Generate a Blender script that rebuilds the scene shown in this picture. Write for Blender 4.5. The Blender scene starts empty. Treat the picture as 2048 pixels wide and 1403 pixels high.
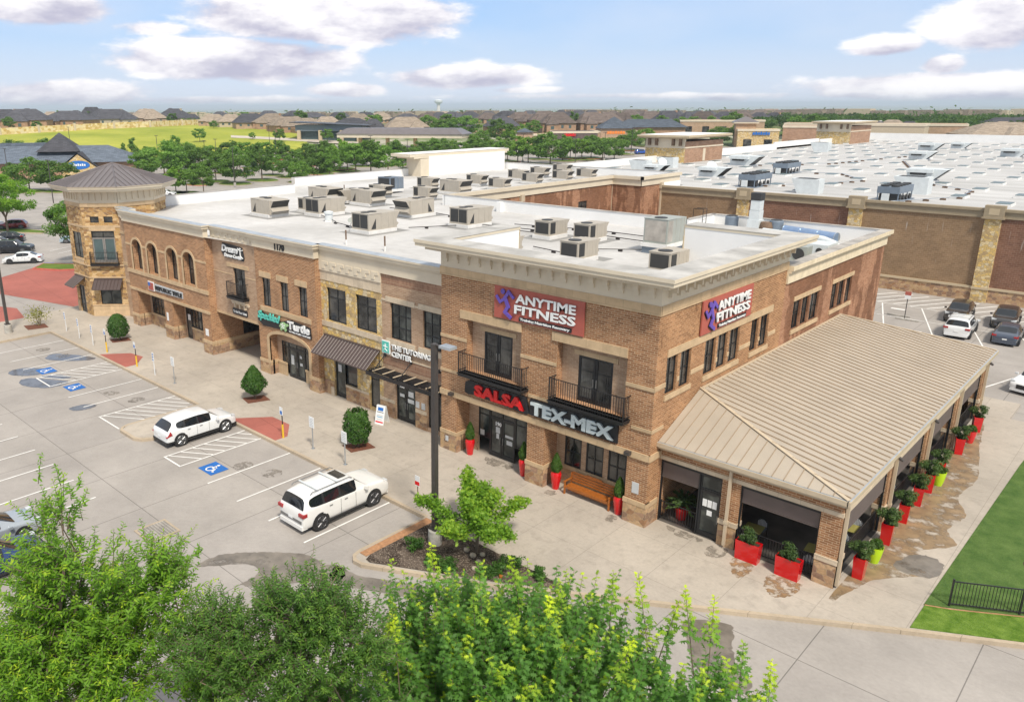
import bpy, bmesh, math, random
import numpy as np
from mathutils import Vector, Matrix
R = math.radians; PI = math.pi
random.seed(7)
SC = bpy.context.scene; COL = SC.collection

# ---------------------------------------------------------------- camera
cam_d = bpy.data.cameras.new('camera'); cam = bpy.data.objects.new('camera', cam_d); COL.objects.link(cam); SC.camera = cam
cam_d.sensor_width = 36; cam_d.lens = 27.669; cam_d.shift_x = 0.0794; cam_d.shift_y = -0.0120
cam_d.clip_start = 0.3; cam_d.clip_end = 60000
_y, _p, _r = -0.7799307, -0.2879792, -0.0049169
_f = Vector((math.sin(_y)*math.cos(_p), math.cos(_y)*math.cos(_p), math.sin(_p)))
_x = Vector((math.cos(_y), -math.sin(_y), 0)); _u = _x.cross(_f)
_x2 = _x*math.cos(_r) + _u*math.sin(_r); _u2 = -_x*math.sin(_r) + _u*math.cos(_r)
cam.matrix_world = Matrix(((_x2.x, _u2.x, -_f.x, 15.869), (_x2.y, _u2.y, -_f.y, -30.027), (_x2.z, _u2.z, -_f.z, 18.803), (0, 0, 0, 1)))
CAM = Vector((15.869, -30.027, 18.803))

# ---------------------------------------------------------------- light
SUN_EL, SUN_AZ = R(52), R(118)          # azimuth clockwise from +Y
SC.view_settings.view_transform = 'Standard'; SC.view_settings.look = 'None'
SC.view_settings.exposure = 0.68; SC.view_settings.gamma = 1; SC.view_settings.use_curve_mapping = False
sd = Vector((math.sin(SUN_AZ)*math.cos(SUN_EL), math.cos(SUN_AZ)*math.cos(SUN_EL), math.sin(SUN_EL)))
sl = bpy.data.lights.new('sun', 'SUN'); sl.energy = 2.6; sl.angle = R(8); sl.color = (1, .92, .80)
so = bpy.data.objects.new('sun', sl); COL.objects.link(so); so.rotation_euler = sd.to_track_quat('Z', 'Y').to_euler()

def wnode(nt, t, **k):
    n = nt.nodes.new(t)
    for a, b in k.items():
        if a == 'inp':
            for i, v in b.items():
                if hasattr(v, 'is_output'): nt.links.new(v, n.inputs[i])
                else: n.inputs[i].default_value = v
        else: setattr(n, a, b)
    return n
def M_(nt, op, *a, clamp=False):
    n = nt.nodes.new('ShaderNodeMath'); n.operation = op; n.use_clamp = clamp
    for i, v in enumerate(a):
        if hasattr(v, 'is_output'): nt.links.new(v, n.inputs[i])
        else: n.inputs[i].default_value = v
    return n.outputs[0]
def MX(nt, f, a, b, mode='MIX'):
    n = nt.nodes.new('ShaderNodeMix'); n.data_type = 'RGBA'; n.blend_type = mode
    for i, v in ((0, f), (6, a), (7, b)):
        if hasattr(v, 'is_output'): nt.links.new(v, n.inputs[i])
        else: n.inputs[i].default_value = v if i == 0 else (tuple(v)+(1,) if len(v) == 3 else v)
    return n.outputs[2]

w = bpy.data.worlds.new('World'); SC.world = w; w.use_nodes = True; nt = w.node_tree; nt.nodes.clear()
out = nt.nodes.new('ShaderNodeOutputWorld'); bg = nt.nodes.new('ShaderNodeBackground'); bg.inputs[1].default_value = 0.13
nt.links.new(bg.outputs[0], out.inputs[0])
sky = nt.nodes.new('ShaderNodeTexSky'); sky.sky_type = 'NISHITA'; sky.sun_disc = False
sky.sun_elevation = SUN_EL; sky.sun_rotation = SUN_AZ; sky.air_density = 1.0; sky.dust_density = 0.6; sky.ozone_density = 2.0
tc = nt.nodes.new('ShaderNodeTexCoord'); sx = nt.nodes.new('ShaderNodeSeparateXYZ'); nt.links.new(tc.outputs['Generated'], sx.inputs[0])
az = M_(nt, 'ARCTAN2', sx.outputs[0], sx.outputs[1]); el = M_(nt, 'ARCSINE', sx.outputs[2])
cv = nt.nodes.new('ShaderNodeCombineXYZ'); nt.links.new(M_(nt, 'MULTIPLY', az, 6.0), cv.inputs[0]); nt.links.new(M_(nt, 'MULTIPLY', el, 15.0), cv.inputs[1])
n1 = wnode(nt, 'ShaderNodeTexNoise', inp={'Vector': cv.outputs[0], 'Scale': 1.6, 'Detail': 12.0, 'Roughness': .60})
n2 = wnode(nt, 'ShaderNodeTexNoise', inp={'Vector': cv.outputs[0], 'Scale': .5, 'Detail': 5.0, 'Roughness': .5})
def skyang(px, py):
    d = _f + _x2*((px-861.3)/1574.1) - _u2*((py-677)/1574.1); d.normalize()
    return math.atan2(d.x, d.y), math.asin(d.z)
# clouds seen in the photograph: centre direction and angular half sizes (radians)
clouds = []
for px, py, hw, hh, s in ((650, 28, 300, 58, 1.25), (470, 118, 270, 44, 1.1), (90, 12, 150, 38, 1.0), (130, 188, 190, 32, .95), (690, 180, 95, 17, .9),
                       (935, 153, 190, 27, 1.0), (1770, 92, 75, 22, .9), (1985, 42, 110, 50, 1.0), (1885, 130, 45, 20, .9), (1830, 172, 240, 26, 1.0), (430, 200, 340, 12, .62), (1300, 192, 600, 10, .55), (2000, 190, 200, 20, .8), (1050, 180, 140, 9, .6), (310, 55, 120, 20, .6), (1450, 195, 60, 12, .8)):
    a0, e0 = skyang(px, py); clouds.append((a0, e0, hw/1750, hh/1620, s))
clouds += [(.9, .5, .5, .12, .9), (1.8, .4, .6, .12, .9), (-2.4, .45, .6, .12, .9), (2.9, .5, .6, .15, .9), (-1.7, .6, .4, .1, .8), (0, .9, .9, .14, .8)]
dens = None; vert = None
for a0, e0, wa, we, s in clouds:
    u = M_(nt, 'DIVIDE', M_(nt, 'SUBTRACT', az, a0), wa); v = M_(nt, 'DIVIDE', M_(nt, 'SUBTRACT', el, e0), we)
    q = M_(nt, 'ADD', M_(nt, 'MULTIPLY', u, u), M_(nt, 'MULTIPLY', v, v))
    g = M_(nt, 'MULTIPLY', M_(nt, 'EXPONENT', M_(nt, 'MULTIPLY', q, -1.1)), s)
    dens = g if dens is None else M_(nt, 'MAXIMUM', dens, g)
    gv = M_(nt, 'MULTIPLY', g, v); vert = gv if vert is None else M_(nt, 'ADD', vert, gv)
d1 = M_(nt, 'ADD', M_(nt, 'MULTIPLY', n1.outputs[0], 1.5), M_(nt, 'MULTIPLY', dens, 1.15))
mask = wnode(nt, 'ShaderNodeMapRange', interpolation_type='SMOOTHSTEP', inp={0: d1, 1: 1.12, 2: 1.42, 3: 0., 4: 1.}).outputs[0]
lit = M_(nt, 'ADD', M_(nt, 'MULTIPLY', vert, .55), M_(nt, 'MULTIPLY', M_(nt, 'SUBTRACT', n1.outputs[0], .5), 2.2))
shade = wnode(nt, 'ShaderNodeMapRange', interpolation_type='SMOOTHSTEP', inp={0: lit, 1: -.46, 2: .30, 3: 0., 4: 1.}).outputs[0]
ccol = MX(nt, shade, (2.7, 2.65, 3.35), (5.6, 5.45, 5.5))
veil = wnode(nt, 'ShaderNodeMapRange', inp={0: n2.outputs[0], 1: .36, 2: .70, 3: .1, 4: .6}).outputs[0]
low = wnode(nt, 'ShaderNodeMapRange', interpolation_type='SMOOTHSTEP', inp={0: el, 1: -.01, 2: .12, 3: .85, 4: .12}).outputs[0]
blue = MX(nt, .65, MX(nt, 1.0, sky.outputs[0], (.55, .68, .80), 'MULTIPLY'), (1.6, 2.6, 4.5))
tint = MX(nt, M_(nt, 'MAXIMUM', veil, low), blue, (3.9, 4.15, 4.7))
over = wnode(nt, 'ShaderNodeMapRange', interpolation_type='SMOOTHSTEP', inp={0: el, 1: .17, 2: .42, 3: .0, 4: .93}).outputs[0]  # whitish overcast added above the view to neutralise the ambient light
nt.links.new(MX(nt, over, MX(nt, mask, tint, ccol), (3.5, 3.6, 3.75)), bg.inputs[0])

# ---------------------------------------------------------------- materials
MATS = {}
def principled(name, rough=.7, metal=0., spec=.5):
    m = bpy.data.materials.new(name); m.use_nodes = True; t = m.node_tree; b = t.nodes['Principled BSDF']
    b.inputs['Roughness'].default_value = rough; b.inputs['Metallic'].default_value = metal
    b.inputs['Specular IOR Level'].default_value = spec
    MATS[name] = m; return m, t, b
def UV(t): return t.nodes.new('ShaderNodeUVMap').outputs[0]
def POS(t): return t.nodes.new('ShaderNodeNewGeometry').outputs['Position']
def noise(t, vec, sc, det=3., rough=.55): return wnode(t, 'ShaderNodeTexNoise', inp={'Vector': vec, 'Scale': sc, 'Detail': det, 'Roughness': rough}).outputs[0]
def mr(t, v, a, b, c=0., d=1., smooth=False): return wnode(t, 'ShaderNodeMapRange', interpolation_type='SMOOTHSTEP' if smooth else 'LINEAR', inp={0: v, 1: a, 2: b, 3: c, 4: d}).outputs[0]
def bump(t, b, h, s=.3, d=.02):
    n = wnode(t, 'ShaderNodeBump', inp={'Height': h, 'Strength': s, 'Distance': d}); t.links.new(n.outputs[0], b.inputs['Normal'])
def plain(name, c, rough=.6, metal=0., var=.12, sc=2., spec=.5, coat=0.):
    m, t, b = principled(name, rough, metal, spec)
    n = noise(t, wnode(t, 'ShaderNodeTexCoord').outputs['Object'], sc, 4.)
    k = mr(t, n, .3, .7, 1-var, 1+var)
    t.links.new(MX(t, 1., c, wnode(t, 'ShaderNodeCombineColor', inp={0: k, 1: k, 2: k}).outputs[0], 'MULTIPLY'), b.inputs['Base Color'])
    if coat: b.inputs['Coat Weight'].default_value = coat; b.inputs['Coat Roughness'].default_value = .04
    return m
def brick(name, c1, c2, mortar, bw=.32, bh=.1, wet=None, streak=None):
    m, t, b = principled(name, .85, 0, .25); uv = UV(t)
    bt = wnode(t, 'ShaderNodeTexBrick', inp={'Vector': uv, 'Color1': c1+(1,), 'Color2': c2+(1,), 'Mortar': mortar+(1,), 'Scale': 1., 'Mortar Size': .010, 'Mortar Smooth': .2, 'Bias': 0., 'Brick Width': bw, 'Row Height': bh})
    n = noise(t, uv, .6, 5.); k = mr(t, n, .3, .7, .84, 1.14)
    c = MX(t, 1., bt.outputs[0], wnode(t, 'ShaderNodeCombineColor', inp={0: k, 1: k, 2: k}).outputs[0], 'MULTIPLY')
    if wet:
        mp = wnode(t, 'ShaderNodeMapping', inp={'Vector': uv, 'Scale': (.55, .16, 1)})
        wn = noise(t, mp.outputs[0], 1.0, 6., .6)
        c = MX(t, mr(t, wn, wet, wet+.035), c, MX(t, 1., c, (.60, .55, .52), 'MULTIPLY'))
    if streak:
        mp = wnode(t, 'ShaderNodeMapping', inp={'Vector': uv, 'Scale': (1.7, .12, 1)})
        sn = noise(t, mp.outputs[0], 2.0, 3., .6)
        c = MX(t, mr(t, sn, .66, .74, 0, streak), c, (.55, .52, .48))
    t.links.new(c, b.inputs['Base Color']); bump(t, b, bt.outputs[1], -.35, .01)
    return m
def stone(name, cols, mortar, sc=3.0, asp=1.5, edge=.05):
    m, t, b = principled(name, .85, 0, .25)
    mp = wnode(t, 'ShaderNodeMapping', inp={'Vector': UV(t), 'Scale': (1, asp, 1)})
    nn = wnode(t, 'ShaderNodeTexNoise', inp={'Vector': mp.outputs[0], 'Scale': 2.5, 'Detail': 2.})
    vv = wnode(t, 'ShaderNodeVectorMath', operation='MULTIPLY_ADD', inp={0: nn.outputs[1], 1: (.12, .12, 0), 2: mp.outputs[0]})
    vo = wnode(t, 'ShaderNodeTexVoronoi', voronoi_dimensions='2D', inp={'Vector': vv.outputs[0], 'Scale': sc, 'Randomness': .85})
    ve = wnode(t, 'ShaderNodeTexVoronoi', voronoi_dimensions='2D', feature='DISTANCE_TO_EDGE', inp={'Vector': vv.outputs[0], 'Scale': sc, 'Randomness': .85})
    sp = wnode(t, 'ShaderNodeSeparateColor', inp={0: vo.outputs[1]})
    cr = t.nodes.new('ShaderNodeValToRGB'); t.links.new(sp.outputs[0], cr.inputs[0]); e = cr.color_ramp.elements
    cr.color_ramp.interpolation = 'CONSTANT'
    for i, c in enumerate(cols):
        if i < 2: e[i].position = i/len(cols); e[i].color = c+(1,)
        else: q = e.new(i/len(cols)); q.color = c+(1,)
    k = mr(t, noise(t, UV(t), 9., 3.), .3, .7, .8, 1.2)
    c = MX(t, 1., cr.outputs[0], wnode(t, 'ShaderNodeCombineColor', inp={0: k, 1: k, 2: k}).outputs[0], 'MULTIPLY')
    ed = mr(t, ve.outputs[0], edge*.4, edge)
    t.links.new(MX(t, ed, mortar, c), b.inputs['Base Color']); bump(t, b, ed, .5, .03)
    return m
brick('brick_red', (.245, .11, .05), (.425, .215, .105), (.58, .45, .30))
brick('brick_side', (.25, .115, .05), (.43, .22, .105), (.54, .39, .24), wet=.60)
brick('brick_wet', (.30, .14, .075), (.42, .22, .13), (.40, .26, .17), wet=.47, streak=.0)
brick('brick_tan', (.36, .225, .14), (.47, .32, .21), (.52, .40, .29))
brick('brick_store', (.235, .15, .085), (.29, .19, .11), (.34, .26, .17), .4, .2, streak=.5)
brick('brick_store_red', (.175, .085, .055), (.225, .115, .075), (.30, .22, .16), .4, .2, streak=.5)
brick('brick_far', (.33, .19, .12), (.42, .26, .17), (.42, .32, .24), .6, .2)
brick('brick_dark', (.10, .075, .07), (.15, .11, .10), (.2, .17, .15), .6, .2)
stone('stone_base', [(.33, .19, .105), (.42, .27, .155), (.50, .34, .20), (.26, .17, .115), (.46, .31, .17), (.38, .24, .16)], (.40, .30, .20), 2.6, 1.5)
stone('stone_gold', [(.62, .44, .17), (.52, .38, .19), (.70, .56, .32), (.45, .32, .16), (.60, .50, .33), (.66, .46, .16)], (.33, .26, .17), 3.4, 1.3)
stone('stone_tower', [(.42, .25, .10), (.52, .33, .15), (.34, .19, .08), (.60, .42, .22), (.48, .30, .12), (.28, .17, .09)], (.50, .38, .22), 2.4, 2.1)
stone('stone_wall_far', [(.62, .44, .16), (.72, .56, .28), (.80, .66, .38), (.56, .38, .12), (.74, .62, .40)], (.7, .58, .36), .8, 1.3)
def limestone(name, c, bw=.9, bh=.6):
    m, t, b = principled(name, .8, 0, .3); uv = UV(t)
    bt = wnode(t, 'ShaderNodeTexBrick', inp={'Vector': uv, 'Color1': tuple(x*.92 for x in c)+(1,), 'Color2': tuple(min(1, x*1.07) for x in c)+(1,), 'Mortar': tuple(x*.6 for x in c)+(1,), 'Scale': 1., 'Mortar Size': .006, 'Brick Width': bw, 'Row Height': bh})
    k = mr(t, noise(t, uv, 2.2, 5.), .3, .7, .86, 1.1)
    t.links.new(MX(t, 1., bt.outputs[0], wnode(t, 'ShaderNodeCombineColor', inp={0: k, 1: k, 2: k}).outputs[0], 'MULTIPLY'), b.inputs['Base Color'])
limestone('limestone', (.56, .41, .25)); limestone('limestone_pale', (.60, .50, .37))
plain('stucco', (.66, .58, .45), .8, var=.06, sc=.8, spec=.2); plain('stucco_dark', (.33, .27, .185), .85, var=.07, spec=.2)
plain('stucco_wedge', (.50, .41, .28), .85, var=.05, spec=.2)
m, t, b = principled('roof_membrane', .75, 0, .25)
p = POS(t); k = mr(t, noise(t, p, .09, 6., .6), .35, .65, .0, 1.); k2 = mr(t, noise(t, p, 1.3, 5.), .3, .7, .93, 1.05)
bt = wnode(t, 'ShaderNodeTexBrick', inp={'Vector': p, 'Scale': 1., 'Color1': (1, 1, 1, 1), 'Color2': (.975, .975, .97, 1), 'Mortar': (.90, .89, .87, 1), 'Mortar Size': .025, 'Brick Width': 30., 'Row Height': 3.0})
c = MX(t, k, (.44, .43, .415), (.62, .61, .60)); c = MX(t, 1., c, bt.outputs[0], 'MULTIPLY')
t.links.new(MX(t, 1., c, wnode(t, 'ShaderNodeCombineColor', inp={0: k2, 1: k2, 2: k2}).outputs[0], 'MULTIPLY'), b.inputs['Base Color'])
m, t, b = principled('roof_store', .8, 0, .2); p = POS(t); mp = wnode(t, 'ShaderNodeMapping', inp={'Vector': p, 'Scale': (.05, .5, 1)})
k = mr(t, noise(t, mp.outputs[0], 1., 6., .6), .35, .65); k2 = mr(t, noise(t, p, .06, 6.), .35, .65, .9, 1.06); bt = wnode(t, 'ShaderNodeTexBrick', inp={'Vector': p, 'Scale': 1., 'Color1': (1, 1, 1, 1), 'Color2': (.96, .96, .955, 1), 'Mortar': (.86, .85, .83, 1), 'Mortar Size': .04, 'Brick Width': 40., 'Row Height': 3.0})
c = MX(t, k, (.43, .425, .415), (.55, .545, .54)); c = MX(t, 1., c, bt.outputs[0], 'MULTIPLY'); t.links.new(MX(t, 1., c, wnode(t, 'ShaderNodeCombineColor', inp={0: k2, 1: k2, 2: k2}).outputs[0], 'MULTIPLY'), b.inputs['Base Color'])
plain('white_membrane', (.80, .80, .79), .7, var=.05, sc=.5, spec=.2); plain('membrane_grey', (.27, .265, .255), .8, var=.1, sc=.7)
plain('cap_metal', (.40, .37, .33), .6, var=.3, sc=1.2)
plain('cornice_top', (.44, .43, .41), .85, var=.25, sc=.7, spec=.2)
def seam(name, c, rough, metal):
    return plain(name, c, rough, metal, .07, .6)
seam('roof_tan_metal', (.42, .365, .295), .45, .0); seam('bronze_metal', (.085, .06, .055), .42, .0); seam('roof_brown_metal', (.20, .175, .175), .38, .35)
plain('gutter_tan', (.52, .43, .31), .5, var=.06)
plain('black_metal', (.018, .018, .02), .4, var=.1); plain('frame_black', (.012, .014, .017), .35, var=.1); plain('door_grey', (.25, .235, .22), .5)
m, t, b = principled('glass_dark', .06, 0, .5); b.inputs['Coat Weight'].default_value = .3
n = noise(t, POS(t), .7, 3.); t.links.new(MX(t, mr(t, n, .4, .62), (.012, .014, .015), (.10, .098, .09)), b.inputs['Base Color'])  # lighter noise patches paint varied reflections into the pane colour
m, t, b = principled('glass_store', .08, 0, .5); n = noise(t, POS(t), 1.1, 2.); t.links.new(MX(t, mr(t, n, .42, .6), (.02, .026, .026), (.10, .11, .10)), b.inputs['Base Color'])
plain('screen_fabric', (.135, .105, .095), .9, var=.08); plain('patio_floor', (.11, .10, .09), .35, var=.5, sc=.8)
plain('hvac_beige', (.42, .38, .32), .55, var=.05); plain('hvac_grey', (.34, .36, .33), .5, var=.06); plain('hvac_white', (.62, .66, .67), .5, var=.07); plain('hvac_dark', (.035, .035, .035), .6)
plain('hvac_slate', (.16, .20, .25), .5, var=.1); plain('galvanised', (.50, .55, .60), .3, .7, .15); plain('duct_blue', (.30, .42, .62), .28, .6, .1); plain('curb_white', (.74, .73, .71), .6, var=.08)
plain('pipe_black', (.03, .025, .025), .5); plain('rust_brown', (.17, .11, .07), .8, var=.4); plain('cinder', (.22, .2, .17), .9)
plain('skylight', (.13, .17, .175), .4, var=.2, sc=.5)
plain('red_gloss', (.62, .004, .008), .12, var=.03, coat=.6); plain('lime_gloss', (.48, .72, .01), .2, var=.03, coat=.3); plain('soil', (.05, .03, .02), .9)
plain('sign_red_panel', (.42, .105, .075), .7, var=.05); plain('sign_purple', (.13, .08, .42), .4); plain('sign_white', (.82, .84, .84), .35, var=.02); plain('sign_black', (.012, .013, .016), .5)
plain('sign_red', (.72, .008, .01), .35, var=.02); plain('sign_pale', (.60, .68, .70), .4, var=.02); plain('sign_teal', (.10, .55, .46), .4); plain('sign_green', (.30, .50, .24), .4); plain('sign_blue', (.02, .15, .50), .4, var=.03)
plain('sign_orange', (.9, .25, .03), .4); plain('sign_grey', (.55, .57, .58), .5, var=.05); plain('cyan', (.05, .35, .6), .4)
plain('paint_white', (.78, .77, .74), .6, var=.10, sc=3.); plain('paint_blue', (.01, .13, .45), .55, var=.1); plain('paint_red', (.55, .03, .03), .6, var=.2); plain('paint_yellow', (.78, .50, .03), .5)
plain('wood_bench', (.36, .115, .02), .38, var=.22, sc=9.); plain('table_olive', (.33, .30, .09), .4); plain('trunk', (.16, .12, .085), .9, var=.25, sc=6.); plain('rock', (.45, .38, .3), .9, var=.3, sc=5.)
plain('rubber', (.02, .02, .02), .75); plain('rim_silver', (.24, .245, .25), .35, .6); plain('rim_dark', (.12, .12, .125), .3, .7); plain('car_trim', (.02, .02, .022), .5); plain('light_red', (.35, .008, .01), .15, coat=.5); plain('headlight', (.55, .58, .6), .1, coat=.5)
for nm, c in dict(car_white=(.74, .76, .77), car_pearl=(.78, .78, .76), car_black=(.012, .015, .022), car_slate=(.075, .095, .135), car_graphite=(.05, .045, .043), car_red=(.20, .012, .018), car_silver=(.42, .46, .50), car_navy=(.02, .05, .16), car_blue=(.03, .12, .5), car_pale=(.45, .58, .68)).items():
    plain(nm, c, .25, .0 if nm in ('car_white', 'car_pearl') else .35, .02, coat=.8)
m, t, b = principled('car_glass', .04, 0, .6); b.inputs['Base Color'].default_value = (.012, .015, .018, 1); b.inputs['Coat Weight'].default_value = .5
plain('lamp_bronze', (.06, .052, .048), .45, var=.08); plain('concrete_post', (.40, .38, .34), .85, var=.25, sc=4.)

def concrete(name, c, bw, bh, joint=.55, stain=.5, sq=.015, rot=0., off=(0, 0, 0), wetspot=False):
    m, t, b = principled(name, .82, 0, .25); p = POS(t)
    mp = wnode(t, 'ShaderNodeMapping', inp={'Vector': p, 'Location': off, 'Rotation': (0, 0, rot)})
    bt = wnode(t, 'ShaderNodeTexBrick', offset=0.0, inp={'Vector': mp.outputs[0], 'Scale': 1., 'Color1': (1, 1, 1, 1), 'Color2': (.95, .95, .96, 1), 'Mortar': (joint,)*3+(1,), 'Mortar Size': sq, 'Mortar Smooth': .3, 'Brick Width': bw, 'Row Height': bh})
    k = mr(t, noise(t, p, .22, 8., .62), .3, .72, 0., 1.); f = mr(t, noise(t, p, 7., 3.), .2, .8, .93, 1.06)
    k3 = mr(t, noise(t, p, 1.6, 7., .7), .50, .72, 0., stain*.55)
    cc = MX(t, k, tuple(x*.80 for x in c), tuple(min(1, x*1.10) for x in c))
    cc = MX(t, k3, cc, tuple(x*.58 for x in c))
    cc = MX(t, 1., cc, bt.outputs[0], 'MULTIPLY')
    t.links.new(MX(t, 1., cc, wnode(t, 'ShaderNodeCombineColor', inp={0: f, 1: f, 2: f}).outputs[0], 'MULTIPLY'), b.inputs['Base Color'])
    return m
concrete('concrete_lot', (.385, .355, .325), 4.55, 5.6, .50, .35, .022, off=(.6, 4.1, 0)); concrete('concrete_walk', (.47, .418, .352), 2.9, 2.9, .72, .9, .014, off=(.8, .6, 0))
concrete('concrete_curb', (.50, .41, .30), 3.1, 50., .6, .9, .012); concrete('concrete_red', (.40, .135, .105), 4.5, 3.6, .6, .5, .02, rot=.1)
concrete('concrete_pale', (.56, .50, .42), 6., 6., .8, .3, .02)
def puddle_mat(name, c, r, cut=.0, sc=1.1):
    m, t, b = principled(name, r, 0, .5); p = POS(t); k = mr(t, noise(t, p, 1.5, 5.), .35, .65)
    t.links.new(MX(t, k, c, tuple(x*.62 for x in c)), b.inputs['Base Color'])
    if cut:
        a = mr(t, noise(t, p, sc, 7., .62), cut-.07, cut+.09); tr = t.nodes.new('ShaderNodeBsdfTransparent'); ms = t.nodes.new('ShaderNodeMixShader'); t.links.new(a, ms.inputs[0]); t.links.new(tr.outputs[0], ms.inputs[1]); t.links.new(b.outputs[0], ms.inputs[2]); t.links.new(ms.outputs[0], t.nodes['Material Output'].inputs[0])
puddle_mat('wet_dark', (.235, .205, .17), .32, .34, .7); puddle_mat('water_shallow', (.15, .16, .185), .12, .36, 1.); puddle_mat('wet_rust', (.34, .235, .13), .45, .44, 1.3); puddle_mat('stain_dark', (.31, .27, .22), .8, .50, 2.2); puddle_mat('rust_streak', (.36, .23, .12), .6, .50, 2.6)
m, t, b = principled('mulch', .95, 0, .1); p = POS(t); vo = wnode(t, 'ShaderNodeTexVoronoi', inp={'Vector': p, 'Scale': 26.}); sp = wnode(t, 'ShaderNodeSeparateColor', inp={0: vo.outputs[1]})
k = mr(t, noise(t, p, 1.2, 4.), .42, .62); c = MX(t, k, (.045, .033, .026), (.13, .10, .08)); t.links.new(MX(t, M_(t, 'POWER', sp.outputs[0], 6.), c, (.34, .28, .22)), b.inputs['Base Color']); bump(t, b, sp.outputs[1], .8, .05)
plain('mulch_red', (.15, .055, .03), .95, var=.35, sc=14.); plain('dirt', (.38, .20, .10), .95, var=.25, sc=6.)
def grass(name, a, bcol, sc=.6):
    m, t, b = principled(name, .9, 0, .1); p = POS(t)
    k = mr(t, noise(t, p, sc, 6., .65), .3, .7); f = mr(t, noise(t, p, 30., 2.), .3, .7, .75, 1.25)
    c = MX(t, k, a, bcol); t.links.new(MX(t, 1., c, wnode(t, 'ShaderNodeCombineColor', inp={0: f, 1: f, 2: f}).outputs[0], 'MULTIPLY'), b.inputs['Base Color']); bump(t, b, f, .5, .03)
grass('turf', (.055, .11, .025), (.115, .18, .05), 1.1); grass('lawn', (.06, .13, .012), (.17, .26, .045), 2.2); grass('field_grass', (.22, .27, .03), (.42, .42, .07), .035)
m, t, b = principled('far_land', .95, 0, .1); p = POS(t)
k = mr(t, noise(t, p, .004, 8., .7), .42, .56); k2 = mr(t, noise(t, p, .02, 6., .8), .5, .6)
c = MX(t, k, (.07, .12, .05), (.20, .24, .12)); c = MX(t, k2, c, (.42, .39, .33)); t.links.new(c, b.inputs['Base Color'])
for nm, c in dict(shingle_slate=(.07, .07, .08), shingle_tan=(.27, .22, .17), shingle_brown=(.125, .10, .088), shingle_blue=(.10, .12, .15)).items():
    m, t, b = principled(nm, .9, 0, .2); uv = UV(t)
    bt = wnode(t, 'ShaderNodeTexBrick', inp={'Vector': uv, 'Scale': 1., 'Color1': tuple(x*.8 for x in c)+(1,), 'Color2': tuple(x*1.25 for x in c)+(1,), 'Mortar': tuple(x*.6 for x in c)+(1,), 'Mortar Size': .03, 'Brick Width': 1.2, 'Row Height': .5})
    oi = t.nodes.new('ShaderNodeObjectInfo'); k = mr(t, oi.outputs['Random'], 0, 1, .8, 1.25)
    t.links.new(MX(t, 1., bt.outputs[0], wnode(t, 'ShaderNodeCombineColor', inp={0: k, 1: k, 2: k}).outputs[0], 'MULTIPLY'), b.inputs['Base Color'])
plain('siding_white', (.66, .63, .57), .8, var=.05); plain('siding_cream', (.50, .42, .30), .8, var=.06); plain('shrub_wood', (.2, .15, .1), .9)
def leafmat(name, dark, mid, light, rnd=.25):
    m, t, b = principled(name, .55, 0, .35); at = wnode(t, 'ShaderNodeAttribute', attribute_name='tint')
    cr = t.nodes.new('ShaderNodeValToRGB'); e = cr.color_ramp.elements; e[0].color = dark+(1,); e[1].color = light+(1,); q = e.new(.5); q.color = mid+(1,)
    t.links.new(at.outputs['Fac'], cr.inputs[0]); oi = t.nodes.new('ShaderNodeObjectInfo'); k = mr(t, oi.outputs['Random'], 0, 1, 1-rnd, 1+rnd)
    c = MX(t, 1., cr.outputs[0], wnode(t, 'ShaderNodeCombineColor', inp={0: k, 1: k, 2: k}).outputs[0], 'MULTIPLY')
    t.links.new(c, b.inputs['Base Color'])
    tr = t.nodes.new('ShaderNodeBsdfTranslucent'); t.links.new(MX(t, 1., c, (1.2, 1.35, .6), 'MULTIPLY'), tr.inputs[0])
    ms = t.nodes.new('ShaderNodeMixShader'); ms.inputs[0].default_value = .40; t.links.new(b.outputs[0], ms.inputs[1]); t.links.new(tr.outputs[0], ms.inputs[2])
    t.links.new(ms.outputs[0], t.nodes['Material Output'].inputs[0])
leafmat('leaf_oak', (.045, .13, .03), (.14, .31, .045), (.70, .82, .03), .0); leafmat('leaf_elm', (.055, .14, .02), (.20, .38, .03), (.66, .76, .04), .0)
leafmat('leaf_live', (.045, .11, .022), (.11, .23, .035), (.30, .46, .06), .0); leafmat('leaf_maple', (.085, .19, .02), (.18, .35, .03), (.42, .56, .05), .0)
leafmat('leaf_far', (.07, .15, .025), (.14, .26, .04), (.24, .38, .07), .3); leafmat('leaf_bright', (.09, .19, .02), (.18, .32, .035), (.30, .44, .06), .2)
leafmat('leaf_shrub', (.03, .085, .015), (.06, .15, .025), (.14, .27, .04), .1); leafmat('leaf_cypress', (.035, .09, .012), (.07, .15, .02), (.12, .22, .03), .1)
leafmat('leaf_boxwood', (.03, .07, .02), (.07, .13, .04), (.16, .24, .06), .15); leafmat('leaf_wood', (.025, .06, .015), (.055, .115, .022), (.11, .20, .035), .0); leafmat('leaf_yellow', (.12, .16, .02), (.25, .26, .03), (.40, .38, .05), .1)

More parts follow.
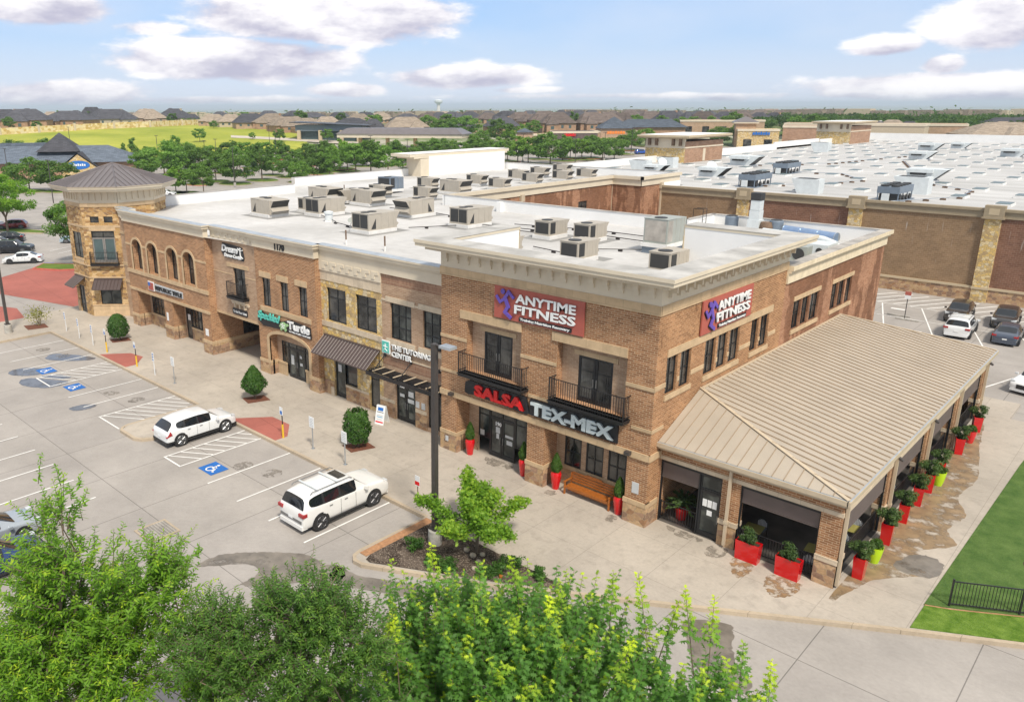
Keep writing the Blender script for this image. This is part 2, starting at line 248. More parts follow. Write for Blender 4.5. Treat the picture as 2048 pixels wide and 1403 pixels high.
# ---------------------------------------------------------------- mesh helpers
LOCS = {}
class MB:
    def __init__(s): s.v = []; s.f = []; s.m = []; s.p = []
    def add(s, vs, fs, mi=0):
        o = len(s.v); s.p.append((o, len(s.f), len(fs))); s.v += [tuple(q) for q in vs]; s.f += [tuple(o+i for i in f) for f in fs]; s.m += [mi]*len(fs); return s
    def split(s, tol=.32):       # separate pieces become separate parts
        n = len(s.p); V = np.array(s.v); ends = [q[0] for q in s.p[1:]]+[len(s.v)]; bb = [(V[a[0]:e].min(0)-tol/2, V[a[0]:e].max(0)+tol/2) for a, e in zip(s.p, ends)]; par_ = list(range(n))
        def fd(i):
            while par_[i] != i: i = par_[i]
            return i
        for i in range(n):
            for j in range(i):
                if (bb[i][0] <= bb[j][1]).all() and (bb[j][0] <= bb[i][1]).all(): par_[fd(i)] = fd(j)
        out = {}
        for i in range(n):
            q = out.setdefault(fd(i), MB()); a, fa, fn = s.p[i]; q.add(s.v[a:ends[i]], [tuple(k-a for k in f) for f in s.f[fa:fa+fn]]); q.m[-fn:] = s.m[fa:fa+fn]
        return list(out.values())
    def box(s, x0, x1, y0, y1, z0, z1, mi=0):
        if x0 > x1: x0, x1 = x1, x0
        if y0 > y1: y0, y1 = y1, y0
        if z0 > z1: z0, z1 = z1, z0
        return s.add([(x0,y0,z0),(x1,y0,z0),(x1,y1,z0),(x0,y1,z0),(x0,y0,z1),(x1,y0,z1),(x1,y1,z1),(x0,y1,z1)], [(0,3,2,1),(4,5,6,7),(0,1,5,4),(1,2,6,5),(2,3,7,6),(3,0,4,7)], mi)
    def fb(s, F, u0, u1, d0, d1, z0, z1, mi=0):      # box in a wall frame
        a = [fp(F, u, d, z) for z in (z0, z1) for u, d in ((u0, d1), (u1, d1), (u1, d0), (u0, d0))]
        return s.add(a, [(0,3,2,1),(4,5,6,7),(0,1,5,4),(1,2,6,5),(2,3,7,6),(3,0,4,7)], mi)
    def quad(s, a, b, c, d, mi=0): return s.add([a, b, c, d], [(0,1,2,3)], mi)
    def poly(s, pts, mi=0): return s.add(pts, [tuple(range(len(pts)))], mi)
    def prism(s, pts, z0, z1, mi=0):
        n = len(pts); return s.add([(x, y, z0) for x, y in pts]+[(x, y, z1) for x, y in pts], [tuple(range(n-1, -1, -1)), tuple(range(n, 2*n))]+[(i, (i+1) % n, n+(i+1) % n, n+i) for i in range(n)], mi)
    def cyl(s, a, b, r0, r1=None, n=8, mi=0, caps=True):
        a = Vector(a); b = Vector(b); r1 = r0 if r1 is None else r1; d = (b-a).normalized(); t = Vector((0, 0, 1)) if abs(d.z) < .9 else Vector((1, 0, 0)); x = d.cross(t).normalized(); y = d.cross(x)
        vs = [a+(x*math.cos(2*PI*i/n)+y*math.sin(2*PI*i/n))*r0 for i in range(n)]+[b+(x*math.cos(2*PI*i/n)+y*math.sin(2*PI*i/n))*r1 for i in range(n)]
        fs = [(i, n+i, n+(i+1) % n, (i+1) % n) for i in range(n)]
        if caps: fs += [tuple(range(n)), tuple(range(2*n-1, n-1, -1))]
        return s.add(vs, fs, mi)
    def lathe(s, c, prof, n=16, mi=0, sx=1, sy=1):
        vs = []; fs = []
        for r, z in prof: vs += [(c[0]+r*sx*math.cos(2*PI*i/n), c[1]+r*sy*math.sin(2*PI*i/n), c[2]+z) for i in range(n)]
        for j in range(len(prof)-1): fs += [(j*n+i, j*n+(i+1) % n, (j+1)*n+(i+1) % n, (j+1)*n+i) for i in range(n)]
        fs += [tuple(range(n-1, -1, -1)), tuple(range((len(prof)-1)*n, len(prof)*n))]
        return s.add(vs, fs, mi)
    def tube(s, pts, r, n=6, mi=0):
        for a, b in zip(pts[:-1], pts[1:]): s.cyl(a, b, r, r, n, mi)
        return s
    def build(s, name, mats, parent=None, smooth=False, loc=None, world=True):
        if parent is not None and parent.name.split('.')[0] in ('shopping_building', 'store_building') and len(s.p) > 1:
            pcs = s.split()
            if len(pcs) > 1: return [q.build(name, mats, parent, smooth, loc, world) for q in pcs][0]
        L = Vector(LOCS.get(parent.name, (0, 0, 0))) if parent is not None else Vector(loc or (0, 0, 0))
        me = bpy.data.meshes.new(name)
        off = L if world else Vector((0, 0, 0))
        me.from_pydata([(v[0]-off.x, v[1]-off.y, v[2]-off.z) for v in s.v], [], s.f)
        if isinstance(mats, str): mats = [mats]
        for q in mats: me.materials.append(MATS[q])
        if len(mats) > 1: me.polygons.foreach_set('material_index', s.m)
        boxuv(me)
        if smooth: me.shade_smooth(); me.set_sharp_from_angle(angle=R(smooth if smooth is not True else 40))
        me.update()
        o = bpy.data.objects.new(name, me); COL.objects.link(o)
        if parent is not None: o.parent = parent; LOCS[o.name] = tuple(L)
        else:
            o.location = L; LOCS[o.name] = tuple(L)
        return o
def boxuv(me):
    nl = len(me.loops)
    if not nl: return
    uv = me.uv_layers.new(name='UVMap'); co = np.empty(len(me.vertices)*3, 'f'); me.vertices.foreach_get('co', co); co = co.reshape(-1, 3)
    li = np.empty(nl, 'i'); me.loops.foreach_get('vertex_index', li); npol = len(me.polygons)
    nr = np.empty(npol*3, 'f'); me.polygons.foreach_get('normal', nr); nr = nr.reshape(-1, 3); lt = np.empty(npol, 'i'); me.polygons.foreach_get('loop_total', lt)
    N = np.repeat(nr, lt, axis=0); P = co[li]; flat = np.abs(N[:, 2]) > .97
    T = np.stack([-N[:, 1], N[:, 0], np.zeros(nl)], 1); ln = np.linalg.norm(T, axis=1); ln[ln < 1e-6] = 1; T /= ln[:, None]; T[flat] = (1, 0, 0)
    B = np.cross(N, T); B[flat] = (0, 1, 0); r = np.stack([(P*T).sum(1), (P*B).sum(1)], 1).astype('f'); uv.data.foreach_set('uv', r.ravel())
def fp(F, u, d, z):
    ox, oy, tx, ty = F; return (ox+tx*u+ty*d, oy+ty*u-tx*d, z)
def tag(o, label=None, cat=None, group=None, kind=None):
    if label: o['label'] = label
    if cat: o['category'] = cat
    if group: o['group'] = group
    if kind: o['kind'] = kind
    return o
def thing(name, label, cat, loc=(0, 0, 0), rz=0, group=None):
    o = bpy.data.objects.new(name, None); COL.objects.link(o); o.empty_display_size = .2; o.location = loc; o.rotation_euler = (0, 0, rz); LOCS[o.name] = tuple(loc)
    return tag(o, label, cat, group)
def local_thing(name, label, cat, group=None):   # built round its own origin, placed afterwards
    return thing(name, label, cat, (0, 0, 0), 0, group)
def copy_tree(o, loc=None, rz=None, label=None, scale=None, parent=None, group=None):
    c = o.copy(); COL.objects.link(c)
    if parent is not None: c.parent = parent
    for ch in [q for q in o.children]: copy_tree(ch, parent=c)
    if loc is not None: c.location = loc
    if rz is not None: c.rotation_euler = (0, 0, rz)
    if scale is not None: c.scale = scale if hasattr(scale, '__len__') else (scale,)*3
    if label: c['label'] = label
    if group: c['group'] = group
    return c
class Proto:                                     # first use moves the prototype itself, later uses copy it
    def __init__(s, o): s.o = o; s.used = False
    def put(s, loc, rz=0, label=None, scale=None, group=None):
        if not s.used:
            s.used = True; o = s.o; o.location = loc; o.rotation_euler = (0, 0, rz)
            if scale is not None: o.scale = scale if hasattr(scale, '__len__') else (scale,)*3
            if label: o['label'] = label
            if group: o['group'] = group
            return o
        return copy_tree(s.o, loc, rz, label, scale, group=group)
ORD = ['first', 'second', 'third', 'fourth', 'fifth', 'sixth', 'seventh', 'eighth', 'ninth', 'tenth', 'eleventh', 'twelfth', 'thirteenth', 'fourteenth', 'fifteenth', 'sixteenth', 'seventeenth', 'eighteenth', 'nineteenth', 'twentieth']
NINE = ORD[:9]
ORD += ['twenty-'+q for q in ORD[:9]]+['thirtieth']+['thirty-'+q for q in ORD[:9]]+['fortieth']+['forty-'+q for q in ORD[:9]]+['fiftieth']+[t_+'-'+q for t_ in ('fifty', 'sixty', 'seventy', 'eighty') for q in NINE]
def struct(o): o['kind'] = 'structure'; return o
def wall(mb, F, u0, u1, z0, z1, ops=(), depth=.2, mi=0):
    """wall face with rectangular (u0,u1,z0,z1) or arched (u0,u1,z0,spring,rise) openings and reveals"""
    ops = [tuple(q) for q in ops]; us = sorted({u0, u1}|{q[0] for q in ops}|{q[1] for q in ops}); top = lambda q: q[3] if len(q) == 4 else q[3]+q[4]
    zs = sorted({z0, z1}|{q[2] for q in ops}|{top(q) for q in ops})
    us = [u for u in us if u0-1e-6 <= u <= u1+1e-6]; zs = [z for z in zs if z0-1e-6 <= z <= z1+1e-6]
    for a, b in zip(us[:-1], us[1:]):
        for c, d in zip(zs[:-1], zs[1:]):
            um, zm = (a+b)/2, (c+d)/2
            if any(q[0] < um < q[1] and q[2] < zm < top(q) for q in ops): continue
            mb.quad(fp(F, a, 0, c), fp(F, b, 0, c), fp(F, b, 0, d), fp(F, a, 0, d), mi)
    for q in ops:
        a, b, c = q[:3]; D = -depth; d = q[3]
        mb.quad(fp(F, a, 0, c), fp(F, a, 0, d), fp(F, a, D, d), fp(F, a, D, c), mi)
        mb.quad(fp(F, b, 0, c), fp(F, b, D, c), fp(F, b, D, d), fp(F, b, 0, d), mi)
        if c > z0+.01: mb.quad(fp(F, a, 0, c), fp(F, a, D, c), fp(F, b, D, c), fp(F, b, 0, c), mi)
        if len(q) == 4: mb.quad(fp(F, a, 0, d), fp(F, b, 0, d), fp(F, b, D, d), fp(F, a, D, d), mi)
        else:
            n = 12; r = q[4]; pts = [(a+(b-a)*(1-math.cos(PI*i/n))/2, d+r*math.sin(PI*i/n)) for i in range(n+1)]
            for p, s_ in zip(pts[:-1], pts[1:]):
                mb.quad(fp(F, p[0], 0, p[1]), fp(F, s_[0], 0, s_[1]), fp(F, s_[0], 0, d+r), fp(F, p[0], 0, d+r), mi)
                mb.quad(fp(F, p[0], 0, p[1]), fp(F, p[0], D, p[1]), fp(F, s_[0], D, s_[1]), fp(F, s_[0], 0, s_[1]), mi)
    return mb
def archring(mb, F, a, b, zs, rise, w, d0, d1, mi=0, z0=None):
    n = 14; uc = (a+b)/2; hw = (b-a)/2
    P = [(uc-hw*math.cos(PI*i/n), zs+rise*math.sin(PI*i/n)) for i in range(n+1)]; Q = [(uc-(hw+w)*math.cos(PI*i/n), zs+(rise+w)*math.sin(PI*i/n)) for i in range(n+1)]
    for i in range(n):
        vs = [fp(F, *(x[0], d, x[1])) for d in (d0, d1) for x in (P[i], P[i+1], Q[i+1], Q[i])]
        mb.add(vs, [(0,3,2,1),(4,5,6,7),(0,1,5,4),(1,2,6,5),(2,3,7,6),(3,0,4,7)], mi)
    if z0 is not None: mb.fb(F, a-w, a, d0, d1, z0, zs, mi); mb.fb(F, b, b+w, d0, d1, z0, zs, mi)
def window(parent, F, u0, u1, z0, z1, nx=2, nz=2, d=-.16, fr=.07, glass='glass_dark', splits=None, name='window', label=None):
    m = MB(); t = .05
    m.fb(F, u0, u1, d, d+t, z0, z0+fr).fb(F, u0, u1, d, d+t, z1-fr, z1).fb(F, u0, u0+fr, d, d+t, z0+fr, z1-fr).fb(F, u1-fr, u1, d, d+t, z0+fr, z1-fr)
    for i in range(1, nx): u = u0+(u1-u0)*i/nx; m.fb(F, u-.03, u+.03, d, d+t-.004, z0+fr, z1-fr)
    for z in (splits if splits is not None else [z0+(z1-z0)*j/nz for j in range(1, nz)]): m.fb(F, u0+fr, u1-fr, d, d+t-.008, z-.03, z+.03)
    o = m.build(name, 'frame_black', parent)
    if label: o['label'] = label
    g = MB(); g.quad(fp(F, u0, d+.012, z0), fp(F, u1, d+.012, z0), fp(F, u1, d+.012, z1), fp(F, u0, d+.012, z1)); g.build('pane', glass, o)
    return o
def door(parent, F, u0, u1, z0, z1, n=2, d=-.16, mat='frame_black', label=None, glass='glass_dark', handle=True):
    w = (u1-u0)/n
    for i in range(n):
        a, b = u0+w*i+.01, u0+w*(i+1)-.01; m = MB(); m.fb(F, a, b, d, d+.05, z0, z0+.25).fb(F, a, b, d, d+.05, z1-.12, z1).fb(F, a, a+.11, d, d+.05, z0+.25, z1-.12).fb(F, b-.11, b, d, d+.05, z0+.25, z1-.12)
        o = m.build('door', mat, parent)
        if label: o['label'] = label
        g = MB(); g.quad(fp(F, a, d+.014, z0), fp(F, b, d+.014, z0), fp(F, b, d+.014, z1), fp(F, a, d+.014, z1)); g.build('pane', glass, o)
        if handle:
            hu = b-.08 if i % 2 == 0 else a+.08
            h = MB(); h.fb(F, hu-.015, hu+.015, d+.05, d+.11, z0+.85, z0+1.25); h.build('handle', 'rim_silver', o)
def text(s, size, F, u, z, d, mat, parent=None, name='lettering', align='LEFT', ext=.05, bold=0., sx=1., shear=0., spacing=1., rotz=0., fit=None, cap=None):
    c = bpy.data.curves.new(name, 'FONT'); c.body = s; c.size = size; c.extrude = ext/2; c.offset = bold; c.align_x = align; c.shear = shear; c.space_character = spacing; c.resolution_u = 2
    tmp = bpy.data.objects.new('tmp', c); COL.objects.link(tmp); dg = bpy.context.evaluated_depsgraph_get(); me = bpy.data.meshes.new_from_object(tmp.evaluated_get(dg)); bpy.data.objects.remove(tmp); bpy.data.curves.remove(c)
    me.name = name; n = len(me.vertices); co = np.empty(n*3); me.vertices.foreach_get('co', co); co = co.reshape(-1, 3)
    if fit: co[:, 0] = (co[:, 0]-co[:, 0].min())*fit/(co[:, 0].max()-co[:, 0].min()); sx = 1.
    if cap: co[:, 1] = (co[:, 1]-max(co[:, 1].min(), -9))*cap/(co[:, 1].max()-co[:, 1].min())
    if rotz: co[:, 0], co[:, 1] = co[:, 0]*math.cos(rotz)-co[:, 1]*math.sin(rotz), co[:, 0]*math.sin(rotz)+co[:, 1]*math.cos(rotz)
    L = LOCS.get(parent.name, (0, 0, 0)) if parent is not None else (0, 0, 0); ox, oy, tx, ty = F
    U = u+co[:, 0]*sx; D = d+co[:, 2]; W = np.stack([ox+tx*U+ty*D-L[0], oy+ty*U-tx*D-L[1], z+co[:, 1]-L[2]], 1); me.vertices.foreach_set('co', W.ravel())
    me.materials.clear(); me.materials.append(MATS[mat]); me.update()
    o = bpy.data.objects.new(name, me); COL.objects.link(o)
    if parent is not None: o.parent = parent; LOCS[o.name] = tuple(L)
    return o
def flat_text(s, size, x, y, z, mat, parent, rot=0., bold=0.):      # lettering lying on the ground
    pass
plain('cap_blue', (.42, .46, .50), .45, .3, .15); plain('glass_slate', (.08, .12, .125), .12); plain('roof_seam', (.33, .25, .17), .5); plain('stucco_side', (.70, .60, .43), .8); brick('brick_soldier', (.24, .12, .075), (.34, .19, .12), (.45, .33, .23), .1, .3)
grass('grass_mixed', (.07, .12, .03), (.20, .20, .10), .03); grass('lawn_dull', (.07, .13, .02), (.16, .22, .04), .3); plain('paint_red_soft', (.50, .12, .09), .7, var=.2)
puddle_mat('oil_spot', (.29, .26, .225), .7, .52, 3.5)

# ================================================================ ground (one sheet to the horizon)
def sst(a, b, t): t = min(max((t-a)/(b-a), 0.), 1.); return t*t*(3-2*t)
def TH(x, y):
    r = math.hypot(x-15.9, y+30); return 9*sst(230, 430, r)-36*sst(560, 2400, r)
def ring_ground():
    rs = [0, 20, 60, 110, 160, 200, 230, 260, 290, 320, 350, 380, 410, 440, 500, 560, 640, 740, 900, 1100, 1400, 1800, 2400, 3200, 4500, 7000, 12000, 20000, 40000]; n = 96
    v = [(15.9, -30, -.16)]; f = []; mi = []
    for r in rs[1:]:
        for i in range(n):
            a = 2*PI*i/n; x, y = 15.9+r*math.cos(a), -30+r*math.sin(a); v.append((x, y, TH(x, y)-.16 if r < 560 else TH(x, y)-.16+(6*math.sin(x*.0013)*math.cos(y*.0011) if r > 900 else 0)))
    f += [(0, 1+i, 1+(i+1) % n) for i in range(n)]; mi += [0]*n
    for k in range(len(rs)-2):
        for i in range(n): a, b = 1+k*n+i, 1+k*n+(i+1) % n; f.append((a, a+n, b+n, b)); mi.append(0 if rs[k+1] < 320 else 1)
    m = MB(); m.v = v; m.f = f; m.m = mi; return m
struct(ring_ground().build('ground', ['concrete_lot', 'far_land'], smooth=60))
Z0 = -.15                                         # level of the parking lot; pavement tops are at 0
def sheet(name, pts, z, mat, kind='structure', h=0):
    m = MB()
    if h: m.prism(pts, z-h, z)
    else: m.poly([(x, y, z) for x, y in pts])
    o = m.build(name, mat); o['kind'] = kind; return o
# pavement in front and beside the building, red ramps, islands, kerbs
curbY = -6.28
front = [(-62.2, -.2), (-61.0, -6.4), (-61, -11.2), (-54.35, -10.6), (-54.35, curbY), (-29.2, curbY), (-29.2, -11.1), (-28.7, -11.7), (-27.0, -11.7), (-26.3, -11.0), (-26.1, -10.2), (-26.1, curbY), (-7.95, curbY), (-7.95, -10.4), (-7.75, -10.95), (-7.2, -11.1), (-1.96, -8.33), (.5, -6.55), (10.78, .15), (14.2, 2.3), (24, 8.5), (24, 27.5), (9.5, 27.5), (9.5, 31), (-.0, 31), (-.0, 6), (-58, 12), (-62.5, 8)]
sheet('pavement', front, 0, 'concrete_walk', h=.3)
def strip(pts, w, z0, z1, m=None):
    m = m or MB()
    n = len(pts); L = []
    for i, (x, y) in enumerate(pts):
        a = pts[max(0, i-1)]; b = pts[min(n-1, i+1)]; dx, dy = b[0]-a[0], b[1]-a[1]; l = math.hypot(dx, dy); L.append((x-dy/l*w/2, y+dx/l*w/2)); L.append((x+dy/l*w/2, y-dx/l*w/2))
    for i in range(n-1):
        A, B, C_, D = L[2*i], L[2*i+1], L[2*i+3], L[2*i+2]; m.prism([A, B, C_, D], z0, z1)
    return m
kerb = [(-61, -11.2), (-54.35, -10.6), (-54.35, curbY), (-29.2, curbY), (-29.2, -11.1), (-29.05, -11.5), (-28.7, -11.75), (-27.0, -11.75), (-26.5, -11.5), (-26.2, -11.0), (-26.1, -10.2), (-26.1, curbY), (-7.95, curbY), (-7.95, -10.4), (-7.85, -10.85), (-7.55, -11.1), (-7.1, -11.08), (-1.96, -8.33), (.5, -6.6), (10.78, .15), (14.2, 2.3), (24, 8.5)]
struct(strip(kerb, .17, -.3, .012).build('kerb', 'concrete_curb'))
for q in ([(-25.5, -6.17), (-23.8, -4.16), (-22.0, -4.16), (-20.6, -5.3), (-20.6, -6.17)], [(-44.7, -6.17), (-43.2, -4.29), (-41.6, -4.05), (-40.1, -5.3), (-40.1, -6.17)]):
    sheet('red_ramp', q, .006, 'concrete_red')
sheet('red_crossing', [(-86, 3.4), (-82.6, -1.6), (-74.6, -4.4), (-62.0, -.9), (-62.4, 8.3), (-80, 8.2)], Z0+.006, 'concrete_red'); sheet('red_crossing', [(-61.2, -8.6), (-61.5, -6.0), (-66, -5.2), (-70, -7), (-66, -9.5)], .006 if 0 else Z0+.006, 'concrete_red')
# grass on the right, mulch island, tree pits
sheet('artificial_turf', [(10.88, 2.35), (14.1, 4.32), (24, 10.2), (24, 60), (13.0, 60), (11.2, 20)], .02, 'turf', h=.1)
sheet('lawn', [(10.90, .42), (14.2, 2.42), (24, 8.6), (24, 10.18), (14.1, 4.3), (12.2, 3.05), (11.7, 2.72), (10.92, 2.33)], .03, 'lawn', h=.1)
struct(strip([(10.92, 2.34), (11.7, 2.72), (12.2, 3.05), (14.1, 4.3), (24, 10.2)], .07, 0, .035).build('turf_edging', 'dirt'))
sheet('mulch_bed', [(-7.35, -6.4), (-7.35, -10.35), (-7.2, -10.75), (-6.9, -10.8), (-2.1, -8.15), (.45, -6.44)], .03, 'mulch'); sheet('bare_soil_strip', [(-7.85, -6.4), (-7.36, -6.4), (-7.36, -10.6), (-7.8, -10.6)], .024, 'dirt')
# ---- painted markings
mk = MB(); zp = Z0+.008
def line(m, x0, y0, x1, y1, w=.1, z=zp):
    dx, dy = x1-x0, y1-y0; l = math.hypot(dx, dy); nx, ny = -dy/l*w/2, dx/l*w/2
    m.poly([(x0+nx, y0+ny, z), (x0-nx, y0-ny, z), (x1-nx, y1-ny, z), (x1+nx, y1+ny, z)])
for x in (-51.3, -48.3, -45.55, -37.05, -34.55, -18.82, -16.02, -13.25, -10.45): line(mk, x, -11.65, x, -6.4)
for a, b in ((-42.8, -40.25), (-32.1, -29.3), (-23.5, -21.75)):
    line(mk, a, -11.58, a, -6.4)
    if b != -29.3: line(mk, b, -11.58, b, -6.4)
    line(mk, a-.05, -11.65, b+.05, -11.65)
    y = -11.4
    while y < -6.9:
        y2 = y+(b-a)*.62; k = 1. if y2 < -6.45 else (-6.45-y)/(y2-y); line(mk, a+.05, y, a+.05+(b-a-.1)*k, y+(y2-y)*k, .09, zp+.001); y += .74
for x in range(8): line(mk, -18.6-x*2.75 if 0 else -24.2+2.75*(x-6), -20.5, -24.2+2.75*(x-6)-.1, -16.4)
# back lot beside the big store
for x0, x1 in ((-5.55, -2.5), (-2.1, 1.3), (1.45, 4.8), (4.9, 8.3)): line(mk, x0, 55.3, x1, 44.9, .12)
line(mk, -8.5, 50.3, 9.5, 50.05, .1); line(mk, -9, 55.5, 10, 55.2, .12)
for i in range(14): line(mk, -9+i*1.45, 55.6, -10.2+i*1.45+4.4, 61.2, .2)
for x, y in ((-3.7, 53.6), (-.5, 46.0)): mk.box(x-.6, x+.6, y-.25, y+.25, zp-.002, zp+.004)
for i in range(5): line(mk, 6.9+2.7*i, 33.0, 8.4+2.7*i, 38.2, .12)
# far left lot
for i in range(9): line(mk, -74-4.3*i*.66, 9.4+.0*i, -76.5-4.3*i*.66, 14.4, .12)
line(mk, -79, 3.0 if 0 else 8.9, -66, 12.5, .12)
tag(mk.build('painted_lines', 'paint_white'), kind='structure')
# blue accessible squares with the wheelchair symbol
def access_mark(x, y, rz=0., k=1.):
    m = MB(); m.poly([(x-.68*k, y-.55*k, zp), (x+.68*k, y-.55*k, zp), (x+.68*k, y+.55*k, zp), (x-.68*k, y+.55*k, zp)]); o = m.build('parking_symbol', 'paint_blue'); o['kind'] = 'structure'
    s = MB(); z = zp+.003
    def arc(cx, cy, r, a0, a1, w=.1, n=14):
        for i in range(n):
            t0, t1 = R(a0+(a1-a0)*i/n), R(a0+(a1-a0)*(i+1)/n); s.poly([(cx+(r-w/2)*math.cos(t0), cy+(r-w/2)*math.sin(t0), z), (cx+(r+w/2)*math.cos(t0), cy+(r+w/2)*math.sin(t0), z), (cx+(r+w/2)*math.cos(t1), cy+(r+w/2)*math.sin(t1), z), (cx+(r-w/2)*math.cos(t1), cy+(r-w/2)*math.sin(t1), z)])
    arc(x-.08, y-.14, .23, 110, 395, .08); line(s, x-.1, y+.02, x-.1, y+.28, .1, z); line(s, x-.1, y+.0, x+.16, y+.0, .09, z); line(s, x+.16, y+.03, x+.3, y-.28, .09, z); line(s, x+.28, y-.27, x+.42, y-.24, .09, z); line(s, x-.1, y+.17, x+.12, y+.15, .07, z)
    s.poly([(x-.1+.09*math.cos(i*PI/4), y+.39+.09*math.sin(i*PI/4), z) for i in range(8)]); q = s.build('symbol', 'paint_white', o)
for x, y in ((-20.2, -10.5), (-44.05, -10.5), (-38.85, -10.5)): access_mark(x, y)
sheet('parking_symbol', [(-88.5, 5.6), (-87.6, 6.5), (-85.6, 6.3), (-86.5, 5.4)], zp, 'paint_blue'); 
# wet patches and stains (thin sheets with their own outline)
JS = [0.]
def jit(rr): JS[0] = JS[0]*.6+rr.uniform(-.045, .045); return JS[0]
def blob(name, pts, z, mat):
    m = []; n = len(pts); rr = random.Random(len(pts)+int(pts[0][0]*10))
    for i in range(n):
        p0, p1, p2, p3 = pts[i-1], pts[i], pts[(i+1) % n], pts[(i+2) % n]
        for k in range(9):
            t = k/9; h = [(-t**3+2*t*t-t)/2, (3*t**3-5*t*t+2)/2, (-3*t**3+4*t*t+t)/2, (t**3-t*t)/2]
            m.append((sum(a*b[0] for a, b in zip(h, (p0, p1, p2, p3)))+jit(rr), sum(a*b[1] for a, b in zip(h, (p0, p1, p2, p3)))+jit(rr)))
    return sheet(name, m, z, mat)
zb = Z0+.004
blob('wet_patch', [(-12.2, -16.0), (-12.3, -14.9), (-11.6, -13.9), (-10.7, -13.0), (-9.6, -12.2), (-8.4, -12.1), (-7.9, -11.7), (-7.0, -12.2), (-8.0, -13.5), (-8.8, -14.8), (-9.7, -15.4), (-9.9, -14.4), (-10.9, -14.5)], zb, 'wet_dark')
blob('wet_patch', [(-7.9, -11.75), (-6.6, -11.55), (-4.4, -10.35), (-2.1, -9.1), (.3, -7.35), (.9, -7.6), (-1.6, -9.7), (-4.6, -11.5), (-7.0, -12.6)], zb, 'wet_dark')
blob('wet_patch', [(4.6, -4.8), (5.9, -3.9), (6.3, -4.4), (6.8, -5.5), (7.9, -6.6), (7.6, -7.4), (6.2, -7.0), (5.2, -5.8)], zb, 'wet_dark')
for _i, _x in enumerate((-49.8, -46.9, -35.8, -33.3, -25.1, -19.3, -17.4, -14.6, -11.8, -24, -19, -30)):
    _y = -8.6+.6*math.sin(_i*2.1) if _i < 9 else -18-.4*_i; blob('oil_stain', [(_x-.5, _y-.3), (_x-.35, _y+.35), (_x+.1, _y+.5), (_x+.45, _y+.2), (_x+.35, _y-.4), (_x-.1, _y-.55)], zb+.0015, 'oil_spot')
blob('puddle', [(-48.0, -8.6), (-46.8, -7.6), (-45.2, -6.8), (-44.4, -6.6), (-44.3, -7.2), (-45.4, -8.5), (-47.0, -9.4)], zb, 'water_shallow'); blob('puddle', [(-46.0, -12.2), (-45.8, -11.2), (-44.6, -10.4), (-43.3, -9.9), (-43.4, -10.9), (-44.0, -12.1), (-45.3, -12.8)], zb, 'water_shallow')
blob('puddle', [(-43.2, -12.6), (-43, -11.8), (-41.5, -10.9), (-40.2, -10.3), (-40.0, -11.6), (-40.6, -12.3), (-41.9, -12.9)], zb, 'water_shallow'); blob('puddle', [(-43.0, -11.2), (-42.6, -10.3), (-41.2, -9.8), (-41.6, -10.8)], zb, 'water_shallow'); blob('puddle', [(-35.1, -12.3), (-34.9, -11.3), (-34.2, -10.9), (-34.0, -11.7), (-34.4, -12.4)], zb, 'water_shallow')
blob('wet_patch', [(8.05, 1.9), (8.6, 1.6), (9.0, 2.9), (10.3, 4.6), (10.2, 5.8), (9.7, 6.6), (10.7, 8.2), (10.1, 9.5), (10.4, 11.5), (9.7, 13.5), (9.9, 16.5), (9.2, 20.5), (8.6, 25), (8.1, 25)], .005, 'wet_rust'); blob('wet_patch', [(9.3, 4.4), (10.6, 4.6), (10.75, 6.0), (10, 6.4), (9.4, 5.7)], .007, 'wet_dark')
for q in ([(4.1, .42), (4.4, -.5), (4.9, -.9), (5.1, -.2), (5.0, .42)], [(5.75, .3), (5.9, -.7), (6.5, -1.2), (7.0, -.5), (6.9, .35)], [(3.0, .75), (2.9, .2), (3.4, -.25), (3.75, .3), (3.6, .9)]): blob('rust_stain', q, .005, 'rust_streak' if q[0][0] > 3.5 else 'stain_dark')
for q in ([(.7, .95), (1.2, .5), (2.2, .45), (2.4, .9)], [(-5.4, -.05), (-5.3, -.6), (-5.0, -.6), (-4.9, 0)], [(-1.8, -.1), (-1.6, -.7), (-1.3, -.6), (-1.35, 0)], [(-10.2, .8), (-9.6, .1), (-8.6, .2), (-8.3, .8)]): blob('wall_foot_stain', q, .005, 'stain_dark')
# light reddish panel of patched concrete and storm grate
g = thing('storm_drain_grate', 'square steel storm drain grate set in the parking lot', 'drain grate', (-16.2, -15.8, Z0))
m = MB(); a = .72; z = Z0+.01
for s_ in (-1, 1): m.box(-16.2-a-.06, -16.2+a+.06, -15.8+s_*a-.05, -15.8+s_*a+.05, z, z+.02); m.box(-16.2+s_*a-.05, -16.2+s_*a+.05, -15.8-a+.05, -15.8+a-.05, z, z+.02)
m.build('grate_frame', 'concrete_curb', g); m = MB()
for i in range(1, 16): m.box(-16.2-a+i*a/8-.018, -16.2-a+i*a/8+.018, -15.8-a+.05, -15.8+a-.05, z, z+.018)
for i in range(1, 10): m.box(-16.2-a+.05, -16.2+a-.05, -15.8-a+i*a/5-.018, -15.8-a+i*a/5+.018, z, z+.015)
m.build('grate_bars', 'cap_metal', g); m = MB(); m.box(-16.2-a+.05, -16.2+a-.05, -15.8-a+.05, -15.8+a-.05, Z0+.001, z+.003); m.build('pit', 'hvac_dark', g)

# ================================================================ main building
B = thing('shopping_building', 'two-storey brick and stone shop building with flat white roof, corner tower and long cornice', 'building')
FX = lambda y: (0, y, 1, 0)                       # wall facing the camera side (-y)
FR = (0, 0, 0, 1)                                 # right side wall (+x)
ZR = 9.3
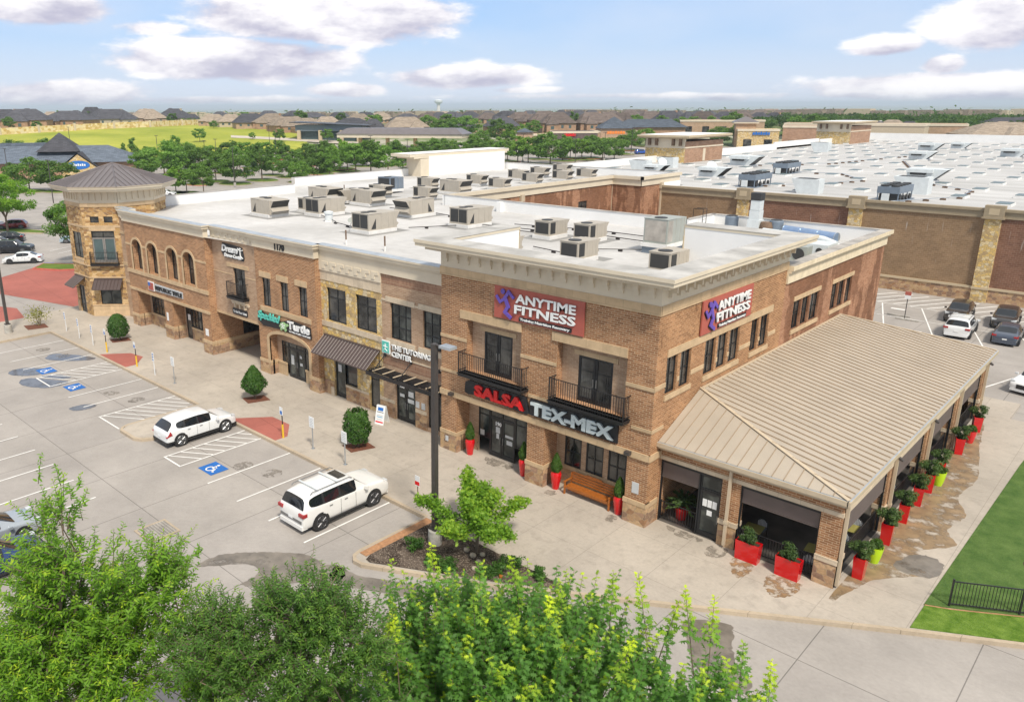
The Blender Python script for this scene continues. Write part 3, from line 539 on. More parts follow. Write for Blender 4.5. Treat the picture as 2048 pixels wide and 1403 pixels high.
# ---- corner block
up = [(-11.1, -7.45, 5.05, 7.93), (-5.25, -1.43, 5.05, 7.93)]; lo = [(-11.85, -6.9, 0, 3.3), (-5.82, -1.1, 0, 3.3)]
m = MB(); wall(m, FX(0), -13, 0, 0, 10.11, up, .45); 
for a, b, c, d in lo: pass
m2 = MB(); wall(m2, FX(0), -13, 0, 0, 10.11, up+lo, .45)
m2.quad((-13, 0, 0), (-13, 0, 10.11), (-13, 1.05, 10.11), (-13, 1.05, 0))
for a, b in ((-11.85, -6.9), (-5.82, -1.1)):      # deeper returns of the ground floor recess
    m2.quad((a, .45, 0), (a, .45, 3.3), (a, 1.1, 3.3), (a, 1.1, 0)); m2.quad((b, .45, 0), (b, 1.1, 0), (b, 1.1, 3.3), (b, .45, 3.3)); m2.quad((a, .45, 3.3), (b, .45, 3.3), (b, 1.1, 3.3), (a, 1.1, 3.3))
m2.build('front_wall', 'brick_red', B)
m = MB()
wall(m, FX(.45), -11.1, -7.45, 5.05, 7.93, [(-10.25, -8.35, 5.05, 7.35)], .1); wall(m, FX(.45), -5.25, -1.43, 5.05, 7.93, [(-4.3, -2.4, 5.05, 7.35)], .1)
wall(m, FX(1.1), -11.85, -6.9, 0, 3.3, [(-11.15, -7.75, 0, 2.75)], .1); wall(m, FX(1.1), -5.82, -1.1, 0, 3.3, [(-5.3, -4.3, 1.1, 2.7), (-4.02, -3.02, 1.1, 2.7), (-2.74, -1.74, 1.1, 2.7)], .1)
m.build('recessed_wall', 'brick_tan', B)
sides = [(.92, 1.92), (2.2, 3.2), (4.6, 5.72), (5.95, 7.0), (7.25, 8.4), (9.8, 10.7), (10.95, 12.0)]
rear = [(15.4, 16.5), (16.75, 17.8), (18.05, 19.4), (21.6, 22.65), (22.9, 23.95), (24.25, 25.3)]
m = MB(); wall(m, FR, 0, 13.8, 0, 10.11, [(a, b, 6.25, 8.02) for a, b in sides], .25); m.build('side_wall', 'brick_side', B)
m = MB(); wall(m, FR, 13.8, 31.5, 0, 9.3, [(a, b, 6.32, 8.03) for a, b in rear], .25); m.quad((0, 31.5, 0), (-12.7, 31.5, 0), (-12.7, 31.5, 9.3), (0, 31.5, 9.3)); m.quad((0, 13.8, 9.3), (0, 13.8, 10.11), (-.3, 13.8, 10.11), (-.3, 13.8, 9.3)); m.build('rear_side_wall', 'brick_wet', B)
# limestone trim
T = MB(); f = FX(0)
for a, b in ((-11.57, -7.43), (-5.55, -1.42)): T.fb(f, a, b, -.02, .07, 7.93, 8.37)
for a, b in ((-13.03, -11.1), (-7.45, -5.25), (-1.43, .03)): T.fb(f, a, b, -.02, .04, 6.65, 6.83)
for a, b in ((-13.03, -11.3), (-6.88, -5.3), (-1.0, .03)): T.fb(f, a, b, -.02, .05, 4.68, 4.84)
T.fb(f, -13.06, .06, -.02, .08, 3.30, 3.62)
for a, b in ((-13.06, -11.79), (-6.96, -5.76), (-1.16, .06)): T.fb(f, a, b, -.3, .07, .98, 1.2)
T.box(-11.85, -11.79, .3, 1.1, .98, 1.2); T.box(-5.82, -5.76, .3, 1.1, .98, 1.2)
T.fb(FX(1.1), -11.79, -11.15, 0, .06, .85, 1.03); T.fb(FX(1.1), -5.76, -1.16, 0, .06, .9, 1.1); T.fb(FX(1.1), -7.75, -6.96, 0, .06, .85, 1.03)
for a, b in ((-10.5, -8.1), (-4.55, -2.15)): T.fb(FX(.45), a, b, 0, .03, 7.36, 7.6)
s = FR
T.fb(s, -.03, 12.35, -.02, .05, 8.05, 8.42) if 0 else T.fb(s, .88, 12.35, -.02, .05, 8.05, 8.42)
for a, b in ((-.03, .9), (3.25, 4.55), (8.45, 9.75), (12.05, 13.0)): T.fb(s, a, b, -.02, .04, 6.68, 6.9)
for a, b in ((.85, 3.3), (4.52, 8.48), (9.72, 12.1)): T.fb(s, a, b, -.02, .07, 6.0, 6.25)
for a, b in ((15.3, 19.5), (21.5, 25.45)): T.fb(s, a, b, -.02, .05, 8.04, 8.3); T.fb(s, a, b, -.02, .07, 6.08, 6.32)
T.fb(s, -.03, 1.0, -.02, .05, 4.68, 4.84); T.fb(s, -.06, .98, -.02, .08, 3.3, 3.62); T.fb(s, -.06, .98, -.02, .07, .98, 1.2)
for p in (1.95, 5.78, 7.06, 10.76): T.fb(s, p+.02, p+.2, -.02, .03, 6.68, 6.9) 
T.build('stone_trim', 'limestone', B)
S = MB()
for a, b in ((-13.04, -11.81), (-6.94, -5.78), (-1.14, .04)): S.fb(f, a, b, -.4, .05, 0, .98)
S.box(-11.85, -11.81, .35, 1.1, 0, .98); S.box(-5.82, -5.78, .35, 1.1, 0, .98); S.fb(s, -.04, 1.0, -.02, .05, 0, .98)
S.fb(FX(1.1), -11.81, -11.15, 0, .03, 0, .85); S.fb(FX(1.1), -5.78, -1.14, 0, .03, 0, .9); S.fb(FX(1.1), -7.75, -6.94, 0, .03, 0, .85)
S.build('stone_plinth', 'stone_base', B)
# soldier courses
# cornice of the corner block: stone band, stucco frieze with brackets, stepped overhang
m = MB(); m.fb(f, -13.06, .06, -.02, .06, 10.11, 10.55); m.fb(s, .0, 13.85, -.02, .06, 10.112, 10.552); m.build('cornice_band', 'limestone', B)
m = MB(); m.fb(f, -13.0, .03, -.3, .03, 10.55, 11.45); m.fb(s, .3, 13.8, -.3, .03, 10.551, 11.449); m.box(-13.0, -12.7, .3, 6.2, 9.3, 11.45); m.box(-6.0, -.3, 13.5, 13.8, 9.3, 11.45)
for i in range(17): u = -12.6+i*.76; m.fb(f, u-.14, u+.14, .03, .2, 11.06, 11.45); m.fb(f, u-.14, u+.14, .03, .12, 10.86, 11.06)
for i in range(18): u = .55+i*.76; m.fb(s, u-.06, u+.06, .03, .42, 11.1, 11.45); m.fb(s, u-.05, u+.05, .03, .2, 10.85, 11.1)
def lring(m, o, i, z0, z1):    # overhanging step around front, right side and short returns
    m.prism([(-13-o, -o), (o, -o), (o, 13.8+o), (-6, 13.8+o), (-6, 13.8-i), (-i, 13.8-i), (-i, i), (-13+i, i), (-13+i, 6.28), (-13-o, 6.28)], z0, z1)
lring(m, .62, .3, 11.45, 11.66); lring(m, 1.0, .33, 11.66, 11.84); lring(m, 1.05, .37, 11.84, 12.0); m.build('cornice', 'stucco', B)
m = MB(); lring(m, 1.03, .4, 12.0, 12.012); m.build('cornice_top', 'cornice_top', B)
m = MB(); m.box(-12.7, -.3, .3, .34, 9.31, 11.9); m.box(-.34, -.3, .34, 13.46, 9.31, 11.9); m.box(-12.7, -12.66, .34, 6.2, 9.31, 11.9); m.box(-6, -.34, 13.46, 13.5, 9.31, 11.9); m.build('inner_parapet', 'white_membrane', B)
m = MB(); m.box(-12.98, -12.64, 6.2, 6.24, 9.31, 11.45); m.box(-14.0, -12.65, 6.24, 6.29, 11.3, 12.0); m.box(-6.05, -6.0, 13.46, 14.8, 11.35, 12.0); m.box(-6.05, -6.0, 13.4, 13.8, 9.31, 11.35); m.build('parapet_end', 'stucco_wedge', B)
# windows and doors of the block
for a, b in sides: window(B, FR, a, b, 6.25, 8.02, 2, 2)
for a, b in rear: window(B, FR, a, b, 6.32, 8.03, 2, 2)
for a in (-5.3, -4.02, -2.74): window(B, FX(1.1), a, a+1.0, 1.1, 2.7, 2, 2, d=-.06)
door(B, FX(.45), -10.25, -8.35, 5.05, 7.35, 2, d=-.06, label='tall glazed balcony door'); door(B, FX(.45), -4.3, -2.4, 5.05, 7.35, 2, d=-.06, label='tall glazed balcony door')
F1 = FX(1.1)
window(B, F1, -11.15, -10.35, .95, 2.75, 1, 1, d=-.06, splits=[2.3], glass='glass_store'); window(B, F1, -8.55, -7.75, .95, 2.75, 1, 1, d=-.06, splits=[2.3], glass='glass_store'); window(B, F1, -10.35, -8.55, 2.3, 2.75, 2, 1, d=-.06)
door(B, F1, -10.35, -8.55, .02, 2.3, 2, d=-.06, glass='glass_store')
text('190', .3, F1, -9.95, 1.9, .0, 'sign_white', B, 'door_number', ext=.01, bold=.012)
m = MB(); m.fb(F1, -9.92, -9.62, -.04, -.035, 1.45, 1.8).fb(F1, -9.88, -9.68, -.04, -.035, 1.12, 1.42).fb(F1, -9.15, -8.75, -.04, -.035, .95, 1.2).fb(F1, -9.25, -8.7, -.04, -.035, 1.35, 1.5).fb(F1, -11.05, -10.75, -.04, -.035, 1.0, 1.35); m.build('door_notice', 'sign_grey', B)
# balconies
def balcony(a, b, F, z, out, H=1.15, posts=None, n=None):
    m = MB(); m.fb(F, a, b, 0, out+.05, z-.18, z).fb(F, a-.04, b+.04, 0, out+.09, z-.06, z-.0); o = m.build('balcony', 'black_metal', B)
    r = MB(); n = n or int((b-a)/.13)
    for i in range(n+1): u = a+.03+(b-a-.06)*i/n; r.fb(F, u-.011, u+.011, out-.011, out+.011, z, z+H)
    for i in range(1, max(2, int(out/.13))): d = out*i/max(2, int(out/.13)); r.fb(F, a+.02, a+.042, d-.011, d+.011, z, z+H); r.fb(F, b-.042, b-.02, d-.011, d+.011, z, z+H)
    for zz in (z+.1, z+H-.03): r.fb(F, a, b, out-.02, out+.02, zz, zz+.035); r.fb(F, a, a+.04, 0, out-.02, zz, zz+.035); r.fb(F, b-.04, b, 0, out-.02, zz, zz+.035)
    for u in (a, b-.05): r.fb(F, u, u+.05, out-.025, out+.025, z, z+H+.03)
    r.build('railing', 'black_metal', o)
balcony(-11.22, -6.93, FX(0), 5.08, .55); balcony(-5.27, -1.12, FX(0), 5.08, .55)
m = MB()
for u in (-12.1, -1.0): m.fb(FX(0), u-.14, u+.14, .08, .3, 3.42, 3.58)
m.build('wall_light', 'lamp_bronze', B)
m = MB(); m.fb(FX(0), -.75, -.4, .0, .02, 1.55, 2.1).fb(FX(0), -12.6, -12.4, .06, .09, .55, .85); m.build('notice_plate', 'sign_grey', B)

# ---- shared cornice for the lower front
def cornice(a, b, y, ztop=10.25, zf=9.15, over=.35, ends=(0, 0), key=False):
    m = MB(); F = FX(y); m.fb(F, a-ends[0]*.1, b+ends[1]*.1, -.3, .1, zf, ztop-.4)
    m.fb(F, a-ends[0]*.2, b+ends[1]*.2, -.3, .2, ztop-.4, ztop-.28); m.fb(F, a-ends[0]*.28, b+ends[1]*.28, -.3, over-.06, ztop-.28, ztop-.1); m.fb(F, a-ends[0]*over, b+ends[1]*over, -.3, over, ztop-.1, ztop)
    if key:
        n = int((b-a)/.85)
        for i in range(n): u = a+.35+i*(b-a-.3)/n; m.fb(F, u, u+.28, .1, .14, zf+.15, zf+.62); m.fb(F, u+.28, u+.62, .1, .14, zf+.42, zf+.62)
    m.build('cornice', 'stucco', B); m = MB(); m.fb(F, a-ends[0]*over, b+ends[1]*over, -.34, over-.005, ztop, ztop+.012); m.build('cornice_cap', 'cap_blue', B)

# tutoring section (tan brick) and gold stone section
W3 = [(-18.25, -16.42, 5.2, 7.45), (-15.45, -13.6, 5.2, 7.45)]; D3 = [(-17.9, -16.15, 0, 2.72), (-15.1, -13.5, .25, 2.72)]
m = MB(); wall(m, FX(1), -19, -13, 0, 9.15, W3+D3, .2); m.build('tan_brick_wall', 'brick_tan', B)
W4 = [(-24.4, -22.45, 5.2, 7.45), (-21.48, -19.5, 5.2, 7.45)]; D4 = [(-23.9, -22.75, 0, 2.6), (-22.75, -21.55, 1.1, 2.6), (-20.3, -19.35, .2, 2.6)]
m = MB(); wall(m, FX(1), -25, -19, 0, 7.9, W4+D4, .2); m.build('gold_stone_wall', 'stone_gold', B)
T = MB(); F = FX(1)
T.fb(F, -25, -19, -.02, .04, 7.9, 8.55); T.fb(F, -25, -19, -.02, .05, 4.78, 5.14)
T.fb(F, -22.7, -20.4, 0, .06, .95, 1.1); T.fb(F, -24.3, -24.0 if 0 else -23.95, 0, .04, .0, .6)
for a, b in ((-18.6, -16.1), (-15.8, -13.2)): T.fb(F, a, b, -.02, .06, 4.85, 5.17); T.fb(F, a, b, -.02, .05, 7.48, 7.8)
T.fb(F, -19, -18.6, -.02, .03, 7.5, 7.62); T.fb(F, -16.1, -15.8, -.02, .03, 7.5, 7.62); T.fb(F, -19, -13.1, -.02, .04, 4.08, 4.16); T.fb(F, -16.1, -15.15, 0, .06, 1.0, 1.22); T.fb(F, -19.3, -17.95, 0, .05, 1.0, 1.2)
T.build('stone_trim', 'limestone_pale', B)
S = MB(); S.fb(F, -22.7, -20.35, 0, .04, 0, .95).fb(F, -25, -23.95, 0, .03, 0, 1.0).fb(F, -16.12, -15.12, 0, .035, 0, 1.0).fb(F, -19.3, -17.93, 0, .03, 0, 1.0); S.build('stone_plinth', 'stone_base', B)
m = MB(); m.fb(F, -18.98, -13, 0, .012, 8.55, 9.15).fb(F, -18.98, -13, 0, .012, 3.45, 4.08); m.build('soldier_course', 'brick_soldier', B)
brick('brick_soldier', (.24, .12, .075), (.34, .19, .12), (.45, .33, .23), .1, .3) if 0 else None
for q in W3: window(B, F, *q, 3, 1, splits=[q[2]+.75, q[2]+1.5], glass='glass_store')
for q in W4: window(B, F, *q, 2, 1, splits=[q[3]-.65], glass='glass_dark')
door(B, F, -17.9, -16.15, .02, 2.7, 2, glass='glass_store'); window(B, F, -15.1, -13.5, .25, 2.72, 2, 1, splits=[1.5]); door(B, F, -23.9, -22.75, .02, 2.58, 1, glass='glass_store'); window(B, F, -22.75, -21.55, 1.1, 2.6, 1, 1); window(B, F, -20.3, -19.35, .2, 2.6, 1, 1, splits=[2.1])
text('180', .3, F, -17.62, 2.2, -.08, 'sign_white', B, 'door_number', ext=.01, bold=.012)
m = MB(); m.fb(F, -16.85, -16.4, -.1, -.09, 1.75, 2.1).fb(F, -16.9, -16.35, -.1, -.09, 1.35, 1.6).fb(F, -17.6, -17.2, -.1, -.09, 1.6, 1.8).fb(F, -16.1, -15.8, 0, .03, 1.3, 1.7).fb(F, -15.6, -15.3, 0, .03, 1.3, 1.7).fb(F, -23.6, -23.25, -.1, -.09, 1.8, 2.3); m.build('door_notice', 'sign_grey', B)
# turtle block
W5 = [(-31.25, -30.25, 5.12, 7.17), (-29.02, -28.12, 5.12, 7.17), (-26.9, -25.98, 5.12, 7.17)]
m = MB(); F = FX(.55); wall(m, F, -32, -25, 0, 9.3, W5+[(-30.75, -26.03, 0, 2.75, .62)], .65); m.quad((-25, .55, 0), (-25, 1.0, 0), (-25, 1.0, 9.3), (-25, .55, 9.3)); m.quad((-32, .55, 3.4), (-32, .55, 9.3), (-32, .75, 9.3), (-32, .75, 3.4)); m.quad((-32, .55, 0), (-32, .55, 3.4), (-32, 12, 3.4), (-32, 12, 0)); m.build('turtle_block_wall', 'brick_red', B)
m = MB(); wall(m, FX(1.2), -30.75, -26.03, 0, 3.4, [(-30.2, -26.55, 0, 2.6)], .1); m.build('recessed_wall', 'brick_tan', B)
T = MB(); T.fb(F, -31.55, -25.6, -.02, .06, 4.74, 5.08)
for a, b in ((-31.5, -30.1), (-29.4, -28.05), (-27.25, -25.9)): T.fb(F, a, b, -.02, .05, 7.2, 7.62)
archring(T, F, -30.75, -26.03, 2.75, .62, .25, -.1, .06, z0=1.05); T.fb(F, -32.06, -30.69, -.3, .07, .84, 1.06); T.fb(F, -26.09, -24.94, -.3, .07, .84, 1.06); T.box(-30.75, -30.69, .7, 1.2, .84, 1.06)
T.fb(FX(1.2), -30.69, -29.6, 0, .06, .0, .85); T.fb(FX(1.2), -27.35, -26.09, 0, .06, 0, .85); T.fb(FX(1.2), -30.69, -29.58, 0, .1, .85, 1.0); T.fb(FX(1.2), -27.37, -26.09, 0, .1, .85, 1.0); T.build('stone_trim', 'limestone', B)
S = MB(); S.fb(F, -32.05, -30.71, -.3, .05, 0, .84).fb(F, -26.07, -24.95, -.44, .05, 0, .84); S.box(-30.75, -30.71, .7, 1.2, 0, .84); S.build('stone_plinth', 'stone_base', B)
for q in W5: window(B, F, *q, 2, 1, splits=[6.2], d=-.14)
F12 = FX(1.2); door(B, F12, -29.4, -27.5, .02, 2.2, 2, d=-.06, glass='glass_store'); window(B, F12, -30.2, -29.4, .9, 2.6, 1, 1, d=-.06, splits=[2.2]); window(B, F12, -27.5, -26.55, .9, 2.6, 1, 1, d=-.06, splits=[2.2]); window(B, F12, -29.4, -27.5, 2.2, 2.6, 2, 1, d=-.06)
m = MB(); m.fb(F12, -29.15, -28.8, -.03, -.02, 1.0, 1.7).fb(F12, -28.1, -27.8, -.03, -.02, 1.1, 1.3).fb(F12, -28.1, -27.85, -.03, -.02, 1.65, 1.85); m.build('door_notice', 'sign_grey', B)
# dream section above the open passage
F = FX(.7); m = MB(); wall(m, F, -38, -32, 3.42, 9.3, [(-35.25, -33.65, 5.15, 7.3)], .2); m.quad((-38, .7, 3.42), (-32, .7, 3.42), (-32, 12, 3.42), (-38, 12, 3.42)); m.build('passage_overbuild_wall', 'brick_tan', B)
m = MB(); Fp = (-38, 0, 0, 1); wall(m, Fp, .05, 12, 0, 3.42, [(2.9, 6.5, 1.15, 2.3)], .15); m.quad((-38, 12, 0), (-32, 12, 0), (-32, 12, 3.42), (-38, 12, 3.42)); m.build('passage_wall', 'brick_red', B)
m = MB(); m.fb(Fp, .49, 12, 0, .055, .84, 1.1); m.fb(F, -38, -32, -.02, .04, 3.42, 3.6); m.fb(F, -36.0, -33.1, -.02, .05, 7.32, 7.6); m.fb(F, -38, -35.3, -.02, .02, 6.7, 6.78); m.fb(F, -33.6, -32.02, -.02, .02, 6.7, 6.78); m.build('stone_trim', 'limestone', B)
m = MB(); m.fb(Fp, .48, 12, 0, .035, 0, .84); m.build('stone_plinth', 'stone_base', B); window(B, Fp, 2.9, 6.5, 1.15, 2.3, 4, 1, d=-.1)
door(B, F, -35.25, -33.65, 5.15, 7.28, 2, label='balcony door over the passage'); balcony(-35.5, -33.3, F, 5.2, .5, 1.1, n=15)
m = MB(); m.fb(F, -35.3, -33.45, 0, .3, 4.72, 5.02); [m.fb(F, u, u+.16, 0, .22, 4.3, 4.72) for u in (-35.1, -34.45, -33.8)]; m.fb(F, -35.5, -33.3, 0, .12, 4.55, 4.72); m.build('balcony_corbel', 'limestone_pale', B)
# arch block
F = FX(.05); AR = [(-50.4, -48.65), (-47.62, -45.85), (-44.25, -42.5), (-41.55, -39.8)]
m = MB(); wall(m, F, -51.6, -38, 0, 9.3, [(a, b, 5.15, 7.15, .72) for a, b in AR]+[(-50.3, -45.5, 0, 3.28), (-44.12, -39.25, 0, 3.28)], .5); [(m.quad((a, .55, 0), (a, .55, 3.28), (a, 1.15, 3.28), (a, 1.15, 0)), m.quad((b, .55, 0), (b, 1.15, 0), (b, 1.15, 3.28), (b, .55, 3.28)), m.quad((a, .55, 3.28), (b, .55, 3.28), (b, 1.15, 3.28), (a, 1.15, 3.28))) for a, b in ((-50.3, -45.5), (-44.12, -39.25))]; m.quad((-38, .05, 3.42), (-38, .75, 3.42), (-38, .75, 9.3), (-38, .05, 9.3)); m.quad((-51.6, .05, 0), (-51.6, .05, 9.3), (-51.6, 1, 9.3), (-51.6, 1, 0)); m.build('arcade_wall', 'brick_red', B)
m = MB(); wall(m, FX(.56), -51, -38.5, 4.9, 8.2, [], .1); m.build('arcade_back_wall', 'brick_tan', B)
m = MB(); wall(m, FX(1.15), -50.3, -45.5, 0, 3.28, [(-49.95, -47.25, 1.12, 2.72)], .1); wall(m, FX(1.15), -44.12, -39.25, 0, 3.28, [(-43.95, -43.05, 0, 2.72), (-43.05, -41.0, 1.1, 2.72)], .1); m.build('recessed_wall', 'brick_tan', B)
T = MB(); T.fb(F, -51.66, -37.94, -.02, .07, 4.84, 5.15); T.fb(F, -51.66, -37.94, -.02, .07, 3.28, 3.5)
for a, b in AR: archring(T, F, a, b, 7.15, .72, .2, -.05, .05, z0=5.15)
us = [-51.63]+[q for a, b in AR for q in (a-.2, b+.2)]+[-37.97]
for a, b in zip(us[::2], us[1::2]): T.fb(F, a, b, -.02, .035, 7.27, 7.44)
for a, b in ((-51.66, -50.24), (-45.56, -44.06), (-39.31, -37.94)): T.fb(F, a, b, -.4, .07, .84, 1.1)
for u in (-50.3, -44.12): T.box(u, u+.06, .4, 1.15, .84, 1.1)
T.fb(FX(1.15), -50.24, -45.56, 0, .06, .95, 1.12); T.fb(FX(1.15), -43.05, -39.31, 0, .06, .95, 1.1); T.build('stone_trim', 'limestone', B)
S = MB(); [S.fb(F, a, b, -.4, .05, 0, .84) for a, b in ((-51.64, -50.26), (-45.54, -44.08), (-39.29, -37.96))]; [S.box(u, u+.04, .4, 1.15, 0, .84) for u in (-50.3, -44.12)]; S.fb(FX(1.15), -50.26, -45.54, 0, .03, 0, .95).fb(FX(1.15), -43.05, -39.29, 0, .03, 0, .95); S.build('stone_plinth', 'stone_base', B)
for a, b in AR: window(B, FX(.56), a+.12, b-.12, 5.2, 7.6, 2, 2, d=.01)
window(B, FX(1.15), -49.95, -47.25, 1.12, 2.72, 5, 2, d=-.06); door(B, FX(1.15), -43.95, -43.05, .02, 2.7, 1, d=-.06); window(B, FX(1.15), -43.05, -41.0, 1.1, 2.72, 4, 2, d=-.06)
m = MB(); m.fb(F, -38.9, -38.45, 0, .02, 1.45, 2.0).fb(F, -45.2, -44.9, 0, .02, 1.5, 2.2).fb(FX(1.15), -43.7, -43.3, -.03, -.02, 1.6, 2.1); m.build('notice_plate', 'sign_white', B)
# link wall and cornices
F = FX(1); m = MB(); wall(m, F, -54.6, -51.6, 0, 9.3, [(-53.6, -52.9, 5.3, 7.6), (-52.6, -52.0, .1, 2.6)], .15); m.build('link_wall', 'brick_tan', B); window(B, F, -53.6, -52.9, 5.3, 7.6, 1, 2); window(B, F, -52.6, -52.0, .1, 2.6, 1, 2)
m = MB(); m.fb(F, -54.6, -51.66, -.02, .05, 7.75, 8.0).fb(F, -54.6, -51.66, -.02, .05, 4.84, 5.15).fb(F, -54.6, -51.66, -.02, .05, 3.28, 3.5); m.build('stone_trim', 'limestone', B)
cornice(-13-6, -13, 1, 10.25, 9.15); cornice(-25, -19, 1.0, 10.25, 8.55, key=True); cornice(-32, -25, .55, 10.25, 9.3, ends=(1, 1)); cornice(-38, -32, .7, 10.22, 9.25, key=True); cornice(-51.6, -38, .05, 10.25, 9.3, ends=(1, 1)); cornice(-54.4, -51.6, 1.0, 10.2, 9.3)
text('1170', .62, FX(.55), -29.35, 9.42, .13, 'sign_black', B, 'building_number', ext=.05, bold=.02)
# side cornice behind the corner block
m = MB(); m.fb(FR, 13.8, 31.55, -.3, .1, 9.3, 9.9); m.fb(FR, 13.8, 31.7, -.3, .22, 9.9, 10.05); m.fb(FR, 13.8, 31.85, -.3, .34, 10.05, 10.3)
m.build('cornice', 'stucco_side', B)
# ---- roof, rear parapets, courtyard walls
roof = MB(); z = ZR
roof.poly([(x, y, z) for x, y in ((-58.4, 6.6), (-54.5, 1.0), (-51.6, .1), (-38, .1), (-32, .75), (-25, 1.), (-13, 1.), (-13, .1), (0, .1), (0, 31.5), (-12.7, 31.5), (-12.7, 27), (-38.5, 27), (-38.5, 57.6), (-34.4, 57.6), (-34.4, 67), (-66, 67), (-66, 28.5), (-59, 23.6))]); roof.build('roof', 'roof_membrane', B)
m = MB()
def par(m, a, b, z1=10.3, t=.3, z0=ZR): strip([a, b], t, z0+.002, z1, m)
segs = [((-38.5, 27.1), (-12.7, 27.1)), ((-12.7, 26.95), (-12.7, 31.5)), ((-12.85, 31.4), (-.1, 31.4)), ((-38.6, 26.95), (-38.6, 57.6)), ((-38.75, 57.7), (-34.5, 57.7)), ((-34.55, 57.55), (-34.55, 67)), ((-66, 66.9), (-34.4, 66.9)), ((-65.9, 28.5), (-65.9, 67)), ((-59, 23.6), (-66, 28.6)), ((-58.5, 6.6), (-59, 23.6))]
for a, b in segs: par(m, a, b)
m.box(-31.4, -30.9, 26.5, 26.94, 9.302, 10.2); m.build('rear_parapet', 'white_membrane', B)
m = MB()
for a, b in segs: strip([a, b], .40, 10.3, 10.33, m)
strip([(-.02, 13.9), (-.02, 31.6)], .66, 10.302, 10.332, m); m.build('parapet_cap', 'cap_metal', B)
m = MB(); Fe = (-38.5, 0, 0, 1); wall(m, Fe, 27, 57.6, 0, 9.2, [(42.3, 44.2, 4.6, 7.3), (50.3, 52.2, 4.9, 7.6)], .15); wall(m, FX(57.6), -38.5, -34.4, 0, 9.2); wall(m, (-34.4, 0, 0, 1), 57.6, 67, 0, 9.2); m.build('courtyard_wall', 'brick_wet', B)
window(B, Fe, 42.3, 44.2, 4.6, 7.3, 2, 2); window(B, Fe, 50.3, 52.2, 4.9, 7.6, 2, 2)
m = MB(); m.fb(Fe, 27, 57.5, 0, .12, 9.2, 9.95).fb(Fe, 27, 57.3, 0, .3, 9.95, 10.32); m.fb(FX(57.6), -38.38, -34.3, 0, .12, 9.2, 9.95).fb(FX(57.6), -38.2, -34.1, 0, .3, 9.95, 10.32); Fg = (-34.4, 0, 0, 1); m.fb(Fg, 57.48, 67, 0, .12, 9.2, 9.95).fb(Fg, 57.3, 67.2, 0, .3, 9.95, 10.32)
m.build('cornice', 'stucco', B)
m = MB()
for F_, u in ((Fe, 39.2), (Fg, 62.3)): m.fb(F_, u-.3, u+.3, .0, .3, 8.6, 9.35); m.fb(F_, u-.1, u+.1, .02, .2, 0, 8.6)
m.fb(FX(57.6), -38.5, -38.4, .0, .02, 0, 9.2); m.build('downspout', 'gutter_tan', B)
# exterior faces away from the camera
m = MB(); m.quad((-12.7, 27.2, 0), (-38.5, 27.2, 0), (-38.5, 27.2, 9.3), (-12.7, 27.2, 9.3)); m.quad((-12.7, 27.2, 0), (-12.7, 27.2, 9.3), (-12.7, 31.5, 9.3), (-12.7, 31.5, 0)); m.quad((-58.6, 6.6, 0), (-58.6, 6.6, 9.3), (-59.1, 23.6, 9.3), (-59.1, 23.6, 0)); m.quad((-59.1, 23.6, 0), (-59.1, 23.6, 9.3), (-66.05, 28.5, 9.3), (-66.05, 28.5, 0)); m.quad((-66.05, 28.5, 0), (-66.05, 28.5, 9.3), (-66.05, 67.05, 9.3), (-66.05, 67.05, 0)); m.quad((-66.05, 67.05, 0), (-66.05, 67.05, 9.3), (-34.4, 67.05, 9.3), (-34.4, 67.05, 0)); m.build('back_wall', 'brick_red', B)
# tall white parapet block on the far west side
m = MB(); m.box(-66, -63.2, 49.8, 66.3, 9.302, 12.0); m.build('raised_parapet', 'white_membrane', B)
m = MB(); m.box(-67.2, -63.3, 46.2, 67.4, 12.0, 12.4); m.box(-66.8, -63.32, 47, 67, 11.75, 12.0); m.box(-66.1, -63.3, 48.2, 49.8, 9.302, 11.7); m.build('cornice', 'stucco', B)
m = MB(); m.box(-66.9, -63.25, 46.4, 67.2, 12.4, 12.42); m.build('cornice_cap', 'white_membrane', B)
# ---- octagonal corner tower
tc_x, tc_y, ts = -58.6, 2.75, 3.4; ap = ts*1.2071
def octa(r): return [(tc_x+r/math.cos(PI/8)*math.cos(PI/8+i*PI/4-PI/2-PI/4), tc_y+r/math.cos(PI/8)*math.sin(PI/8+i*PI/4-PI/2-PI/4)) for i in range(8)]
oc = octa(ap)                                      # oc[0]->oc[1] is the face looking to -y
def TF(i):
    a, b = oc[i], oc[(i+1) % 8]; l = math.hypot(b[0]-a[0], b[1]-a[1]); return (a[0], a[1], (b[0]-a[0])/l, (b[1]-a[1])/l), l
m = MB()
tops = {0: [(.75, 2.65, 5.35, 7.75), (.6, 1.9, 0, 2.65)], 1: [(.65, 2.75, 5.05, 7.98), (.7, 1.5, 8.72, 9.28), (1.95, 2.75, 8.72, 9.28), (.85, 2.75, 1.12, 2.6)], 7: [(.75, 2.65, 5.35, 7.75)]}
for i in range(8): F, l = TF(i); wall(m, F, 0, l, 0, 10.15, tops.get(i, []), .18)
m.build('tower_wall', 'stone_tower', B)
T = MB()
for i in range(8):
    F, l = TF(i); e = .04
    T.fb(F, -e, l+e, -.05, .06, 10.15, 10.5); T.fb(F, -.02, l+.02, -.05, .05, 8.28, 8.48)
    T.fb(F, -.02, l+.02, -.05, .07, 4.74, 4.86) ; T.fb(F, -.02, l+.02, -.05, .05, 3.62, 3.74)
    if i in (1, 2): T.fb(F, 0.02, l-.02, 0, .06, 0, 1.0); T.fb(F, 0, l, 0, .1, 1.0, 1.1)
    elif i == 0: T.fb(F, 0.02, .55, 0, .06, 0, 1.0)
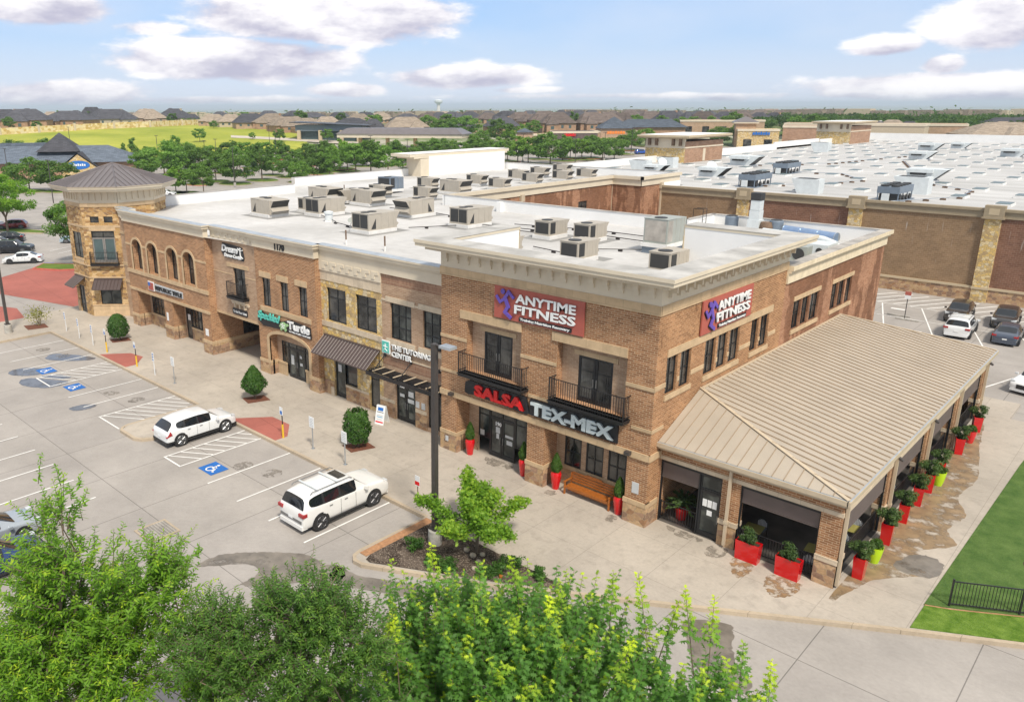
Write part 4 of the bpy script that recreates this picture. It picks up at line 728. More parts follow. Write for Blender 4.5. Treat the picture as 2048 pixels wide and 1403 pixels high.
F, l = TF(1); T.fb(F, .5, 2.9, 0, .04, 7.98, 8.28); F, l = TF(0); T.fb(F, .65, 2.75, 0, .05, 5.15, 5.35); T.fb(F, .8, 2.6, 0, .03, 4.86, 5.15)
T.build('stone_trim', 'limestone', B)
m = MB()
for i in range(8):
    F, l = TF(i); m.fb(F, 0, l, -.3, .08, 10.5, 11.5)
    for k in range(6): u = l*(k+.5)/6; m.fb(F, u-.045, u+.045, .08, .2, 10.75, 11.45)
for r, z0, z1 in ((ap+.75, 11.5, 11.62), (ap+1.0, 11.62, 11.8), (ap+1.12, 11.8, 12.0)): m.prism(octa(r), z0, z1)
m.build('tower_cornice', 'stucco', B)
m = MB(); e = octa(ap+1.16); apx = (tc_x, tc_y, 13.75)
for i in range(8): m.add([(e[i][0], e[i][1], 12.02), (e[(i+1) % 8][0], e[(i+1) % 8][1], 12.02), apx], [(0, 1, 2)])
for i in range(8):
    a, b = Vector((*e[i], 12.02)), Vector((*e[(i+1) % 8], 12.02)); A = Vector(apx); m.cyl(a, A, .07, .07, 4, caps=False)
    n = 9
    for k in range(1, n):
        u = k/n; p = a.lerp(b, u); mid = (a+b)/2; dirv = (A-mid); tt = 1-abs(2*u-1); q = p+dirv*tt*.97; m.cyl(p+Vector((0, 0, .03)), q+Vector((0, 0, .03)), .028, .028, 3, caps=False)
m.build('tower_roof', 'roof_brown_metal', B)
m = MB(); m.prism(octa(ap+1.2), 11.98, 12.02); m.build('tower_gutter', 'gutter_tan', B)
F, l = TF(1); o = window(B, F, .65, 2.75, 7.35, 7.98, 2, 1, d=-.12); door(B, F, .65, 2.75, 5.05, 7.35, 2, d=-.12, mat='door_grey', glass='glass_slate'); window(B, F, .7, 1.5, 8.72, 9.28, 1, 1, d=-.12); window(B, F, 1.95, 2.75, 8.72, 9.28, 1, 1, d=-.12); window(B, F, .85, 2.75, 1.12, 2.6, 2, 1, d=-.12, glass='glass_store')
balcony(.4, 2.95, F, 4.98, .35, 1.1)
F0, l = TF(0); window(B, F0, .75, 2.65, 5.35, 7.75, 2, 2, d=-.12, glass='glass_store'); door(B, F0, .6, 1.9, .02, 2.62, 2, d=-.12)
F7, l = TF(7); window(B, F7, .75, 2.65, 5.35, 7.75, 2, 2, d=-.12)
def awning(F, a, b, ztop, zbot, out, mat='bronze_metal', n=None):
    m = MB(); zt = ztop-.12; P = lambda u, d, z: fp(F, u, d, z)
    m.fb(F, a, b, 0, .14, zt, ztop)
    vs = [P(a, .12, zt), P(b, .12, zt), P(b, out, zbot), P(a, out, zbot)]; lo_ = [(x, y, z-.05) for x, y, z in vs]; m.add(vs+lo_, [(0, 3, 2, 1), (4, 5, 6, 7), (2, 3, 7, 6), (0, 4, 7, 3), (1, 2, 6, 5)])
    n = n or int((b-a)/.3)
    for i in range(n+1):
        u = a+(b-a)*i/n; p, q = Vector(P(u, .13, zt+.03)), Vector(P(u, out, zbot+.03)); m.cyl(p, q, .022, .022, 4)
    o = m.build('awning', mat, B); r = MB()
    for u in (a+.08, b-.08): r.cyl(P(u, .02, zbot), P(u, out-.02, zbot), .025, n=5); r.cyl(P(u, .02, zbot+.02), P(u, .02, zt), .025, n=5)
    r.cyl(P(a+.08, out-.04, zbot-.02), P(b-.08, out-.04, zbot-.02), .025, n=5); r.build('bracket', 'black_metal', o)
awning(TF(1)[0], .45, 3.05, 3.6, 2.72, .95); awning(TF(0)[0], .3, 2.3, 3.6, 2.72, 1.2); awning(FX(1), -24.75, -19.25, 4.25, 3.2, 1.25, n=19)

# steel trellis canopy with rods over the tutoring door
F = FX(1); m = MB(); z = 2.95
m.fb(F, -19.3, -13.1, 1.1, 1.2, z, z+.22).fb(F, -19.3, -13.1, 0, .08, z, z+.22)
for u in (-19.3, -17.3, -15.3, -13.2): m.fb(F, u, u+.08, .08, 1.1, z+.02, z+.2)
o = m.build('trellis_canopy', 'black_metal', B); r = MB()
for i in range(6): r.fb(F, -19.2, -13.2, .17+i*.16, .21+i*.16, z+.2, z+.28)
r.build('louvre', 'black_metal', o); r = MB()
for i in range(7): u = -18.8+i*.92; r.fb(F, u, u+.1, .08, 1.1, z+.29, z+.32)
r.build('louvre_strap', 'gutter_tan', o); r = MB()
for u in (-18.75, -16.45, -14.1): r.cyl(fp(F, u, .04, 4.05), fp(F, u, 1.1, 3.2), .03, n=6); r.cyl(fp(F, u, 0, 4.05), fp(F, u, .06, 4.05), .12, n=10)
r.build('tie_rod', 'black_metal', o)
# ---- covered patio with hipped metal roof
PX, PY0, PY1 = 8.12, .685, 27.6; ZE, ZT, HY0, HY1 = 4.12, 5.69, 4.52, 23.77
m = MB(); th = .06
tri = [(0.02, PY0, ZE), (PX, PY0, ZE), (.02, HY0, ZT)]; main = [(PX, PY0, ZE), (PX, PY1, ZE), (.02, HY1, ZT), (.02, HY0, ZT)]; bk = [(PX, PY1, ZE), (.02, PY1, ZE), (.02, HY1, ZT)]
for q in (tri, main, bk): m.poly(q)
o = m.build('patio_roof', 'roof_tan_metal', B)
r = MB()
def rib(a, b, w=.018, h=.05):
    a = Vector(a); b = Vector(b); d = (b-a).normalized(); s_ = d.cross(Vector((0, 0, 1))).normalized()*w; u_ = Vector((0, 0, h))
    r.add([a-s_, a+s_, b+s_, b-s_, a-s_+u_, a+s_+u_, b+s_+u_, b-s_+u_], [(4, 5, 6, 7), (0, 1, 5, 4), (1, 2, 6, 5), (2, 3, 7, 6), (3, 0, 4, 7)])
zof = lambda x: ZT+(ZE-ZT)*(x/PX)
n = 52
for i in range(n+1):
    y = PY0+.25+(PY1-PY0-.5)*i/n
    x0 = 0.03
    if y < HY0: x0 = PX*(HY0-y)/(HY0-PY0)
    if y > HY1: x0 = PX*(y-HY1)/(PY1-HY1)
    if x0 < PX-.2: rib((x0, y, zof(x0)), (PX, y, ZE))
for i in range(17):
    x = .35+i*.48
    if x < PX-.1: t_ = 1-x/PX; rib((x, PY0, ZE), (x, PY0+(HY0-PY0)*t_, ZE+(ZT-ZE)*t_), .012, .035)
r.build('standing_seam', 'roof_seam', o)
r = MB(); rib((PX, PY0, ZE+.01), (.02, HY0, ZT+.01), .09, .03); rib((PX, PY1, ZE+.01), (.02, HY1, ZT+.01), .09, .03); r.box(.02, .16, HY0, HY1, ZT-.02, ZT+.04); r.build('ridge_cap', 'gutter_tan', o)
m = MB()
for a, b in (((0, PY0), (PX, PY0)),): m.box(0.0, PX+.02, PY0-.1, PY0+.02, ZE-.22, ZE-.02); m.box(0, PX-.05, PY0+.02, PY0+.2, ZE-.34, ZE-.2)
m.box(PX-.02, PX+.1, PY0-.1, PY1+.1, ZE-.22, ZE-.02); m.box(PX-.2, PX-.02, PY0+.2, PY1, ZE-.34, ZE-.2); m.box(0, PX, PY1, PY1+.1, ZE-.22, ZE-.02); m.build('patio_fascia', 'gutter_tan', B)
m = MB(); m.box(.02, PX, PY0-.06, PY0+.0, ZE-.02, ZE-.008); m.box(PX+.02, PX+.08, PY0, PY1, ZE-.02, ZE-.008); m.build('patio_gutter', 'cap_blue', B)
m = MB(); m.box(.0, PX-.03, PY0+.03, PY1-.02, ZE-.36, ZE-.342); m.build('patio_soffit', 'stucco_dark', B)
Fp1 = FX(1.02); XS = 7.93; FS = (XS, 0, 0, 1); cols = [1.02, 7.2, 13.3, 19.4, 25.9]; cw = .78
m = MB(); wall(m, Fp1, 0, XS, 0, 3.78, [(.06, 3.02, 0, 3.15), (3.83, 7.12, 0, 3.15)], .45)
ops = [(cols[i]+(cw if i else .8), cols[i+1], 0, 3.15) for i in range(4)]; wall(m, FS, 1.02, 26.9, 0, 3.78, ops, .45); wall(m, (XS, 26.9, -1, 0), 0, XS, 0, 3.78); m.build('patio_wall', 'brick_red', B)
T = MB(); T.fb(Fp1, 0, XS+.02, 0, .03, 3.17, 3.36); T.fb(FS, 1.0, 26.9, 0, .03, 3.171, 3.359)
for a, b in ((3.0, 3.85), (7.1, XS+.06)): T.fb(Fp1, a-.0, b, -.5, .06, 1.05, 1.27)
for i, c in enumerate(cols): T.fb(FS, c-.04 if i else c, c+(cw if i else .8)+.04, -.5, .06, 1.05, 1.27)
T.build('stone_trim', 'limestone_pale', B)
S = MB(); S.fb(Fp1, 3.02, 3.83, -.46, .03, 0, 1.05).fb(Fp1, 7.11, XS+.03, -.46, .03, 0, 1.05); [S.fb(FS, c-.02 if i else c, c+(cw if i else .8)+.02, -.46, .03, 0, 1.05) for i, c in enumerate(cols)]; S.build('stone_plinth', 'stone_base', B)
m = MB(); m.fb(Fp1, 3.36, 3.48, .1, .22, .15, 3.9); m.fb(Fp1, 3.33, 3.51, .08, .24, 1.2, 1.35); m.fb(FS, 1.1, 1.22, .05, .17, .1, 3.9)
for c in cols[1:]: m.fb(FS, c+.33, c+.45, .06, .18, .1, 3.85); m.fb(FS, c+.3, c+.48, .06, .2, 1.2, 1.32)
m.build('downspout', 'gutter_tan', B)
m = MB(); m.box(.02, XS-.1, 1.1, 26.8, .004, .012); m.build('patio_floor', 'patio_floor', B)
# frames, roll-down screens, railing, patio door
fr = MB(); fr.fb(Fp1, .06, 3.02, -.2, -.1, 3.0, 3.15).fb(Fp1, .06, .12, -.2, -.1, 0, 3.0).fb(Fp1, 1.92, 1.98, -.2, -.1, 0, 3.0).fb(Fp1, 3.83, 7.12, -.2, -.1, 3.0, 3.15).fb(Fp1, 3.83, 3.89, -.2, -.1, 0, 3.0).fb(Fp1, 7.06, 7.12, -.2, -.1, 0, 3.0)
for q in ops: fr.fb(FS, q[0], q[1], -.2, -.1, 3.0, 3.15).fb(FS, q[0], q[0]+.06, -.2, -.1, 0, 3.0).fb(FS, q[1]-.06, q[1], -.2, -.1, 0, 3.0)
fr.build('patio_frame', 'frame_black', B)
for F_, a, b, z_ in [(Fp1, .12, 1.92, 2.3), (Fp1, 3.89, 7.06, 2.36)]+[(FS, q[0]+.06, q[1]-.06, 2.05) for q in ops]: m = MB(); m.fb(F_, a, b, -.17, -.15, z_, 3.0).fb(F_, a, b, -.18, -.13, z_-.05, z_); m.build('roll_down_screen', 'screen_fabric', B)
door(B, Fp1, 1.98, 3.0, .02, 2.28, 1, d=-.2, glass='glass_store', label='narrow patio door with notices'); window(B, Fp1, 1.98, 3.0, 2.3, 3.0, 1, 1, d=-.2, glass='glass_store')
m = MB(); [m.fb(Fp1, 2.15+.23*i, 2.35+.23*i, -.17, -.16, 1.5, 1.85) for i in range(3)]; m.fb(Fp1, 2.38, 2.62, -.17, -.16, 1.1, 1.35); m.build('door_notice', 'sign_white', B)
def rail(F_, a, b, H=1.0, d=-.28):
    m = MB(); n = int((b-a)/.12); m.fb(F_, a, b, d-.02, d+.02, H-.04, H).fb(F_, a, b, d-.02, d+.02, .08, .12)
    for i in range(n+1): u = a+(b-a)*i/n; m.fb(F_, u-.01, u+.01, d-.01, d+.01, .12, H-.04)
    for u in (a, b): m.fb(F_, u-.025, u+.025, d-.025, d+.025, 0, H+.04)
    m.build('patio_railing', 'black_metal', B)
rail(Fp1, .1, 1.9, .95); rail(Fp1, 3.9, 7.05); [rail(FS, q[0]+.08, q[1]-.08) for q in ops]
m = MB(); [m.cyl((8.1, y, 3.6), (8.28, y, 3.5), .09, .06, 8) for y in (7.6, 13.7, 26.3)]; m.build('wall_light', 'lamp_bronze', B)
# litter on the patio roof is left as tiny leaves of colour

# ================================================================ signs on the building
def backing(F, pts, d0, d1, mat, parent, name='backing'):
    m = MB(); n = len(pts); m.add([fp(F, u, d1, z) for u, z in pts]+[fp(F, u, d0, z) for u, z in pts], [tuple(range(n)), tuple(range(2*n-1, n-1, -1))]+[(i, n+i, n+(i+1) % n, (i+1) % n) for i in range(n)]); return m.build(name, mat, parent)
def fitness_sign(F, u0, z0, w, h, label):
    t = thing('wall_sign', label, 'sign', fp(F, u0+w/2, 0, z0+h/2))
    backing(F, [(u0, z0), (u0+w, z0), (u0+w, z0+h), (u0, z0+h)], .05, .12, 'sign_red_panel', t, 'sign_panel')
    k = w/5.4; X = lambda u: u0+u*k
    for off, mat, d, nm in ((-.035, 'sign_black', .13, 'letter_shadow'), (0, 'sign_white', .19, 'lettering')):
        text('ANYTIME', .62, F, X(1.42)+off, z0+h*.59+off*.6, d, mat, t, nm, ext=.06, bold=.014, fit=3.55*k, cap=.45)
        text('FITNESS', .62, F, X(1.36)+off, z0+h*.255+off*.6, d, mat, t, nm, ext=.06, bold=.014, fit=3.62*k, cap=.45)
    backing(F, [(X(1.62), z0+h*.04), (X(4.75), z0+h*.04), (X(4.75), z0+h*.165), (X(1.62), z0+h*.165)], .12, .15, 'sign_black', t, 'tagline_backing')
    text('Training Nutrition Recovery', .17*h/1.65, F, X(1.7), z0+h*.07, .165, 'sign_white', t, 'tagline', ext=.02, bold=.006, fit=2.95*k)
    # running figure emblem: head, arms, bent legs
    for off, mat, d0, d1 in ((-.035, 'sign_black', .12, .14), (0, 'sign_purple', .165, .21)):
        m = MB()
        kk = [0]
        def limb(p, q, r): 
            kk[0] += 1; D0, D1 = d0, d1+kk[0]*.003
            a, b = Vector((p[0], p[1])), Vector((q[0], q[1])); dv = (b-a).normalized(); nv = Vector((-dv.y, dv.x))*r; e = dv*r*.8
            P = [a-nv-e, b-nv+e, b+nv+e, a+nv-e]; vs = [fp(F, X(c.x)+off, d, z0+h*(c.y/1.65)+off*.6) for d in (D1, D0) for c in P]; m.add(vs, [(0,1,2,3),(7,6,5,4),(0,4,5,1),(1,5,6,2),(2,6,7,3),(3,7,4,0)])
        limb((.22, 1.12), (.42, .86), .075); limb((.42, .86), (.72, 1.06), .075); limb((.72, 1.08), (.98, 1.45), .085); limb((.98, 1.45), (1.26, 1.20), .075); limb((.76, 1.1), (.96, .68), .10); limb((.96, .70), (.76, .38), .09); limb((.76, .38), (1.12, .16), .085)
        cx, cz = X(.60), z0+h*1.42/1.65; m.cyl(fp(F, cx+off, d0, cz+off*.6), fp(F, cx+off, d1, cz+off*.6), .135*k, n=16); m.build('emblem' if off == 0 else 'emblem_shadow', mat, t)
fitness_sign(FX(0), -9.15, 8.46, 5.4, 1.65, 'large red fitness sign with purple runner over the front balconies')
fitness_sign(FR, 3.75, 8.46, 5.45, 1.64, 'red fitness sign with purple runner on the right side wall above the patio roof')
F0 = FX(0)
t = thing('wall_sign', 'red SALSA and pale TEX-MEX letters on black backing below the balconies', 'sign', (-6.4, -.1, 4.2))
backing(F0, [(-11.15, 3.86), (-10.85, 3.78), (-10.6, 3.85), (-6.9, 3.72), (-6.75, 3.8), (-6.95, 4.64), (-10.4, 4.60), (-10.8, 4.62), (-11.1, 4.45)], .03, .11, 'sign_black', t); backing(F0, [(-6.72, 3.76), (-1.62, 3.74), (-1.62, 4.66), (-6.72, 4.62)], .03, .11, 'sign_black', t)
text('SALSA', .86, F0, -10.38, 3.86, .17, 'sign_red', t, 'red_lettering', ext=.1, bold=.045, fit=3.35, cap=.66)
text('TEX-MEX', .86, F0, -6.6, 3.86, .17, 'sign_pale', t, 'pale_lettering', ext=.1, bold=.045, fit=4.8, cap=.66)
# speckled turtle
F = FX(.55); t = thing('wall_sign', 'green script and white serif turtle pottery sign over the arched entrance', 'sign', (-28.7, .5, 4.1))
backing(F, [(-31.95, 3.95), (-31.3, 3.62), (-29.2, 3.72), (-28.6, 3.7), (-25.62, 3.68), (-25.62, 3.95), (-25.7, 4.5), (-27.9, 4.62), (-28.4, 4.5), (-29.1, 4.3), (-31.3, 4.6), (-31.9, 4.6)], .03, .08, 'sign_black', t)
text('Speckled', .78, F, -31.85, 3.98, .13, 'sign_teal', t, 'green_lettering', ext=.07, bold=.025, shear=.25, spacing=.86, fit=2.75, cap=.74)
text('Turtle', .80, F, -28.2, 3.98, .13, 'sign_white', t, 'white_lettering', ext=.07, bold=.03, spacing=.92, fit=2.5, cap=.58); text('POTTERY STUDIO + BOUTIQUE', .15, F, -28.1, 3.76, .10, 'sign_white', t, 'tagline', ext=.02, bold=.008, fit=2.4)
m = MB()
def disc(m, F, u, z, ru, rz_, d0, d1, n=14): m.add([fp(F, u+ru*math.cos(2*PI*i/n), d1, z+rz_*math.sin(2*PI*i/n)) for i in range(n)]+[fp(F, u+ru*math.cos(2*PI*i/n), d0, z+rz_*math.sin(2*PI*i/n)) for i in range(n)], [tuple(range(n))]+[(i, n+i, n+(i+1) % n, (i+1) % n) for i in range(n)])
disc(m, F, -28.75, 4.08, .36, .26, .08, .16); disc(m, F, -28.28, 4.2, .14, .11, .08, .17); disc(m, F, -29.0, 3.82, .10, .12, .08, .15); disc(m, F, -28.5, 3.82, .10, .12, .08, .15); disc(m, F, -29.12, 4.0, .12, .06, .08, .15); m.build('turtle_emblem', 'sign_green', t)
m = MB(); [disc(m, F, -28.75+dx, 4.08+dz, .07, .06, .16, .175, 6) for dx, dz in ((0, 0), (-.17, .06), (.17, .06), (-.1, -.12), (.1, -.12), (0, .15))]; m.build('shell_plate', 'sign_white', t)
# dream
F = FX(.7); t = thing('wall_sign', 'white script dance sign with dancer above the passage balcony', 'sign', (-35.0, .65, 8.4))
backing(F, [(-36.6, 8.35), (-36.1, 7.98), (-33.6, 7.95), (-33.5, 8.2), (-33.7, 8.95), (-36.4, 9.05)], .02, .06, 'sign_black', t)
text('Dream', .72, F, -36.45, 8.42, .1, 'sign_white', t, 'script_lettering', ext=.06, bold=.02, shear=.2, spacing=.88, fit=2.2, cap=.52); text('Dance Center', .38, F, -36.1, 8.05, .1, 'sign_white', t, 'lettering', ext=.06, bold=.015, fit=2.4, cap=.27)
m = MB(); m.fb(F, -33.98, -33.9, .06, .12, 8.3, 8.75); disc(m, F, -33.94, 8.84, .06, .07, .06, .12, 8)
for p, q in (((-33.94, 8.68), (-34.25, 8.85)), ((-33.94, 8.68), (-33.6, 8.78)), ((-33.94, 8.32), (-34.15, 8.02)), ((-33.94, 8.32), (-33.62, 8.15))): m.cyl(fp(F, p[0], .09, p[1]), fp(F, q[0], .09, q[1]), .035, n=5)
m.build('dancer_emblem', 'sign_white', t)
t = thing('wall_sign', 'small black oval sign To 2nd Floor Suites under the passage balcony', 'sign', (-34.4, .68, 4.0)); backing(F, [(-35.55, 3.72), (-33.7, 3.72), (-33.62, 3.8), (-33.62, 4.12), (-33.7, 4.18), (-35.55, 4.18), (-35.63, 4.1), (-35.63, 3.8)], .0, .06, 'sign_black', t)
text('To 2nd Floor Suites', .25, F, -35.5, 3.86, .07, 'sign_white', t, 'lettering', ext=.02, bold=.01, fit=1.8)
# title company
F = FX(.05); t = thing('wall_sign', 'long dark title company sign with red flag mark under the arches', 'sign', (-44.5, 0, 4.1)); backing(F, [(-46.75, 3.78), (-42.02, 3.86), (-42.02, 4.4), (-46.75, 4.42)], .02, .06, 'sign_grey', t)
text('REPUBLIC TITLE', .50, F, -46.6, 3.93, .10, 'sign_black', t, 'lettering', ext=.05, bold=.02, fit=4.5, cap=.36); backing(F, [(-47.95, 3.72), (-46.9, 3.72), (-46.9, 4.5), (-47.95, 4.5)], .02, .07, 'sign_white', t, 'logo_border'); backing(F, [(-47.85, 3.78), (-47.0, 3.78), (-47.0, 4.42), (-47.85, 4.42)], .07, .1, 'sign_red_panel', t, 'logo_flag'); backing(F, [(-47.85, 4.12), (-47.5, 4.12), (-47.5, 4.42), (-47.85, 4.42)], .1, .12, 'sign_blue', t, 'logo_canton')
# tutoring
F = FX(1); t = thing('wall_sign', 'white two-line tutoring center letters above the steel trellis canopy', 'sign', (-16.7, .95, 4.5))
for off, mat, d, nm in ((-.04, 'sign_black', .06, 'letter_shadow'), (0, 'sign_white', .13, 'lettering')): text('THE TUTORING', .47, F, -18.05+off, 4.56+off*.5, d, mat, t, nm, ext=.06, bold=.015, fit=3.35, cap=.34); text('CENTER', .47, F, -18.05+off, 4.12+off*.5, d, mat, t, nm, ext=.06, bold=.015, fit=1.75, cap=.34)
backing(F, [(-18.95, 4.2), (-18.25, 4.2), (-18.25, 5.0), (-18.95, 5.0)], .02, .12, 'sign_white', t, 'logo_border'); backing(F, [(-18.9, 4.25), (-18.3, 4.25), (-18.3, 4.95), (-18.9, 4.95)], .12, .14, 'sign_teal', t, 'logo_square'); m = MB(); disc(m, F, -18.6, 4.75, .07, .08, .14, .15, 8); m.cyl(fp(F, -18.8, .15, 4.66), fp(F, -18.4, .15, 4.62), .025, n=4); m.cyl(fp(F, -18.6, .15, 4.68), fp(F, -18.62, .15, 4.5), .035, n=4); m.cyl(fp(F, -18.62, .15, 4.5), fp(F, -18.8, .15, 4.32), .025, n=4); m.cyl(fp(F, -18.62, .15, 4.5), fp(F, -18.42, .15, 4.36), .025, n=4); m.build('logo_figure', 'sign_white', t)

# ================================================================ street furniture
def shoebox_lamp(x, y, h, z0, label, conc=.75, arm=0, head=True):
    t = thing('parking_lot_lamp', label, 'lamp post', (x, y, z0)); m = MB(); m.lathe((x, y, z0), [(.31, 0), (.31, conc-.04), (.28, conc)], 18); m.build('concrete_base', 'concrete_post', t)
    m = MB(); m.box(x-.2, x+.2, y-.2, y+.2, z0+conc, z0+conc+.1); m.box(x-.11, x+.11, y-.11, y+.11, z0+conc+.1, z0+h); m.build('pole', 'lamp_bronze', t)
    if head:
        m = MB(); a = arm; dx, dy = math.cos(a), math.sin(a); m.cyl((x, y, z0+h-.06), (x+dx*.5, y+dy*.5, z0+h-.02), .05, n=6); o = m.build('arm', 'lamp_bronze', t)
        m = MB(); F = (x+dx*.45, y+dy*.45, dx, dy); m.fb(F, 0, .62, -.22, .22, z0+h-.05, z0+h+.06); m.build('lamp_head', 'galvanised', t)
shoebox_lamp(-5.95, -7.75, 9.35, 0, 'tall bronze lamp post on round concrete base in the mulch island')
shoebox_lamp(-56.6, -9.0, 9.5, 0, 'dark lamp post on pale concrete base at the left picture edge', arm=2)
def sign_post(x, y, label, kind):
    t = thing('parking_sign', label, 'sign', (x, y, 0), group='signs along the parking kerb'); m = MB(); pl = MB(); h = 1.75
    if kind == 'access':
        m.cyl((x, y, 0), (x, y, .85), .06, n=8); m.build('yellow_sleeve', 'paint_yellow', t); m = MB(); m.cyl((x, y, .85), (x, y, h), .035, n=6); m.build('post', 'black_metal', t)
        pl.box(x-.15, x+.15, y-.055, y-.04, 1.45, 1.95); q = pl.build('plate', 'sign_white', t); b_ = MB(); b_.box(x-.1, x+.1, y-.06, y-.056, 1.5, 1.72); b_.build('access_symbol', 'sign_blue', q)
    elif kind == 'white':
        m.box(x-.05, x+.05, y-.012, y+.012, 0, 1.3); m.build('post', 'sign_white', t); pl.box(x-.13, x+.13, y-.035, y-.015, 1.05, 1.75); q = pl.build('plate', 'sign_white', t); b_ = MB(); [b_.box(x-.09, x+.09, y-.04, y-.036, z, z+.09) for z in (1.15, 1.35, 1.55)]; b_.build('printing', 'sign_blue', q)
    elif kind == 'grey':
        m.box(x-.03, x+.03, y-.02, y+.02, 0, 1.9); m.box(x-.1, x+.1, y-.1, y+.1, 0, .02); m.build('post', 'galvanised', t); pl.box(x-.22, x+.22, y-.045, y-.022, 1.3, 1.95); q = pl.build('plate', 'sign_white', t); b_ = MB(); [b_.box(x-.16, x+.16-.05*(i % 2), y-.05, y-.046, 1.4+i*.1, 1.44+i*.1) for i in range(5)]; b_.build('printing', 'sign_grey', q)
    else:
        m.cyl((x, y, 0), (x, y, .05), .19, n=16); m.cyl((x, y, .05), (x, y, .8), .025, n=6); m.build('post', 'rust_brown', t); pl.box(x-.16, x+.16, y-.03, y-.01, .75, 1.3); q = pl.build('plate', 'sign_white', t); b_ = MB(); b_.box(x-.16, x+.16, y-.035, y-.031, .8, 1.0); b_.build('red_band', 'sign_red', q)
sign_post(-9.45, -5.4, 'small white and red sign on a round rusty foot beside the mulch island', 'foot')
sign_post(-15.15, -5.35, 'grey post sign right in front of the nose of the large white SUV', 'grey'); sign_post(-18.1, -5.3, 'grey post sign with white plate left of the third clipped shrub', 'grey')
sign_post(-20.6, -5.6, 'accessible parking sign on yellow sleeve at the red ramp beside the white crossover', 'access'); sign_post(-34.1, -5.35, 'grey post sign between the balcony passage and the striped stall', 'grey')
sign_post(-36.75, -5.5, 'thin white post sign just right of the far red ramp', 'white'); sign_post(-39.6, -5.5, 'accessible parking sign on yellow sleeve at the right edge of the far red ramp', 'access'); sign_post(-44.8, -5.5, 'accessible parking sign on yellow sleeve at the left edge of the far red ramp', 'access')
sign_post(-47.55, -5.45, 'thin white post sign, nearest to the round clipped shrub by the arcade', 'white'); sign_post(-50.4, -5.4, 'thin white post sign, middle of the three in a row by the tower', 'white'); sign_post(-53.4, -5.3, 'thin white post sign, leftmost one nearest the kerb corner', 'white')
t = thing('parking_sign', 'no parking sign on black post behind the patio roof', 'sign', (-2.2, 49.9, Z0)); m = MB(); m.cyl((-2.2, 49.9, Z0), (-2.2, 49.9, 1.9), .035, n=6); m.build('post', 'black_metal', t); m = MB(); m.box(-2.45, -1.95, 49.83, 49.86, 1.75, 2.45); m.build('plate', 'sign_white', t); m = MB(); m.box(-2.45, -1.95, 49.82, 49.826, 2.1, 2.45); m.build('red_band', 'sign_red_panel', t)
for i, (x, y) in enumerate(((-2.9, 50.75), (-1.9, 49.6))):
    m = MB(); m.box(x-.95, x+.95, y-.08, y+.08, Z0, Z0+.12); tag(m.build('wheel_stop', 'concrete_post'), ['worn wheel stop behind the no parking sign post', 'worn wheel stop in front of the no parking sign post'][i], 'wheel stop', 'wheel stops in the back lot')
# A-frame board
t = thing('sandwich_board', 'white A-frame sidewalk board by the tutoring door', 'sandwich board', (-18.1, .0, 0), R(12))
for s_ in (-1, 1):
    m = MB(); P = [(-.33, .34*s_, 0), (.33, .34*s_, 0), (.33, .05*s_, 1.15), (-.33, .05*s_, 1.15)]; n_ = Vector((0, -.03*s_, 0)); m.add([Vector(p) for p in P]+[Vector(p)+n_ for p in P], [(0,1,2,3), (7,6,5,4), (0,4,5,1), (1,5,6,2), (2,6,7,3), (3,7,4,0)]); o = m.build('panel', 'sign_white', t, world=False)
    if s_ < 0:
        def dec(u0, u1, v0, v1, mat, nm): 
            f_ = lambda u, v: (u, -.34+.29*v/1.15-.012, v); q = MB(); q.add([f_(u0, v0), f_(u1, v0), f_(u1, v1), f_(u0, v1)], [(0, 1, 2, 3)]); q.build(nm, mat, o, world=False)
        dec(-.28, .28, .12, .2, 'sign_red', 'red_line'); dec(-.22, .2, .3, .34, 'sign_grey', 'text_line'); dec(-.22, .22, .44, .48, 'cyan', 'text_line'); dec(-.22, .22, .54, .58, 'sign_grey', 'text_line'); dec(-.25, .25, .74, .77, 'sign_black', 'rule'); dec(-.2, .2, .84, 1.04, 'sign_blue', 'logo')
# bench
t = thing('park_bench', 'long orange wooden bench under the front windows', 'bench', (-3.3, .45, 0)); x0, x1, y0 = -4.55, -2.05, .2
m = MB(); [m.box(x0, x1, y0+i*.1, y0+.085+i*.1, .42, .455) for i in range(5)]; m.box(x0, x1, y0-.01, y0+.02, .33, .415); m.build('seat', 'wood_bench', t)
m = MB(); [m.box(x0, x1, y0+.52+i*.03, y0+.55+i*.03, .54+i*.13, .63+i*.13) for i in range(4)]; m.box(x0+.8, x1-.8, y0+.62, y0+.66, 1.02, 1.08); m.build('backrest', 'wood_bench', t)
for x in (x0-.07, x1): m = MB(); m.box(x, x+.07, y0-.05, y0+.03, 0, .66); m.build('leg', 'wood_bench', t); m = MB(); m.box(x, x+.07, y0+.53, y0+.61, 0, .98); m.build('leg', 'wood_bench', t); m = MB(); m.box(x-.01, x+.08, y0-.08, y0+.56, .66, .70); m.build('armrest', 'wood_bench', t)
m = MB(); m.box(x0, x1, y0+.2, y0+.25, .15, .2); m.build('stretcher', 'wood_bench', t)
